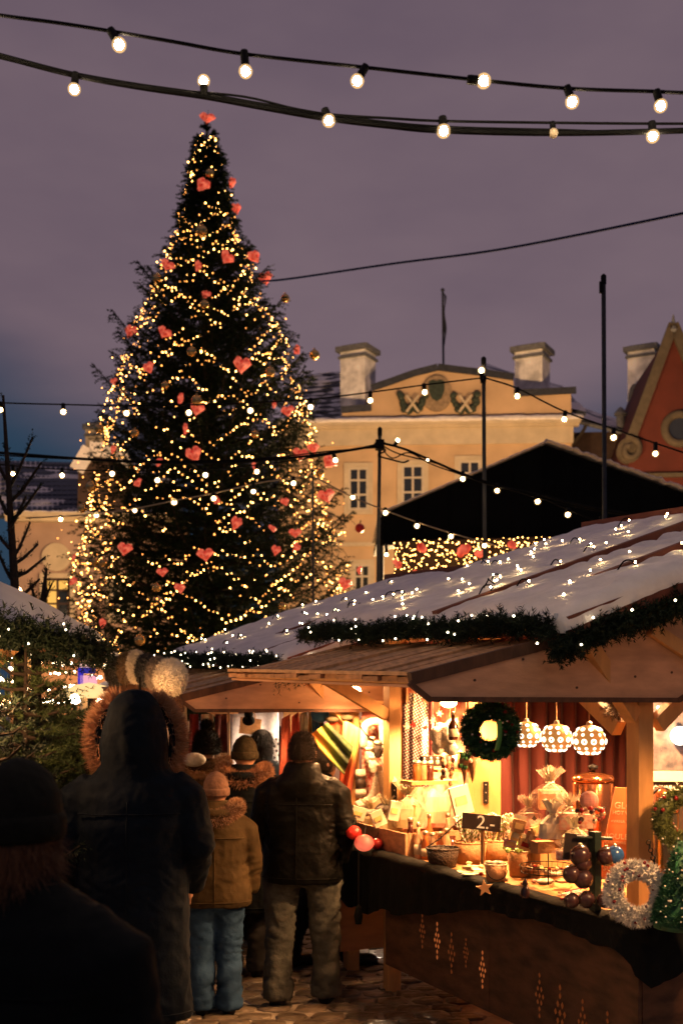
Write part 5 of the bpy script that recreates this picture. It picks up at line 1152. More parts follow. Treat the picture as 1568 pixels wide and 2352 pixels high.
# wreaths
def wreath(name, label, c, R, r, tilt, mt, n, nl, w, balls, ball_mt, br, yaw=0.0, pearls=0):
    t = thing(name, label, 'wreath', c); M_ = Matrix.Rotation(yaw, 3, 'Z') @ Matrix.Rotation(tilt, 3, 'X')
    a = rng.random(n)*2*PI; b_ = rng.random(n)*2*PI
    nx = np.stack([np.cos(b_)*np.cos(a), np.cos(b_)*np.sin(a), np.sin(b_)], 1); q = np.stack([R*np.cos(a), R*np.sin(a), 0*a], 1)+nx*r*.75
    Mn = np.array(M_); V, F = hair_tris(q @ Mn.T+np.array(c), nx @ Mn.T, nl, w, 3, .7); np_obj('tufts', V, F, mt, t)
    m = MB(); m.torus(c, R, r*.78, M_, 32, 10); obj('ring_core', m, mt, t, True)
    for k in range(balls):
        aa = random.random()*2*PI; bb_ = random.uniform(.1, PI-.1); p = Vector(((R+r*.95*math.cos(bb_))*math.cos(aa), (R+r*.95*math.cos(bb_))*math.sin(aa), r*.95*math.sin(bb_))); x = MB(); x.ball(Vector(c)+M_ @ p, br*random.uniform(.7, 1.2), 8, 6); obj('berry', x, ball_mt, t, True)
    for k in range(pearls):
        aa = random.random()*2*PI; bb_ = random.uniform(-.3, PI+.3); p = Vector(((R+r*math.cos(bb_))*math.cos(aa), (R+r*math.cos(bb_))*math.sin(aa), r*math.sin(bb_)+.004)); x = MB(); x.ball(Vector(c)+M_ @ p, .005, 6, 4); obj('pearl', x, M_pearl, t)
    return t
c = P(1126, 1678, 5.0); t = wreath('green_wreath', 'round green wreath hanging under the flap beside the pierced lamps', c, .092, .042, PI/2, M_green_tuft, 2200, .022, .006, 16, M_berry, .0075, -.15, 22)
m = MB(); m.grid(lambda i, j: c+Vector((.018+.022*i+.02*j-.03*j*j, -.055-.006*math.sin(i*3), .045-.13*j)), 3, 10, thick=(0, .002, 0)); obj('green_ribbon', m, mat('green_satin', (.10, .34, .08), .3, var=.1), t, True)
m = MB(); m.tube([c+Vector((0, 0, .12)), c+Vector((0, .02, .24))], .002, 4); obj('hanging_wire', m, M_iron, t)
c = P(1462, 2052, 4.78); c.z = max(c.z, .965+.137); t = wreath('white_wreath', 'white tinsel wreath with dark red berries on the counter corner', c, .100, .038, PI/2-.22, M_white_tinsel, 2600, .022, .007, 22, M_berry, .0078, -.1, 40)
c = P(1566, 1880, 5.05); wreath('gold_wreath', 'olive-green wreath with red and gold balls at the right edge', c, .100, .045, PI/2, mat('olive_tinsel', (.10, .12, .03), .5, var=.5, scale=12), 1800, .02, .006, 16, M_berry, .009, .2, 18)
M_tuft2 = mat('green_beaded_tree', (.02, .10, .045), .5, var=.4, scale=20)
c = P(1562, 2120, 4.7); t = thing('beaded_tree', 'small dark green cone tree dotted with white pearls, right of the white wreath', 'ornament', c)
a = rng.random(1500)*2*PI; hz = 1-np.sqrt(rng.random(1500)); rr_ = .115*(1-hz*.9); q = np.stack([rr_*np.cos(a), rr_*np.sin(a), hz*.34], 1)+np.array(c); nn = np.stack([np.cos(a), np.sin(a), 0*a+.35], 1)
V, F = hair_tris(q, unit(nn), .02, .006, 4, .5); np_obj('tufts', V, F, M_tuft2, t); m = MB(); m.lathe([(.11, -.02), (.112, .0), (.01, .34)], 20, c); obj('cone_core', m, M_tuft2, t, True)
for k in range(70): i = random.randrange(1500); x = MB(); x.ball(Vector(q[i])+Vector(nn[i])*.014, .0042, 6, 4); obj('pearl', x, M_pearl, t)
# bauble stand
b = G(1366, 2098, CT); s = b.y/FPX; t = thing('bauble_stand', 'dark green stake with crossbar carrying hanging baubles', 'stand', b); M_dkgreen = mat('dark_green_paint', (.02, .035, .022), .5)
m = MB(); m.beam(b, b+Vector((0, 0, 188*s)), 22*s, 18*s); obj('stake', m, M_dkgreen, t); m = MB(); m.tube([b+Vector((-42*s, 0, 176*s)), b+Vector((38*s, -.01, 172*s))], 4*s, 8); obj('crossbar', m, M_dkgreen, t); m = MB(); m.box(b+Vector((-36*s, .03, 150*s)), (66*s, 8*s, 60*s), Matrix.Rotation(.1, 3, 'Y')); obj('slate_panel', m, M_black, t)
for k, (u, v, r_, mt, lb) in enumerate(((1332, 1965, 25, M_choc, 'large dark brown bauble left of the stake'), (1338, 1984, 20, M_choc, 'dark bauble half behind the largest one'), (1391, 1967, 22, M_choc, 'dark bauble just right of the stake'), (1411, 1963, 21, M_blueball, 'blue glass bauble beside the orange sign'), (1312, 2008, 21, M_choc, 'brown bauble at the left of the lower pair'), (1338, 2018, 23, M_choc, 'brown bauble at the right of the lower pair'), (1312, 2068, 18, M_choc, 'dark bauble lying at the counter edge, left'), (1346, 2066, 20, M_choc, 'dark bauble lying at the counter edge, middle'), (1385, 2068, 17, M_choc, 'dark bauble lying at the counter edge, right'))):
    p = P(u, v, b.y-.05-.004*k); t = thing('bauble', lb, 'bauble', p); m = MB(); m.ball(p, r_*s, 18, 12); obj('ball', m, mt, t, True); m = MB(); m.lathe([(r_*s*.2, r_*s*.96), (r_*s*.2, r_*s*1.12), (.002, r_*s*1.15)], 10, p); obj('bauble_cap', m, M_lid, t)
p = P(1355, 1872, 5.3); t = thing('rosehip_cluster', 'cluster of red berries and cones on top of the bauble stand', 'decoration', p)
for k in range(26): q = p+Vector((random.uniform(-.06, .06), random.uniform(-.03, .03), random.uniform(-.035, .035))); m = MB(); m.ball(q, random.uniform(.008, .015), 8, 6); obj('berry', m, random.choice((M_berry, M_red, M_choc, M_clear)), t, True)
m = MB(); p2 = P(1352, 1838, 5.35); m.ball(p2, .045, 16, 12); obj('pink_glass_ball', m, mat('rosy_glass', (.70, .30, .24), .1, var=.3, scale=14, spec=.8), loc=p2, label='rosy glass ball resting above the berry cluster', cat='bauble')
# copper urn and brass urn
c = P(1361, 1895, 6.2); s = 6.2/FPX; t = lathe_thing('copper_urn', 'tall copper drink urn with lid, behind the orange sign', 'urn', c, [('urn_body', [(40*s, -.25), (44*s, -.2), (46*s, 0), (46*s, 96*s), (44*s, 100*s)], M_copper), ('urn_lid', [(47*s, 100*s), (48*s, 108*s), (44*s, 114*s), (20*s, 120*s), (4*s, 122*s)], M_copper), ('lid_knob', [(5*s, 120*s), (5*s, 126*s), (11*s, 129*s), (11*s, 136*s), (3*s, 140*s)], M_rubber)], n=28)
m = MB(); m.torus(c+Vector((-6*s, -46*s, 44*s)), 20*s, 4*s, None, 18, 8, PI, 2*PI); obj('urn_handle', m, M_rubber, t, True)
b2 = MB(); b2.box(c+Vector((.03, .04, -.34)), (.5, .34, .18), Matrix.Rotation(.4, 3, 'Z')); obj('urn_table', b2, M_darkwood, loc=c+Vector((.03, .04, -.34)), label='dark wooden table under the copper urn', cat='table')
c = P(1518, 2010, 5.6); s = 5.6/FPX; t = lathe_thing('brass_urn', 'tall brass drink urn with rounded lid at the right edge', 'urn', c, [('urn_body', [(36*s, -.05), (38*s, 0), (38*s, 140*s), (36*s, 146*s)], M_brass), ('urn_lid', [(39*s, 146*s), (39*s, 160*s), (34*s, 166*s), (30*s, 186*s), (12*s, 200*s), (3*s, 204*s)], M_copper)], n=28)
m = MB(); m.torus(c+Vector((0, -20*s, 172*s)), 30*s, 3*s, Matrix.Rotation(1.2, 3, 'X'), 18, 6, 0, PI); obj('urn_handle', m, M_rubber, t, True)
m = MB(); m.box(c+Vector((-30*s, -34*s, 128*s)), (14*s, 10*s, 22*s)); obj('urn_tap', m, M_rubber, t)
cl_ = MB()
for k in range(15): cl_.torus(P(1488+k*2.6, 1935+k*9.0, 5.15), .010, .0025, Matrix.Rotation(PI/2*(k % 2), 3, 'Z') @ Matrix.Rotation(PI/2, 3, 'X'), 10, 5)
obj('hanging_chain', cl_, M_iron, loc=P(1490, 1935, 5.15), label='thin dark chain hanging in front of the brass urn', cat='chain')
# orange drinks sign
Y = 5.62; t = thing('drinks_sign', 'tall orange sign listing hot drinks in cream letters beside the right post', 'sign', P(1440, 2010, Y)); m = MB(); m.prism([P(1413, 1808, Y), P(1466, 1812, Y), P(1506, 2020, Y-.03), P(1372, 2014, Y-.03)], (0, .02, 0)); obj('sign_board', m, M_oranges, t)
for (body, u, v, s_) in (('GL\u00d6GI', 1409, 1856, 21), ('HOT WINE', 1405, 1870, 12), ('+VANA TALLINN', 1401, 1889, 10), ('JOULEJOOK', 1391, 1926, 18), ('CHRISTMAS DRINK', 1388, 1937, 9), ('KUUM', 1396, 1983, 17), ('\u0160OKOLAAD', 1383, 1999, 17)):
    text(t, body, P(u, v, Y-.028), px(s_, Y), M_cream_letter, (1, 0, -.05), (.05, -.14, 1))
# pierced hanging lamps
M_lampshell = mat('pierced_brass_shade', (.46, .22, .07), .35, metal=.6, var=.25, scale=18, emit=(1, .42, .1), estr=.42)
M_lampglow = glow('lamp_ring_glow', (1.0, .78, .55), 4.0); M_lampcore = glow('lamp_core_glow', (1, .75, .5), 6.0)
for (u, v, r_, Y, lb) in ((1208, 1687, 33, 5.9, 'pierced brass globe lamp, left of three'), (1277, 1695, 36, 5.75, 'pierced brass globe lamp, middle of three'), (1352, 1700, 38, 5.55, 'pierced brass globe lamp, right of three')):
    c = P(u, v, Y); R_ = px(r_, Y); t = thing('pierced_lamp', lb, 'lamp', c); m = MB(); m.ball(c, (R_, R_, R_*.93), 22, 16); obj('lamp_shade', m, M_lampshell, t, True)
    m = MB()
    for lat, n, rr_ in ((-.95, 9, .15), (-.55, 11, .095), (-.08, 11, .17), (.38, 11, .095), (.8, 9, .14)):
        for k in range(n):
            a = 2*PI*(k+.5*(n % 2))/n+lat; d = Vector((math.cos(lat)*math.cos(a), math.cos(lat)*math.sin(a), math.sin(lat)))
            q = Vector((0, 0, 1)).rotation_difference(d).to_matrix(); m.torus(c+Vector((d.x*R_, d.y*R_, d.z*R_*.93)), R_*rr_*.74, R_*rr_*.33, q, 10, 5)
    obj('pierced_rings', m, M_lampglow, t); m = MB(); m.tube([c+Vector((0, 0, R_*.9)), c+Vector((0, 0, R_*.9+.26))], .003, 5); obj('lamp_cord', m, M_kraft, t); m = MB(); m.lathe([(R_*.2, R_*.9), (R_*.16, R_*1.08), (.003, R_*1.15)], 10, c); obj('lamp_cap', m, M_lid, t)
# fir tuft by the right post, cone-shaped hanging decorations, hanging bottle
c = P(1412, 1622, 5.3); t = thing('fir_tuft', 'brownish fir tuft hanging beside the right post under the flap', 'decoration', c); V, F = needle_tris(np.array([tuple(c)]*40), unit(rng.normal(size=(40, 3))+np.array([0, 0, -.6])), np.full(40, .07), 20, .04, .004); np_obj('needles', V, F, mat('dry_needles', (.20, .10, .04), .7, var=.4, scale=20), t); m = MB(); m.tube([c, c+Vector((0, 0, .1))], .003, 5); obj('hanging_wire', m, M_iron, t)
for (u, v, mt, lb) in ((1066, 1742, M_green_tuft, 'hanging paper cone filled with green moss beside the middle post'), (1084, 1738, M_pinkcandy, 'hanging paper cone filled with red berries beside the middle post')):
    c = P(u, v, 6.1); t = thing('hanging_cone', lb, 'decoration', c); m = MB(); m.lathe([(.002, -.14), (.028, -.01), (.03, 0)], 12, c); obj('cone_shell', m, M_kraft, t, True)
    m = MB()
    for k in range(22): m.ball(c+Vector((random.uniform(-.028, .028), random.uniform(-.028, .028), random.uniform(-.05, .04))), random.uniform(.009, .015), 6, 5)
    obj('cone_filling', m, mt, t); m = MB(); m.tube([c, c+Vector((0, 0, .16))], .0015, 4); obj('hanging_wire', m, M_iron, t)
c = P(1018, 1690, 6.5); t = thing('fleece_bundle', 'cream fluffy bundle hanging below the bright lamp', 'decoration', c); m = MB()
for k in range(14): m.ball(c+Vector((random.uniform(-.06, .06), random.uniform(-.05, .05), random.uniform(-.09, .09))), random.uniform(.03, .05), 9, 7)
me = bake(m, .012, 3, lambda q: .008*noise.noise(q*30), 'fleece'); me.materials.append(M_knitw); o = link_mesh('fleece', me, t); o.location = -c
c = P(1036, 1672, 6.4); bottle(1040, 1700, 22, 66, M_darkglass, 'small dark bottle hanging under the bright lamp', Y=6.35)
c = P(1026, 1765, 6.6); t = thing('pine_cone_bundle', 'bundle of dark cones in clear wrap above the fanned gift bag', 'decoration', c)
for k in range(22): m = MB(); m.ball(c+Vector((random.uniform(-.035, .035), random.uniform(-.03, .03), random.uniform(-.09, .07))), (.012, .012, .018), 6, 5); obj('cone', m, random.choice((M_choc, M_kraft, M_paper)), t)
# frosted end window, right of the post
FW = 6.35; t = thing('end_window', 'frosted window with pale wooden rail right of the right hut post', 'window', P(1540, 1800, FW))
M_frostglass = mat('frosted_glass', (.05, .055, .075), .25, var=0, scale=14, col2=(.22, .19, .20), spec=.6)
m = MB(); m.prism([P(1494, 1590, FW), P(1640, 1590, FW), P(1640, 1770, FW), P(1494, 1770, FW)], (0, .01, 0)); obj('pane', m, M_frostglass, t)
m = MB(); m.prism([P(1490, 1772, FW-.03), P(1640, 1772, FW-.03), P(1640, 1795, FW-.03), P(1490, 1795, FW-.03)], (0, .05, 0)); obj('window_rail', m, M_paper, t)
m = MB(); m.prism([P(1494, 1797, FW+.02), P(1640, 1797, FW+.02), P(1640, 2080, FW+.02), P(1494, 2080, FW+.02)], (0, .02, 0)); obj('lower_panel', m, M_black, t)
m = MB(); V, F = needle_tris(np.array([tuple(P(1495+5*k, 1803, FW-.03)) for k in range(30)]), unit(rng.normal(size=(30, 3))*.4+np.array([0, -.2, -1])), np.full(30, .05), 16, .04, .004); np_obj('tinsel_fringe', V, F, M_white_tinsel, t)
m = MB(); m.prism([P(1474, 1605, 5.36), P(1492, 1605, 5.36), P(1492, 1668, 5.36), P(1476, 1640, 5.36)], (0, .01, 0)); obj('white_card', m, M_paper, loc=P(1482, 1610, 5.36), label='white card wedged behind the brace of the right post', cat='card')
for k, (u, v, r_) in enumerate(((1560, 1690, 22), (1545, 1650, 5), (1510, 1625, 4))):
    p = P(u, v, FW-.06); m = MB(); m.ball(p, px(r_, FW), 14, 10); obj('window_light', m, glow('window_light_glow', (1, .82, .68), (3.2, 5, 5)[k]), loc=p, label=('large pale round lamp at the right edge of the frosted window', 'small light dot in the middle of the frosted window', 'small light dot at the left of the frosted window')[k], cat='light')
# red baubles at the far counter end, tassel
for k, (u, v, r_, lb) in enumerate(((836, 1936, 23, 'glowing red bauble hanging at the far counter end'), (812, 1912, 19, 'red bauble behind the glowing one, by the tray'), (865, 1938, 16, 'dark red bauble on the black cloth'))):
    p = P(u, v, 6.85+.1*k); t = thing('red_bauble', lb, 'bauble', p); m = MB(); m.ball(p, (px(r_, p.y), px(r_, p.y), px(r_*.85, p.y)), 16, 12); obj('ball', m, (M_heart, M_red, M_berry)[k], t, True); m = MB(); m.tube([p+Vector((0, 0, px(r_*.8, p.y))), p+Vector((.01, .03, px(r_*1.6, p.y)))], .003, 5); obj('bauble_string', m, M_iron, t)
p = P(823, 2085, 7.0); t = thing('dark_tassel', 'dark tassel hanging below the far counter end', 'tassel', p); m = MB(); m.tube([p+Vector((0, 0, .35)), p], .003, 5); obj('tassel_cord', m, M_iron, t); m = MB(); m.lathe([(.004, .02), (.018, 0), (.028, -.05), (.02, -.10)], 10, p); obj('tassel_head', m, M_cloth_black, t, True)
# more small stock among the bags and along the shelf edge
gift_bag(1180, 1935, 44, 56, 1.0, 'small clear bag of pink sweets behind the candy canes', mt=M_pinkcandy, cello=M_cello2, Y=6.35)
gift_bag(1238, 1945, 52, 60, 1.0, 'small clear bag of golden biscuits left of the wire stand', mt=M_gift, cello=M_cello2, Y=5.85)
gift_bag(1320, 1948, 56, 70, 1.0, 'white wrapped bag between the wire stand and the stake', mt=M_paper, cello=M_cello, Y=5.4)
gift_bag(1292, 1975, 50, 44, .99, 'low clear bag of red sweets right of the wire stand', mt=M_pinkcandy, cello=M_cello2, Y=5.3)
for k in range(26):
    a, q = random.uniform(1.0, 1.62), random.uniform(.25, 1.9); p = W(q, a, CT+.006)
    m = MB(); m.ball(p, (random.uniform(.012, .03), random.uniform(.012, .022), .009), 8, 5, Matrix.Rotation(random.uniform(0, 3), 3, 'Z')); obj('wrapped_sweet', m, random.choice((M_paper, M_gift, M_pinkcandy, M_red, M_clear)), smooth=True, loc=p, label='single wrapped sweet lying loose on the counter boards', cat='sweet', group='loose sweets on the counter')
M_straw = mat('straw', (.66, .46, .20), .7, var=.2, scale=40)
for k in range(9):
    u = 935+k*19+random.uniform(-5, 5); Y = 6.9+random.uniform(-.2, .2); p = P(u, 1632+random.uniform(0, 46), Y); R_ = .026
    t = thing('straw_star', 'straw star hanging on a thread under the lintel of the nearest hut', 'ornament', p, 'straw stars under the lintel')
    m = MB(); m.prism([p+Vector((R_*(1 if q % 2 == 0 else .4)*math.cos(q*PI/6+k), .004*(k % 2), R_*(1 if q % 2 == 0 else .4)*math.sin(q*PI/6+k))) for q in range(12)], (0, .005, 0)); obj('star', m, random.choice((M_straw, M_paper, M_red)), t)
    m = MB(); m.tube([p+Vector((0, 0, R_)), Vector((p.x, p.y, 2.27))], .0012, 4); obj('thread', m, M_straw, t)
sh = MB(); sh.box(P(1052, 1768, 7.2), (.34, .13, .02), Matrix.Rotation(.3, 3, 'Z')); obj('wall_shelf', sh, M_pine, loc=P(1052, 1768, 7.2), label='second small shelf on the far wall, right of the jar shelf', cat='shelf')
for k in range(6):
    p = P(1018+k*13, 1765, 7.16-.01*k); h = random.uniform(.06, .12); w_ = random.uniform(.014, .022); mt = (M_kraft, M_red, M_paper, M_amber, M_gift, M_darkglass)[k]
    lathe_thing('tin', ('brown tin, first on the second shelf', 'red tin, second on the second shelf', 'white tin, third on the second shelf', 'amber tin, fourth on the second shelf', 'golden tin, fifth on the second shelf', 'dark tin, last on the second shelf')[k], 'tin', p, [('tin_body', [(w_, 0), (w_, h)], mt), ('tin_lid', [(w_*1.08, h*.97), (w_*1.08, h*1.08), (w_*.2, h*1.1)], M_lid)])
for k in range(14):
    u = 1168+k*13+random.uniform(-4, 4); p = P(u, 1936-(k % 3)*17+random.uniform(-5, 5), 5.98-.028*k); mt = random.choice((M_pinkcandy, M_paper, M_gift, M_red, M_kraft))
    t = thing('sweet_packet', 'small wrapped packet of sweets stacked behind the wire stand', 'packet', p, 'stacked sweet packets'); R_ = Matrix.Rotation(random.uniform(-.6, .6), 3, 'Z') @ Matrix.Rotation(random.uniform(-.4, .4), 3, 'Y'); w_ = random.uniform(.05, .075); h = random.uniform(.035, .07)
    m = MB(); m.box(p, (w_, .03, h), R_); obj('packet_body', m, mt, t); m = MB(); m.box(p+Vector((0, -.017, 0)), (w_*.6, .003, h*.45), R_); obj('packet_label', m, random.choice((M_paper, M_gift, M_berry)), t); m = MB(); m.prism([p+R_ @ Vector((-w_*.3, 0, h*.5)), p+R_ @ Vector((w_*.3, 0, h*.5)), p+R_ @ Vector((w_*.5, 0, h*.85)), p+R_ @ Vector((-w_*.5, 0, h*.85))], (0, .006, 0)); obj('packet_top', m, M_foil, t)
# ================================================================ GOODS of the second hut
random.seed(66); rng = np.random.default_rng(66)
def felt(name, stops, axis, lo, hi, rough=.8):
    """dyed cloth whose colour runs along one local axis"""
    m = bpy.data.materials.new(name); m.use_nodes = True; nt = m.node_tree; b = nt.nodes['Principled BSDF']; b.inputs['Roughness'].default_value = rough; b.inputs['Sheen Weight'].default_value = .2
    tc = nt.nodes.new('ShaderNodeTexCoord'); se = nt.nodes.new('ShaderNodeVectorMath'); se.operation = 'DOT_PRODUCT'; se.inputs[1].default_value = axis
    nz = nt.nodes.new('ShaderNodeTexNoise'); nz.inputs['Scale'].default_value = 9; ad = nt.nodes.new('ShaderNodeMath'); ad.operation = 'MULTIPLY_ADD'; ad.inputs[1].default_value = .10*(hi-lo)
    mr = nt.nodes.new('ShaderNodeMapRange'); mr.inputs['From Min'].default_value = lo; mr.inputs['From Max'].default_value = hi; rp = nt.nodes.new('ShaderNodeValToRGB')
    el = rp.color_ramp.elements; el[0].position = stops[0][0]; el[0].color = stops[0][1]+(1,); el[1].position = stops[-1][0]; el[1].color = stops[-1][1]+(1,)
    for p_, c_ in stops[1:-1]: q = el.new(p_); q.color = c_+(1,)
    nt.links.new(tc.outputs['Object'], se.inputs[0]); nt.links.new(tc.outputs['Object'], nz.inputs[0]); nt.links.new(nz.outputs[0], ad.inputs[0]); nt.links.new(se.outputs['Value'], ad.inputs[2]); nt.links.new(ad.outputs[0], mr.inputs['Value']); nt.links.new(mr.outputs[0], rp.inputs[0]); nt.links.new(rp.outputs[0], b.inputs['Base Color']); return m
def hang(name, label, cat, corners, Y, mt, nu=18, nv=22, fold=.02, nf=4, dY=0.0, thick=.006):
    a, b, c, d = corners                                           # upper left, upper right, lower right, lower left pixels
    def fn(i, j):
        u = (a[0]*(1-i)+b[0]*i)*(1-j)+(d[0]*(1-i)+c[0]*i)*j; v = (a[1]*(1-i)+b[1]*i)*(1-j)+(d[1]*(1-i)+c[1]*i)*j
        return P(u, v, Y+dY*j-fold*math.sin(i*nf*PI+j*1.5)*(.4+.6*j)+.008*noise.noise((u*.05, v*.05, Y)))
    m = MB(); m.grid(fn, nu, nv, thick=(0, thick, 0)); return obj(name, m, mt, smooth=True, loc=P(a[0], a[1], Y), label=label, cat=cat)
M_rain = felt('rainbow_felt', [(0, (.75, .30, .04)), (.25, (.78, .24, .02)), (.40, (.75, .48, .07)), (.50, (.12, .18, .025)), (.66, (.02, .035, .012)), (.84, (.05, .10, .02)), (1, (.02, .02, .015))], (1, 0, .30), -.05, .37)
hang('rainbow_shawl', 'felt shawl running from orange through yellow to dark green, beside the man', 'shawl', ((705, 1692), (752, 1659), (812, 1716), (790, 1780)), 7.75, M_rain, fold=.03, nf=5)
M_sun = felt('orange_felt', [(0, (.62, .07, .025)), (.45, (.68, .12, .03)), (.62, (.75, .42, .10)), (1, (.80, .66, .22))], (0, 0, 1), -.56, -.02)
hang('orange_cloak', 'felt cloak fading from yellow at the shoulder to red-orange at the hem', 'cloak', ((788, 1650), (830, 1676), (805, 1832), (776, 1836)), 7.85, M_sun, fold=.03, nf=3)
hang('red_scarf', 'plain red scarf between the rainbow shawl and the yellow cloak', 'scarf', ((754, 1655), (786, 1652), (784, 1712), (762, 1690)), 7.9, mat('tomato_felt', (.62, .10, .03), .8, sheen=.2), fold=.012)
m = MB(); m.beam(P(786, 1612, 8.0), P(906, 1614, 7.6), .02, .02); obj('hanging_rail', m, M_pine, loc=P(790, 1612, 8.0), label='pale wooden rail for clothes between the two huts', cat='rail')
for k, (u0, u1, c_, lb) in enumerate(((640, 668, (.70, .16, .10), 'salmon garment at the left of the clothes row'), (664, 688, (.66, .08, .06), 'red garment second in the clothes row'), (682, 708, (.80, .72, .58), 'cream garment in the clothes row'), (702, 716, (.70, .45, .18), 'ochre garment in the clothes row'), (710, 734, (.02, .10, .26), 'deep blue garment in the clothes row'), (728, 744, (.03, .02, .02), 'black garment at the right of the clothes row'))):
    hang('garment', lb, 'clothing', ((u0+6, 1652-k*6), (u1-2, 1640-k*5), (u1+4, 1760), (u0, 1800)), 8.1+.03*k, mat('garment_wool', c_, .8, var=.2, scale=20, sheen=.2), fold=.03, nf=2)
m = MB(); p = P(735, 1642, 7.95); m.ball(p, (.065, .06, .055), 14, 10); obj('blue_cap', m, mat('blue_felt', (.02, .13, .33), .8, sheen=.2), smooth=True, loc=p, label='round deep-blue felt cap above the clothes row', cat='cap')
for k, (u, v) in enumerate(((762, 1652), (797, 1648))): m = MB(); p = P(u, v, 7.85); m.ball(p, (.05, .04, .022), 12, 8); obj('felt_hat', m, mat('olive_felt', (.10, .08, .045), .8), smooth=True, loc=p, label=('small olive felt hat above the red scarf', 'small olive felt hat above the yellow cloak')[k], cat='hat')
M_knitred = mat('red_white_knit', (.60, .06, .04), .85, var=0, scale=48, col2=(.82, .62, .50), detail=1, bump=.4)
hang('patterned_knit', 'red and white patterned knit hanging left of the hut post', 'knitwear', ((832, 1650), (882, 1646), (880, 1842), (830, 1848)), 7.95, M_knitred, fold=.015)
hang('pink_cloth', 'plain pink cloth behind the white scarf loops, above the patterned knit', 'cloth', ((830, 1628), (884, 1624), (884, 1662), (832, 1664)), 7.93, mat('pink_wool', (.72, .22, .18), .8), fold=.01)
for k, (pts, lb, mt) in enumerate((([(836, 1720), (838, 1670), (858, 1658), (878, 1664), (880, 1730)], 'cream scarf looped over a hanger above the patterned knit', M_knitw), ([(870, 1760), (866, 1800), (850, 1835), (818, 1850)], 'white knitted scarf sweeping down to the left', M_knitw), ([(868, 1765), (880, 1810), (890, 1838), (896, 1842)], 'white knitted scarf sweeping down to the right', M_knitw), ([(818, 1850), (840, 1846), (862, 1838), (886, 1830)], 'cream roll of knitwear lying at the end of the tray', M_knitw))):
    m = MB(); m.tube(smooth_path([P(a, b, 7.82-.01*k) for a, b in pts], 16), .030, 10); obj('knit_scarf', m, mt, smooth=True, loc=P(*pts[0], 7.8), label=lb, cat='scarf')
for k, (u, v, c_, lb) in enumerate(((852, 1712, (.70, .62, .45), 'cream patterned mitten on the mitten bunch'), (848, 1736, (.62, .55, .42), 'grey-cream mitten below the patterned one'), (856, 1756, (.76, .68, .52), 'pale mitten at the bottom of the mitten bunch'), (868, 1722, (.05, .04, .035), 'black mitten with white dots on the mitten bunch'))):
    p = P(u, v, 7.72-.015*k); t = thing('mitten', lb, 'mitten', p); mt = mat('mitten_wool', c_, .85, var=.35, scale=45, bump=.4); m = MB(); m.loft([(p.x, p.y, p.z-.055, .012, .010), (p.x, p.y, p.z-.045, .026, .014), (p.x, p.y, p.z, .030, .016), (p.x, p.y, p.z+.035, .024, .014)], 12); obj('palm', m, mt, t, True)
    m = MB(); m.tube([p+Vector((.02, 0, .01)), p+Vector((.04, 0, -.008)), p+Vector((.046, 0, -.026))], [.012, .011, .007], 8); obj('thumb', m, mt, t, True); m = MB(); m.loft([(p.x, p.y, p.z+.034, .026, .016), (p.x, p.y, p.z+.06, .027, .017)], 12); obj('cuff', m, M_knitw, t, True)
m = MB(); m.tube(smooth_path([P(826, 1668, 7.7), P(845, 1692, 7.7), P(868, 1706, 7.7), P(881, 1712, 7.7), P(883, 1722, 7.7), P(874, 1722, 7.7)], 20), .005, 6); obj('wire_hook', m, M_iron, loc=P(850, 1695, 7.7), label='thin black wire hook reaching across the mittens', cat='hook')
for k, v in enumerate((1778, 1800, 1822)): m = MB(); m.tube([P(816, v, 7.9), P(840, v-2, 7.9)], .032, 10); obj('striped_roll', m, (M_knitw, M_black, M_knitw)[k], smooth=True, loc=P(816, v, 7.9), label=('white knit roll above the black one, beside the cloak', 'black knit roll between two white ones', 'white knit roll below the black one, beside the cloak')[k], cat='knitwear')
M_greyknit = mat('grey_flecked_wool', (.20, .18, .15), .85, var=.6, scale=50)
for k, (u, v) in enumerate(((836, 1866), (866, 1868), (884, 1858))): p = P(u, v, 7.35); m = MB(); m.ball(p, (.055, .04, .026), 12, 8); obj('wool_hat', m, M_greyknit, smooth=True, loc=p, label=('grey flecked wool hat at the left on the tray end', 'grey flecked wool hat in the middle on the tray end', 'grey flecked wool hat nearest the post on the tray end')[k], cat='hat')
# bright white textiles deep in the hut, red posts, left-hand cream garments
M_whitetex = mat('white_lace_textile', (.80, .78, .84), .8, var=0, scale=36, col2=(.62, .60, .70), detail=1)
hang('white_blanket', 'white blanket brightly lit at the back of the second hut', 'blanket', ((528, 1640), (640, 1636), (640, 1850), (530, 1850)), 9.6, M_whitetex, fold=.03, nf=5)
M_dots2 = dotted((.75, .73, .78), (.10, .09, .10), 24)
hang('dotted_blanket', 'white blanket with rows of dark dots behind the waiting people', 'blanket', ((608, 1700), (662, 1690), (658, 1830), (600, 1830)), 9.3, M_dots2, fold=.012)
p = P(575, 1668, 9.1); m = MB(); m.box(p, (.17, .02, .13), Matrix.Rotation(.12, 3, 'Y')); t = obj('kraft_bag', m, M_kraft, loc=p, label='kraft paper bag hanging before the white blanket', cat='bag'); m = MB(); m.torus(p+Vector((0, 0, .08)), .04, .004, Matrix.Rotation(PI/2, 3, 'X'), 14, 5); obj('bag_handle', m, M_kraft, t)
for k, (u, w_, c_, lb) in enumerate(((446, 20, (.22, .02, .02), 'dark red curtain strip at the left end of the second hut'), (508, 26, (.14, .035, .03), 'brown-red patterned cloth strip beside the white blanket'), (476, 28, (.72, .60, .38), 'pale ochre cloth strip in the second hut'))):
    hang('cloth_strip', lb, 'cloth', ((u-w_/2, 1640), (u+w_/2, 1640), (u+w_/2+4, 1800), (u-w_/2-4, 1800)), 8.9+.1*k, mat('strip_cloth', c_, .8, var=.3, scale=18), fold=.02, nf=2)
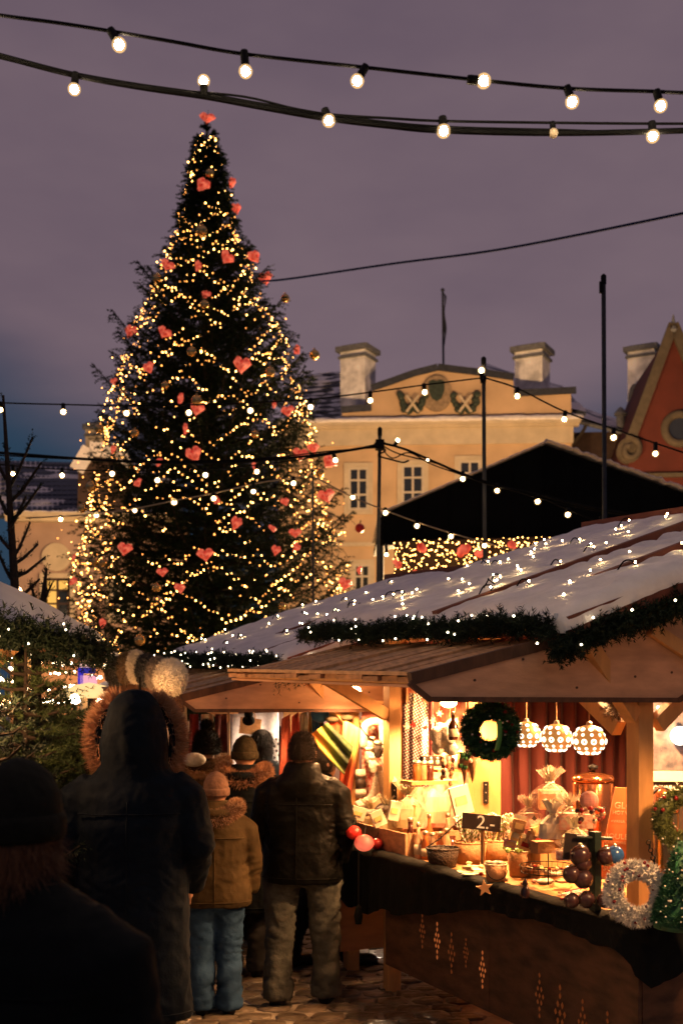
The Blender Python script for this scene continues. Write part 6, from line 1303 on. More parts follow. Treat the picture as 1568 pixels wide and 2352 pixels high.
hang('cream_fleece', 'cream fleece hanging right of the fur hood', 'clothing', ((404, 1602), (428, 1606), (432, 1700), (408, 1690)), 7.7, M_knitw, fold=.03, nf=3)
m = MB(); p = P(446, 1745, 8.0); m.ball(p, (.085, .07, .05), 14, 10); obj('cream_hat', m, M_knitw, smooth=True, loc=p, label='cream knitted hat lying on the second counter behind the hooded man', cat='hat')
hang('jacket_row', 'dark blue jacket hanging under the second hut beside the white blanket', 'clothing', ((640, 1668), (664, 1664), (668, 1760), (640, 1760)), 8.6, mat('navy_wool', (.02, .03, .06), .8), fold=.02)
p = P(571, 1640, 8.7); t = thing('dark_ornament', 'small dark figure hanging from the flap of the second hut', 'decoration', p); m = MB(); m.ball(p, (.035, .03, .035), 10, 8); m.ball(p+Vector((0, 0, -.05)), (.05, .03, .04), 10, 8); obj('figure_body', m, M_cloth_black, t, True); m = MB(); m.tube([p, p+Vector((0, 0, .12))], .003, 5); obj('hanging_wire', m, M_iron, t)

# ================================================================ fur hats on a stand
def fur_ball(name, label, cat, c, r, cols, n=2600, nl=.017, group=None):
    t = thing(name, label, cat, c); mt = mat('fur', cols[0], .8, var=0, scale=9, col2=cols[1], sheen=.3); m = MB(); m.ball(c, r, 16, 12); obj('hat_body', m, mt, t, True)
    d = unit(rng.normal(size=(n, 3))); V, F = hair_tris(d*np.array(r)*.97+np.array(c), d, nl, .006, 2, .5, .15); np_obj('fur_pile', V, F, mt, t); return t
HY_ = 6.75
for (u, v, rw, rh, cols, lb) in ((266, 1542, 22, 32, ((.02, .02, .02), (.08, .07, .06)), 'black and grey fur hat, leftmost on the stand'), (288, 1535, 18, 34, ((.12, .07, .03), (.28, .17, .08)), 'brown fur hat, second from left on the stand'), (313, 1532, 20, 36, ((.74, .64, .48), (.84, .75, .6)), 'cream fur hat standing highest on the stand'), (338, 1540, 26, 36, ((.012, .012, .014), (.03, .03, .03)), 'black fur hat between the cream and grey ones'), (362, 1548, 28, 38, ((.13, .10, .08), (.30, .24, .19)), 'grey-brown fur hat behind the big white one'), (391, 1556, 38, 42, ((.80, .70, .54), (.88, .80, .66)), 'largest white fur hat, rightmost on the stand')):
    fur_ball('fur_hat', lb, 'fur hat', P(u, v, HY_), (px(rw, HY_), px(rw*.9, HY_), px(rh, HY_)), cols)
    HY_ -= .03
b = P(330, 1590, 7.0); t = thing('hat_stand', 'brown wooden stand carrying the row of fur hats', 'stand', Vector((b.x, 7.0, 0)))
m = MB(); m.beam(Vector((b.x, 7.0, 0)), P(330, 1585, 7.0), .06, .06); obj('post', m, M_darkwood, t); m = MB(); m.beam(P(255, 1578, 6.85), P(410, 1582, 6.7), .05, .04); obj('shelf_bar', m, M_darkwood, t)
m = MB(); m.beam(P(398, 1575, 6.7), P(418, 1632, 6.85), .03, .03); obj('strut', m, M_darkwood, t); m = MB(); m.beam(P(388, 1592, 6.7), P(412, 1600, 6.75), .03, .03); obj('strut', m, M_darkwood, t)
for k in range(6): m = MB(); u = (266, 288, 313, 338, 362, 391)[k]; m.tube([P(u, 1580, 6.75-.02*k), P(u, 1540, 6.75-.02*k)], .012, 6); obj('hat_peg', m, M_darkwood, t)

hut_lamp(P(322, 1604, 6.3), 7.5, 'small unseen lamp added to light the fur hats', kind='POINT', r=.02)  # extra lamp hidden behind the hooded head, added to light the hats

# ================================================================ LEFT SIDE: hut, spruces for sale, far stalls
lh = thing('left_hut', 'snow-covered hut roof jutting in from the left edge', 'market stall', P(-150, 1590, 6.2)); lh.location.z = 0; ORG[lh.name].z = 0
M_tarp = mat('snowy_tarpaulin', (.66, .62, .62), .35, var=.05, scale=3, bump=.08, bscale=10, spec=.6)
Q = [P(182, 1476, 5.6), P(240, 1470, 7.4), P(-70, 1308, 7.4), P(-230, 1350, 5.6)]
def lr(i, j):
    a = Q[0]+(Q[1]-Q[0])*j; b = Q[3]+(Q[2]-Q[3])*j; p = a+(b-a)*i
    return p+Vector((0, 0, .05*math.sqrt(min(1, i/.08))*math.sqrt(max(0, min(1, (1-j)/.08, j/.06)))+.015*noise.noise((i*5, j*4, 2))))
m = MB(); m.grid(lr, 60, 40, thick=(0, 0, -.07)); obj('snowy_roof', m, M_tarp, lh, True)
m = MB(); m.prism([Q[0]+Vector((0, 0, -.075)), Q[1]+Vector((0, 0, -.075)), Q[2]+Vector((0, 0, -.075)), Q[3]+Vector((0, 0, -.075))], (0, 0, -.03)); obj('roof', m, M_darkwood, lh)
for (u, v, Y) in ((-110, 1450, 5.75), (-90, 1450, 7.2)): m = MB(); q = P(u, v, Y); m.beam((q.x, q.y, 0), q, .09, .09); obj('post', m, M_pine, lh)
m = MB(); m.prism([P(-80, 1480, 5.7), P(42, 1496, 5.7), P(2, 1530, 5.7), P(-80, 1580, 5.7)], (0, .02, 0)); obj('raised_flap', m, M_pine, lh)
m = MB(); q = P(-260, 1590, 6.4); m.box((q.x-.5, 6.4, 1.0), (1.2, 1.6, 2.0)); obj('hut_wall', m, M_darkwood, lh)
rng = np.random.default_rng(15)
garland('dark fir garland hanging along the left hut roof edge', [P(-140, 1412, 5.5), P(-40, 1430, 5.5), P(40, 1448, 5.5), P(110, 1462, 5.55), P(180, 1478, 5.6), P(232, 1490, 5.7)], .085, 900, 9, twig=.12, nl=.045, w=.007)
garland('fir garland behind the left hut roof edge, hanging lower', [P(-140, 1440, 5.9), P(-20, 1462, 5.9), P(80, 1482, 6.0), P(150, 1492, 6.2), P(235, 1496, 6.6)], .085, 900, 5, twig=.13, nl=.045, w=.007)
m = MB(); hut_lamp(P(-45, 1530, 4.95), 42, 'lamp inside the left hut just outside the picture', kind='POINT')
hut_lamp(P(15, 1612, 6.6), 7, 'small elongated lamp at the far left between the spruces', r=.022)

def spruce(label, base, top, branches, seed, needle, tw=.16, bare=False, r0=.03, density=16, upw=.2, f0=.12):
    random.seed(seed); base, top = Vector(base), Vector(top); t = thing('spruce_sapling', label, 'spruce', base); H_ = (top-base).length
    m = MB(); m.tube([base, base.lerp(top, .5), top], [r0, r0*.6, r0*.2], 8); obj('trunk', m, M_bark, t)
    lm = MB(); Pn, Dn, Ln = [], [], []
    for k in range(branches):
        f = f0+(.96-f0)*(k+random.random())/branches; p = base.lerp(top, f); a = k*2.4+random.random(); ln = H_*(1-f)*random.uniform(.26, .40)+.10
        d = Vector((math.cos(a), math.sin(a), upw+random.uniform(-.1, .25))).normalized(); e_ = p+d*ln+Vector((0, 0, .05*ln)); lm.tube([p, p.lerp(e_, .5)+Vector((0, 0, -.02)), e_], [r0*.35, r0*.25, r0*.12], 5, caps=False)
        n = int(4+ln*density); sd = d.cross(Vector((0, 0, 1))).normalized()
        for q in range(n):
            g = .15+.85*q/n; Pn.append(tuple(p.lerp(e_, g))); s_ = random.choice((-1, 1)); Dn.append(tuple((d*.8+sd*s_*random.uniform(.2, .8)+Vector((0, 0, random.uniform(-.3, .3)))).normalized())); Ln.append(tw*(1.1-.5*g)*random.uniform(.6, 1.2))
        Pn.append(tuple(p)); Dn.append(tuple(d)); Ln.append(ln)
    obj('branches', lm, M_bark, t); V, F = needle_tris(np.array(Pn), unit(np.array(Dn)), np.array(Ln), 18 if bare else 30, .030 if bare else .036, .005 if bare else .0055, .8); np_obj('crown', V, F, needle, t); return t
def ground_of(u, Y): q = P(u, V0, Y); return (q.x, Y, 0)
def bare(label, u0, v0, u1, Y, brs, seed):
    """a half bare spruce: stem and long upright side shoots given by their tips"""
    random.seed(seed); b = Vector(ground_of(u1, Y)); top = P(u0, v0, Y); t = thing('bare_spruce', label, 'spruce', b)
    m = MB(); m.tube([b, P(u1, 1500, Y), P((u0+u1)/2, (v0+1500)/2, Y), top], [.05, .042, .028, .010], 8); obj('trunk', m, M_bark, t)
    lm = MB(); Pn, Dn, Ln = [], [], []
    for (us, vs_, ue, ve) in brs:
        p, e_ = P(us, vs_, Y+random.uniform(-.05, .05)), P(ue, ve, Y+random.uniform(-.25, .25)); mid = p.lerp(e_, .45)+Vector((0, 0, -.06*(e_-p).length)); lm.tube([p, mid, e_], [.016, .013, .008], 6)
        for k in range(int(10+(e_-p).length*26)): g = random.random(); q = p.lerp(mid, g*2) if g < .5 else mid.lerp(e_, g*2-1); Pn.append(tuple(q)); d = (e_-mid).normalized(); Dn.append(tuple((d+Vector((random.uniform(-.5, .5), random.uniform(-.5, .5), random.uniform(-.3, .4)))).normalized())); Ln.append(random.uniform(.03, .10))
        Pn.append(tuple(mid)); Dn.append(tuple((e_-mid).normalized())); Ln.append((e_-mid).length)
    for k in range(60): g = random.random(); Pn.append(tuple(P(u1+(u0-u1)*g, 1500+(v0-1500)*g, Y))); Dn.append((random.uniform(-1, 1), random.uniform(-1, 1), 1)); Ln.append(.06)
    obj('branches', lm, M_bark, t); V, F = needle_tris(np.array(Pn), unit(np.array(Dn)), np.array(Ln), 16, .028, .006, .9); np_obj('crown', V, F, M_needle, t)
bare('tall half-bare spruce at the left edge rising above the hut', 8, 908, 44, 9.0, [(16, 1130, 76, 1004), (18, 1160, 96, 1062), (24, 1200, 90, 1120), (26, 1300, 88, 1250), (28, 1330, 104, 1280), (30, 1380, 92, 1330), (14, 1100, -30, 1000), (16, 1180, -20, 1080), (22, 1260, -34, 1180), (26, 1330, -10, 1250), (30, 1400, 80, 1370), (32, 1420, 84, 1400), (26, 1290, 70, 1200), (20, 1220, 60, 1140)], 5)
bare('short bare spruce leader sticking up beside the tall one', 107, 1310, 84, 9.2, [(92, 1400, 70, 1340), (95, 1390, 120, 1340)], 6)
spruce('green spruce for sale standing behind the left hut post, its boughs spread wide', ground_of(54, 5.6), P(60, 1480, 5.6), 70, 4, M_needle3, r0=.035, tw=.20, upw=.05, density=22)
spruce('bushy green spruce for sale just left of the hooded man', ground_of(150, 6.2), P(140, 1590, 6.2), 80, 9, M_needle3, tw=.2, density=30, upw=.25)
spruce('dark spruce for sale low behind the left foreground head', ground_of(215, 5.8), P(205, 1670, 5.8), 60, 12, M_needle3, tw=.2, density=30, upw=.3, f0=.5)
spruce('leafy green spruce for sale between the left hut and the globe lamp', ground_of(95, 5.9), P(92, 1545, 5.9), 80, 17, M_needle3, tw=.2, density=30, upw=.2, f0=.3)
spruce('dark spruce for sale at the far left edge', ground_of(-20, 5.0), P(-10, 1590, 5.0), 30, 14, M_needle2, tw=.2, density=18, upw=.3, f0=.45)
# far stalls across the square
def far_stall(label, u0, u1, vroof, vbase, Y, lights, roofmat, seed):
    random.seed(seed); t = thing('far_stall', label, 'market stall', ground_of((u0+u1)/2, Y)); um = (u0+u1)/2
    m = MB(); m.prism([P(u0-8, vroof+22, Y-.3), P(um, vroof, Y-.3), P(u1+8, vroof+22, Y-.3), P(u1+8, vroof+28, Y-.3), P(um, vroof+6, Y-.3), P(u0-8, vroof+28, Y-.3)], (0, 2.4, 0)); obj('roof', m, roofmat, t)
    a, b = P(u0, vroof+26, Y), P(u1, vroof+26, Y); m = MB(); m.prism([(a.x, Y+2, 0), (b.x, Y+2, 0), (b.x, Y+2, b.z), (a.x, Y+2, a.z)], (0, .05, 0)); obj('back_wall', m, M_glowwood, t)
    for u in (u0, u1): q = P(u, vroof+26, Y); m = MB(); m.beam((q.x, Y, 0), q, .1, .1); obj('post', m, M_pine, t)
    q = P(u0, 1590, Y); r_ = P(u1, 1590, Y); m = MB(); m.box(((q.x+r_.x)/2, Y, .5), (r_.x-q.x, .5, 1.0)); obj('counter', m, M_front, t)
    me = raw_mesh('stall_bulb', MB().ball((0, 0, 0), .028, 8, 6), lights)
    for k in range(int((u1-u0)/2.2)): inst('stall_bulb', me, P(u0+k*2.2+random.uniform(-2, 2), vroof+30+random.choice((0, 22, 48, 80, 110))+random.uniform(-5, 5), Y-.35), t, scale=random.uniform(.35, 1.0))
    ld = bpy.data.lights.new('stall_light', 'POINT'); ld.energy = 60; ld.color = (1, .66, .34); ld.shadow_soft_size = .1
    lo = bpy.data.objects.new('stall_light', ld); C.objects.link(lo); lo.parent = t; lo.location = Vector(((P(um, 1590, Y).x), Y+.6, 2.3))-ORG[t.name]
M_stallglow = glow('stall_light_glow', (1, .80, .52), 26)
far_stall('far stall with rows of white lights seen through the spruces', 60, 205, 1470, 1700, 16, M_stallglow, M_snow, 1)
far_stall('far stall with snowy roof right of the spruces, behind the fur hats', 196, 300, 1500, 1700, 14.5, M_stallglow, M_snow, 2)
far_stall('far stall deep in the square at the left edge', -60, 70, 1485, 1700, 18, M_stallglow, M_snow, 3)
c = P(172, 1606, 10.5); t = thing('globe_lamp', 'brightest white globe lamp among the spruces at left', 'lamp', c); m = MB(); m.ball(c, .045, 14, 10); obj('globe', m, glow('globe_glow', (1, .86, .62), 90), t, True); m = MB(); q = P(172, 1595, 10.5); m.tube([(c.x, 10.5, 0), (c.x, 10.5, c.z-.06)], .02, 8); obj('lamp_post', m, M_iron, t)
c = P(196, 1556, 13.6); t = thing('lit_sign', 'small lit panel in blue and pink on the far stall', 'sign', c)
for (du, dv, w_, h_, col, s_) in ((-10, -2, 12, 44, (.08, .05, .9), .55), (6, -16, 34, 14, (.10, .08, .8), .4), (8, 8, 38, 26, (1, .45, .55), 1.0), (-2, -30, 22, 14, (1, .6, .5), 1.2)): m = MB(); q = P(196+du, 1556+dv, 13.6); m.box(q, (px(w_, 13.6), .03, px(h_, 13.6))); obj('light_field', m, glow('panel_glow', col, s_), t)
M_snow2 = M_snow
m = MB(); m.prism([P(188, 1588, 12.5), P(300, 1558, 12.5), P(300, 1572, 12.5), P(192, 1602, 12.5)], (0, 1.2, .12)); t = obj('low_awning', m, M_snow2, loc=P(240, 1580, 12.5), label='low snow-covered awning behind the hooded man', cat='awning')
m = MB()
for u in (200, 296): q = P(u, 1590, 12.6); m.beam((q.x, 12.9, 0), (q.x, 12.9, q.z+.05), .06, .06)
obj('support', m, M_darkwood, t)
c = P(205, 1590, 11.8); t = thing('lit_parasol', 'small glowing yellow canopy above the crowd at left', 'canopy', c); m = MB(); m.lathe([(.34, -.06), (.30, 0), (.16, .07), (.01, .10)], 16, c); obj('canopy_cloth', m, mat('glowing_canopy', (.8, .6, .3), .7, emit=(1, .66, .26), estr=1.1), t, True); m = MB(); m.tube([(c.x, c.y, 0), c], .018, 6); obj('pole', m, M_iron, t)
# ================================================================ PEOPLE (seen from behind; each faces away from the camera, local +Y)
M_skin = mat('skin', (.42, .22, .14), .55, var=.08)
def cloth(name, col, folds=.25, sheen=.0, rough=.85, var=.22, scale=7): return mat(name, col, rough, var=var, scale=scale, bump=folds, bscale=26, sheen=sheen, spec=.10)
M_boot = mat('black_boot', (.006, .0055, .005), .6, var=.2)
def folds_fn(amp, sx, sz, seed=0, kn=None, el=None):
    def f(p):
        w_ = noise.noise((p.x*4+seed, p.y*4, p.z*4)); r1 = 1-2.4*abs(noise.noise((p.x*sx+seed, p.y*sx, p.z*sz+w_))); r2 = 1-2.4*abs(noise.noise((p.x*sx*2.3+3*w_, p.y*sx*2.3+seed, p.z*sz*2.4)))
        d = amp*(.8*noise.noise((p.x*sx*.6+seed, p.y*sx*.6, p.z*sz*.5))+.42*r1+.22*r2)
        if el is not None and abs(p.x) > el[1]: d += .008*math.exp(-((p.z-el[0])/.11)**2)*(1-2.5*abs(noise.noise((p.x*8+seed, p.y*8, p.z*26+4*w_))))
        if kn:
            for (z0, s_, a_) in kn: d += a_*math.exp(-((p.z-z0)/s_)**2)*(1-2.6*abs(noise.noise((p.x*7+seed, p.y*7, p.z*24+5*noise.noise((p.x*6, p.y*6, p.z*3+seed))))))
        return d
    return f
def person(label, x, y, H, rz=0.0, coat=None, coat_hem=.86, coat_w=1.0, coat_mat=None, leg_mat=None, stride=0.0, arms='down', hat=None, hood=None, fur=None, hair=None, lean=0.0, low=False, legw=1.0, seed=0, far=False, head_yaw=0.0, spread=1.0):
    random.seed(100+seed); global rng; rng = np.random.default_rng(100+seed)
    s = H/1.75; root = thing('person', label, 'person', (0, 0, 0)); vx = .02 if far else .013
    sh, hp = (.165*s, .092*s*spread)
    elbow, wrist = {'down': ((.235, .01, 1.13), (.225, .09, .90)), 'front': ((.245, .03, 1.14), (.16, .26, 1.08)), 'pocket': ((.245, -.02, 1.15), (.215, .11, .98)), 'hips': ((.25, -.02, 1.14), (.20, .10, .93))}[arms]
    S = lambda q, k=1: Vector((q[0]*s*k, q[1]*s, q[2]*s))
    # body: one continuous surface
    m = MB(); lz = lambda z: lean*max(0, z-.95)
    m.loft([(0, lz(z), z*s, rx*s, ry*s) for z, rx, ry in ((.80, .12, .09), (.90, .165, .115), (1.0, .155, .105), (1.12, .145, .10), (1.28, .165, .115), (1.38, .165, .105), (1.44, .12, .08), (1.49, .058, .06), (1.54, .055, .06))], 18)
    hy = lz(1.6)+.02*s
    m.ball((0, hy, 1.625*s), (.077*s, .098*s, .118*s), 16, 12)
    cy_, sy_ = math.cos(head_yaw), math.sin(head_yaw); hd = lambda a, b, c: (a*cy_*s-b*sy_*s, hy+a*sy_*s+b*cy_*s, c*s)
    m.ball(hd(0, .045, 1.56), (.052*s, .06*s, .06*s), 12, 8)                                       # jaw
    m.tube([hd(0, .085, 1.645), hd(0, .108, 1.605)], [.010*s, .017*s], 8); m.ball(hd(0, .092, 1.568), (.024*s, .014*s, .009*s), 8, 6)    # nose, lips
    for q in (-1, 1):
        m.ball(hd(.078*q, -.005, 1.612), (.012*s, .024*s, .034*s), 8, 6); m.ball(hd(.031*q, .083, 1.638), (.014*s, .011*s, .010*s), 8, 6)
        e_, w_ = S(elbow, q), S(wrist, q); e_.y += lz(1.13); w_.y += lz(1.0)
        m.tube([(sh*q, lz(1.4), 1.40*s), e_, w_], [.052*s, .042*s, .029*s], 12)
        dv = (w_-e_).normalized(); pc = w_+dv*.045*s; sd = dv.cross(Vector((0, 1, 0))); sd = sd.normalized() if sd.length > .1 else Vector((1, 0, 0)); nrm = dv.cross(sd)
        m.tube([w_, pc, pc+dv*.03*s], [.026*s, .036*s, .036*s], 10)
        for k in range(4):
            b0 = pc+dv*.03*s+sd*((k-1.5)*.019*s); l_ = (.062, .072, .068, .052)[k]*s; m.tube([b0, b0+dv*l_*.5+nrm*.006*s, b0+dv*l_*.85+nrm*.022*s], [.0105*s, .0098*s, .008*s], 7)
        m.tube([pc+sd*(-.03*s)-dv*.01*s, pc+sd*(-.05*s)+dv*.02*s+nrm*.012*s, pc+sd*(-.052*s)+dv*.048*s+nrm*.02*s], [.014*s, .012*s, .009*s], 7)
        st = stride*q; kx = hp*q*1.05
        m.tube([(hp*q, 0, .92*s), (kx, st*.5+.01, .49*s), (kx*1.02, st, .09*s)], [.082*s, .052*s, .036*s], 12); m.tube([(kx*1.02, st-.04*s, .045*s), (kx*1.1, st+.09*s, .04*s), (kx*1.15, st+.17*s, .03*s)], [.042*s, .042*s, .03*s], 10)
    me = bake(m, vx if not far else .024, 3, None, 'body'); me.materials.append(M_skin); link_mesh('body', me, root)
    # trousers
    m = MB()
    m.loft([(0, 0, z*s, rx*s, ry*s) for z, rx, ry in ((.78, .15, .115), (.88, .185, .135), (.98, .175, .125))], 16)
    for q in (-1, 1):
        st = stride*q; kx = hp*q*1.05
        m.tube([(hp*q, 0, .90*s), (hp*q*1.02, st*.2, .72*s), (kx, st*.5+.01, .49*s), (kx*1.02, st*.85-.015, .22*s), (kx*1.02, st-.01, .055*s)], [.098*s*legw, .095*s*legw, .078*s*legw, .074*s*legw, .082*s*legw], 14)
    me = bake(m, .014, 5, folds_fn(.012, 8, 22, seed, [(.48*s, .15, .010), (.14*s, .10, .011), (.78*s, .10, .008)]), 'trousers'); me.materials.append(leg_mat or cloth('dark_trousers', (.02, .02, .022))); link_mesh('trousers', me, root)
    for q in (-1, 1):
        st = stride*q; kx = hp*q*1.06; m = MB(); m.tube([(kx, st-.01, .16*s), (kx, st-.015, .06*s)], [.062*s, .064*s], 12); m.tube([(kx, st-.055*s, .046*s), (kx*1.06, st+.08*s, .045*s), (kx*1.12, st+.17*s, .036*s), (kx*1.14, st+.215*s, .03*s)], [.048*s, .052*s, .05*s, .03*s], 12); m.v = [(a, b, max(c, .004)) for a, b, c in m.v]; obj('boot', m, M_boot, root, True)
    # coat: torso and sleeves as one surface
    m = MB(); w = coat_w; hz = coat_hem
    rings = [(hz, .225*w, .165*w), (hz+.08, .222*w, .165*w), (1.0 if hz < .93 else hz+.1, .21*w, .155*w), (1.10, .20*w, .148*w), (1.25, .212*w, .155*w), (1.36, .222*w, .142*w), (1.42, .20*w, .118*w), (1.465, .14*w, .095), (1.50, .088, .082), (1.535, .080, .078)]
    m.loft([(0, lz(z)-.005, z*s, rx*s, ry*s) for z, rx, ry in rings], 24, 2.2)
    for q in (-1, 1):
        e_, w_ = S(elbow, q), S(wrist, q); e_.y += lz(1.13); w_.y += lz(1.0); e_.x *= (.6+.4*w)*1.06; w_.x *= (.6+.4*w)*1.06
        m.tube([(sh*q*.9, lz(1.4)-.005, 1.395*s), (sh*q*1.22*(.5+.5*w), lz(1.35), 1.345*s), e_, w_], [.086*s, .090*s*(.5+.5*w), .074*s, .056*s], 14)
    if hood == 'down': m.loft([(0, lz(1.4)-.125*s, 1.28*s, .06*s, .03*s), (0, lz(1.4)-.13*s, 1.34*s, .125*s, .05*s), (0, lz(1.4)-.09*s, 1.44*s, .145*s, .095*s), (0, lz(1.45)-.02*s, 1.52*s, .118*s, .105*s), (0, lz(1.5)+.0*s, 1.555*s, .100*s, .095*s)], 20)
    if hood == 'up':
        m.loft([(0, lz(1.42)-.01, 1.42*s, .17*s, .12*s), (0, lz(1.5), 1.50*s, .135*s, .125*s), (0, hy-.012*s, 1.58*s, .138*s, .145*s), (0, hy-.012*s, 1.66*s, .128*s, .145*s), (0, hy-.01*s, 1.74*s, .100*s, .122*s), (0, hy, 1.79*s, .060*s, .075*s), (0, hy, 1.805*s, .02*s, .02*s)], 22)
    me = bake(m, .010 if not far else .022, 9, folds_fn(.013*s, 6.5, 7, seed+5, [(1.02*s, .05, .006)], (1.13*s, .19*s)), 'coat'); me.materials.append(coat_mat); co_ = link_mesh('coat', me, root)
    if not far:                                                     # back seam, yoke seam, hem band and cuffs
        nv = len(me.vertices); co = np.empty(nv*3, np.float32); me.vertices.foreach_get('co', co); co = co.reshape(-1, 3)
        back = co[(np.abs(co[:, 0]) < .012) & (co[:, 1] < 0)]; zs = np.arange(hz*s+.02, 1.36*s, .03); pts_ = []
        for zq in zs:
            near_ = back[np.abs(back[:, 2]-zq) < .012]
            if len(near_): pts_.append((0, float(near_[:, 1].min())-.001, float(zq)))
        if len(pts_) > 3: k = MB(); k.tube(pts_, .0032, 5); obj('back_seam', k, coat_mat, co_, True)
        for zq, nm in ((1.30*s, 'yoke_seam'), (hz*s+.035, 'hem_seam')):
            ring = co[(np.abs(co[:, 2]-zq) < .011) & (np.abs(co[:, 0]) < (.19 if zq > 1 else .24)*s*w) & (co[:, 1] < .02)]
            ring = ring[np.argsort(ring[:, 0])]
            if len(ring) > 12:
                pts_ = []
                for xq in np.linspace(ring[0, 0], ring[-1, 0], 22):
                    q = ring[np.abs(ring[:, 0]-xq) < .02]
                    if len(q): pts_.append((float(xq), float(q[:, 1].min())-.001, float(zq)))
                if len(pts_) > 3: k = MB(); k.tube(pts_, .0032, 5); obj(nm, k, coat_mat, co_, True)
        for q in (-1, 1):
            w_ = S(wrist, q); e_ = S(elbow, q); w_.y += lz(1.0); e_.y += lz(1.13); w_.x *= (.6+.4*w)*1.06; e_.x *= (.6+.4*w)*1.06; d = (w_-e_).normalized(); k = MB(); k.tube([w_-d*.03, w_+d*.012], [.060*s, .058*s], 14); obj('cuff', k, coat_mat, co_, True)
    # head wear
    if hat:
        kind, hm = hat; m = MB(); d0 = 1.60 if kind != 'fluffy' else 1.575
        m.loft([(0, hy-.012*s, d0*s, .090*s, .108*s), (0, hy-.012*s, (d0+.05)*s, .094*s, .112*s), (0, hy-.01*s, 1.69*s, .089*s, .106*s), (0, hy-.005*s, 1.735*s, .066*s, .080*s), (0, hy, 1.762*s, .03*s, .036*s), (0, hy, 1.77*s, .006*s, .006*s)], 20)
        ho = obj('hat', m, hm, root, True)
        m = MB(); m.loft([(0, hy-.012*s, (d0-.008)*s, .094*s, .112*s), (0, hy-.012*s, (d0+.002)*s, .100*s, .118*s), (0, hy-.012*s, (d0+.036)*s, .102*s, .120*s), (0, hy-.012*s, (d0+.050)*s, .097*s, .114*s)], 64); m.v = [(a*(1+.014*(i % 2)), hy-.012*s+(b-hy+.012*s)*(1+.014*(i % 2)), c) for i, (a, b, c) in enumerate(m.v)]; obj('hat_brim', m, hm, ho, True)
        if kind in ('pom', 'fluffy'):
            m = MB(); m.ball((0, hy, 1.79*s), .042*s, 12, 8); po = obj('pompom', m, hm, ho, True); d = unit(rng.normal(size=(700, 3))); V, F = hair_tris(d*.038*s+np.array([0, hy, 1.79*s]), d, .028, .004, 2, .5); np_obj('pompom_fluff', V, F, hm, po)
        if kind == 'fluffy':
            d = unit(rng.normal(size=(2600, 3))); d[:, 2] = np.abs(d[:, 2])*1.0-.25; d = unit(d); V, F = hair_tris(d*np.array([.095*s, .112*s, .15*s])+np.array([0, hy-.01*s, 1.61*s]), d, .034, .004, 2, .7); np_obj('hat_fluff', V, F, hm, ho)
    if hair is not None:
        hm, ln = hair; m = MB(); m.loft([(0, hy-.02*s, (1.60-ln)*s, .075*s, .085*s), (0, hy-.016*s, 1.60*s, .083*s, .10*s), (0, hy-.012*s, 1.66*s, .083*s, .103*s), (0, hy-.008*s, 1.715*s, .066*s, .083*s), (0, hy, 1.748*s, .03*s, .04*s)], 18); me = bake(m, .012, 3, folds_fn(.005, 30, 12, seed), 'hair'); me.materials.append(hm); ho_ = link_mesh('hair', me, root); nv = len(me.vertices); co = np.empty(nv*3, np.float32); no = np.empty(nv*3, np.float32); me.vertices.foreach_get('co', co); me.vertices.foreach_get('normal', no); co = co.reshape(-1, 3); no = no.reshape(-1, 3)
        if hat: kk = co[:, 2] < 1.595*s; co = co[kk]; no = no[kk]
        V, F = hair_tris(co.astype(float), unit(no*.5+np.array([0, 0, -.8 if ln > .06 else -.2])), .022 if ln < .06 else .05, .0022, 5, .4, .2); np_obj('hair_strands', V, F, hm, ho_)
    if fur:
        fm, where = fur
        if where == 'rim':      # round the front opening of a raised hood, showing on both sides
            a = np.linspace(-.6, PI+.6, 1400); pt = np.stack([.158*s*np.cos(a), np.full_like(a, hy+.075*s), 1.60*s+.175*s*np.sin(a)*np.where(np.sin(a) > 0, 1.0, 1.25)], 1); pt[:, 2] = np.minimum(pt[:, 2], 1.755*s)
            keep = np.abs(pt[:, 0]) > .07*s; pt = pt[keep]; nn = unit(pt-np.array([0, hy+.01, 1.60*s])); V, F = hair_tris(pt, nn, .065*s, .006, 9, .55); np_obj('fur_trim', V, F, fm, co_)
            m = MB(); m.tube([tuple(q) for q in pt[::60] if q[0] > 0], .016*s, 8); m.tube([tuple(q) for q in pt[::60] if q[0] < 0], .016*s, 8); obj('fur_base', m, coat_mat, co_, True)
        else:                   # collar of fur lying round the shoulders
            a = rng.random(4200)*2*PI; bb = rng.random(4200)*2*PI; R_, r_ = .150*s, .052*s
            nn = np.stack([np.cos(bb)*np.cos(a), np.cos(bb)*np.sin(a)*.8, np.sin(bb)], 1); c0 = np.stack([R_*np.cos(a), lz(1.5)-.03*s+R_*.82*np.sin(a), np.full_like(a, 1.475*s)+.03*np.cos(a*2)], 1)
            V, F = hair_tris(c0+nn*r_*.8, unit(nn), .034*s, .006, 5, .7); np_obj('fur_collar', V, F, fm, co_); m = MB(); m.torus((0, lz(1.5)-.03*s, 1.475*s), R_*.95, r_*.72, None, 24, 8); obj('fur_base', m, coat_mat, co_, True)
    root.location = (x, y, 0); root.rotation_euler = (0, 0, rz); return root
def XY(u, Y): return (u-U0)/FPX*Y
furm = lambda n, a, b: mat(n, a, .8, var=0, scale=14, col2=b, sheen=.3)
M_navy = cloth('navy_parka', (.0028, .0062, .0125)); M_khaki = cloth('khaki_child_coat', (.048, .032, .0145), var=.3); M_olive = cloth('dark_olive_jacket', (.003, .003, .0026), rough=.5)
M_jeansblue = cloth('blue_jeans', (.026, .062, .135), var=.35); M_jeansgrey = cloth('olive_grey_jeans', (.068, .070, .062), folds=.5, var=.35, scale=11)
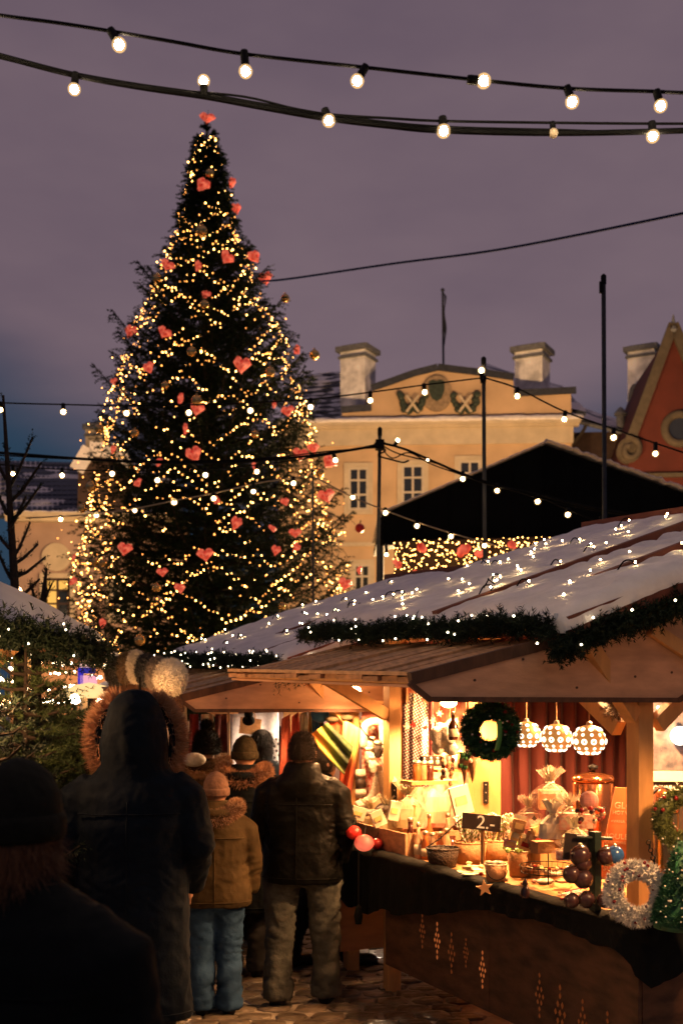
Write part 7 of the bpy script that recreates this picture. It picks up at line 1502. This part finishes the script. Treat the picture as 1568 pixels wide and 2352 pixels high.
M_blk = cloth('black_coat', (.003, .0044, .006)); M_brown = cloth('brown_coat', (.03, .017, .009)); M_beanie = cloth('dark_beanie', (.008, .0085, .0075), folds=.5, scale=40); M_pinkbeanie = cloth('dusty_pink_beanie', (.15, .085, .062), folds=.5, scale=40); M_olivebeanie = cloth('olive_beanie', (.035, .027, .015), folds=.5, scale=40)
M_hairdk = mat('dark_hair', (.014, .009, .007), .85, var=.3, scale=20, stretch=(4, 4, 1)); M_hairbr = mat('brown_hair', (.13, .055, .025), .6, var=.5, scale=26, stretch=(5, 5, .6), bump=.5, bscale=60)
person('person in dark parka with raised fur-edged hood, tallest in the queue', XY(305, 5.15), 5.15, 1.90, rz=.05, coat_hem=.45, coat_w=1.10, coat_mat=M_navy, arms='pocket', hood='up', fur=(furm('ginger_fur', (.30, .12, .05), (.55, .28, .14)), 'rim'), seed=1)
person('person in dark coat and beanie, head and shoulders at the lower left corner', XY(34, 2.50), 2.50, 1.785, rz=-.25, coat_hem=.7, coat_w=1.18, coat_mat=M_blk, hat=('beanie', M_beanie), hair=(M_hairbr, .17), seed=2, head_yaw=-.3)
person('child in khaki coat with fur hood edge, pale beanie and blue jeans', XY(496, 6.85), 6.85, 1.455, rz=.05, coat_hem=.80, coat_w=1.12, coat_mat=M_khaki, leg_mat=M_jeansblue, hat=('beanie', M_pinkbeanie), hood='down', fur=(furm('child_fur', (.20, .10, .05), (.42, .24, .13)), 'collar'), legw=1.12, seed=3)
person('man in dark jacket and baggy grey-olive jeans facing the lit counter', XY(695, 7.07), 7.07, 1.70, rz=-.18, coat_hem=.80, coat_w=1.16, coat_mat=M_olive, leg_mat=M_jeansgrey, arms='hips', hood='down', hair=(M_hairdk, .025), legw=1.16, seed=4, spread=1.45, stride=.07, head_yaw=.2)
person('woman in brown coat and black fluffy pompom hat', XY(474, 8.5), 8.5, 1.66, rz=-.1, coat_hem=.7, coat_w=1.15, coat_mat=M_brown, hat=('fluffy', mat('black_fluff', (.012, .011, .010), .8)), fur=(furm('tan_fur', (.22, .11, .05), (.40, .22, .11)), 'collar'), seed=5)
person('person in dark coat with wide brown fur collar and olive beanie', XY(562, 7.75), 7.75, 1.64, rz=-.05, coat_hem=.5, coat_w=1.22, coat_mat=M_blk, hat=('beanie', M_olivebeanie), hood='down', fur=(furm('brown_fur', (.16, .06, .025), (.36, .16, .07)), 'collar'), seed=6)
person('dark-haired person half hidden behind the olive beanie', XY(600, 8.9), 8.9, 1.66, coat_hem=.6, coat_w=1.1, coat_mat=M_blk, hair=(M_hairdk, .12), seed=7)
person('person hidden behind the man, only striding dark legs and boots showing', XY(738, 8.05), 8.05, 1.56, rz=-1.1, coat_hem=.75, coat_w=1.0, coat_mat=M_blk, hair=(M_hairdk, .05), stride=.20, seed=8)
person('person in brown coat beyond the queue, only the face of a hat showing', XY(430, 9.6), 9.6, 1.60, coat_hem=.6, coat_w=1.1, coat_mat=M_brown, hat=('beanie', M_olivebeanie), seed=9, far=True)
for k, (u, Y, H_, c_, lb) in enumerate(((165, 12.5, 1.66, M_brown, 'distant stroller in brown coat below the globe lamp'), (205, 11.6, 1.72, M_blk, 'distant stroller in black coat left of the fur hood'), (228, 13.5, 1.70, M_navy, 'distant stroller in navy coat nearest the fur hood'), (120, 14, 1.70, M_blk, 'distant stroller in black coat among the spruces'))):
    person(lb, XY(u, Y), Y, H_, rz=.5*k, coat_hem=.7, coat_w=1.1, coat_mat=c_, hat=('beanie', (M_beanie, M_olivebeanie)[k % 2]), seed=20+k, far=True)
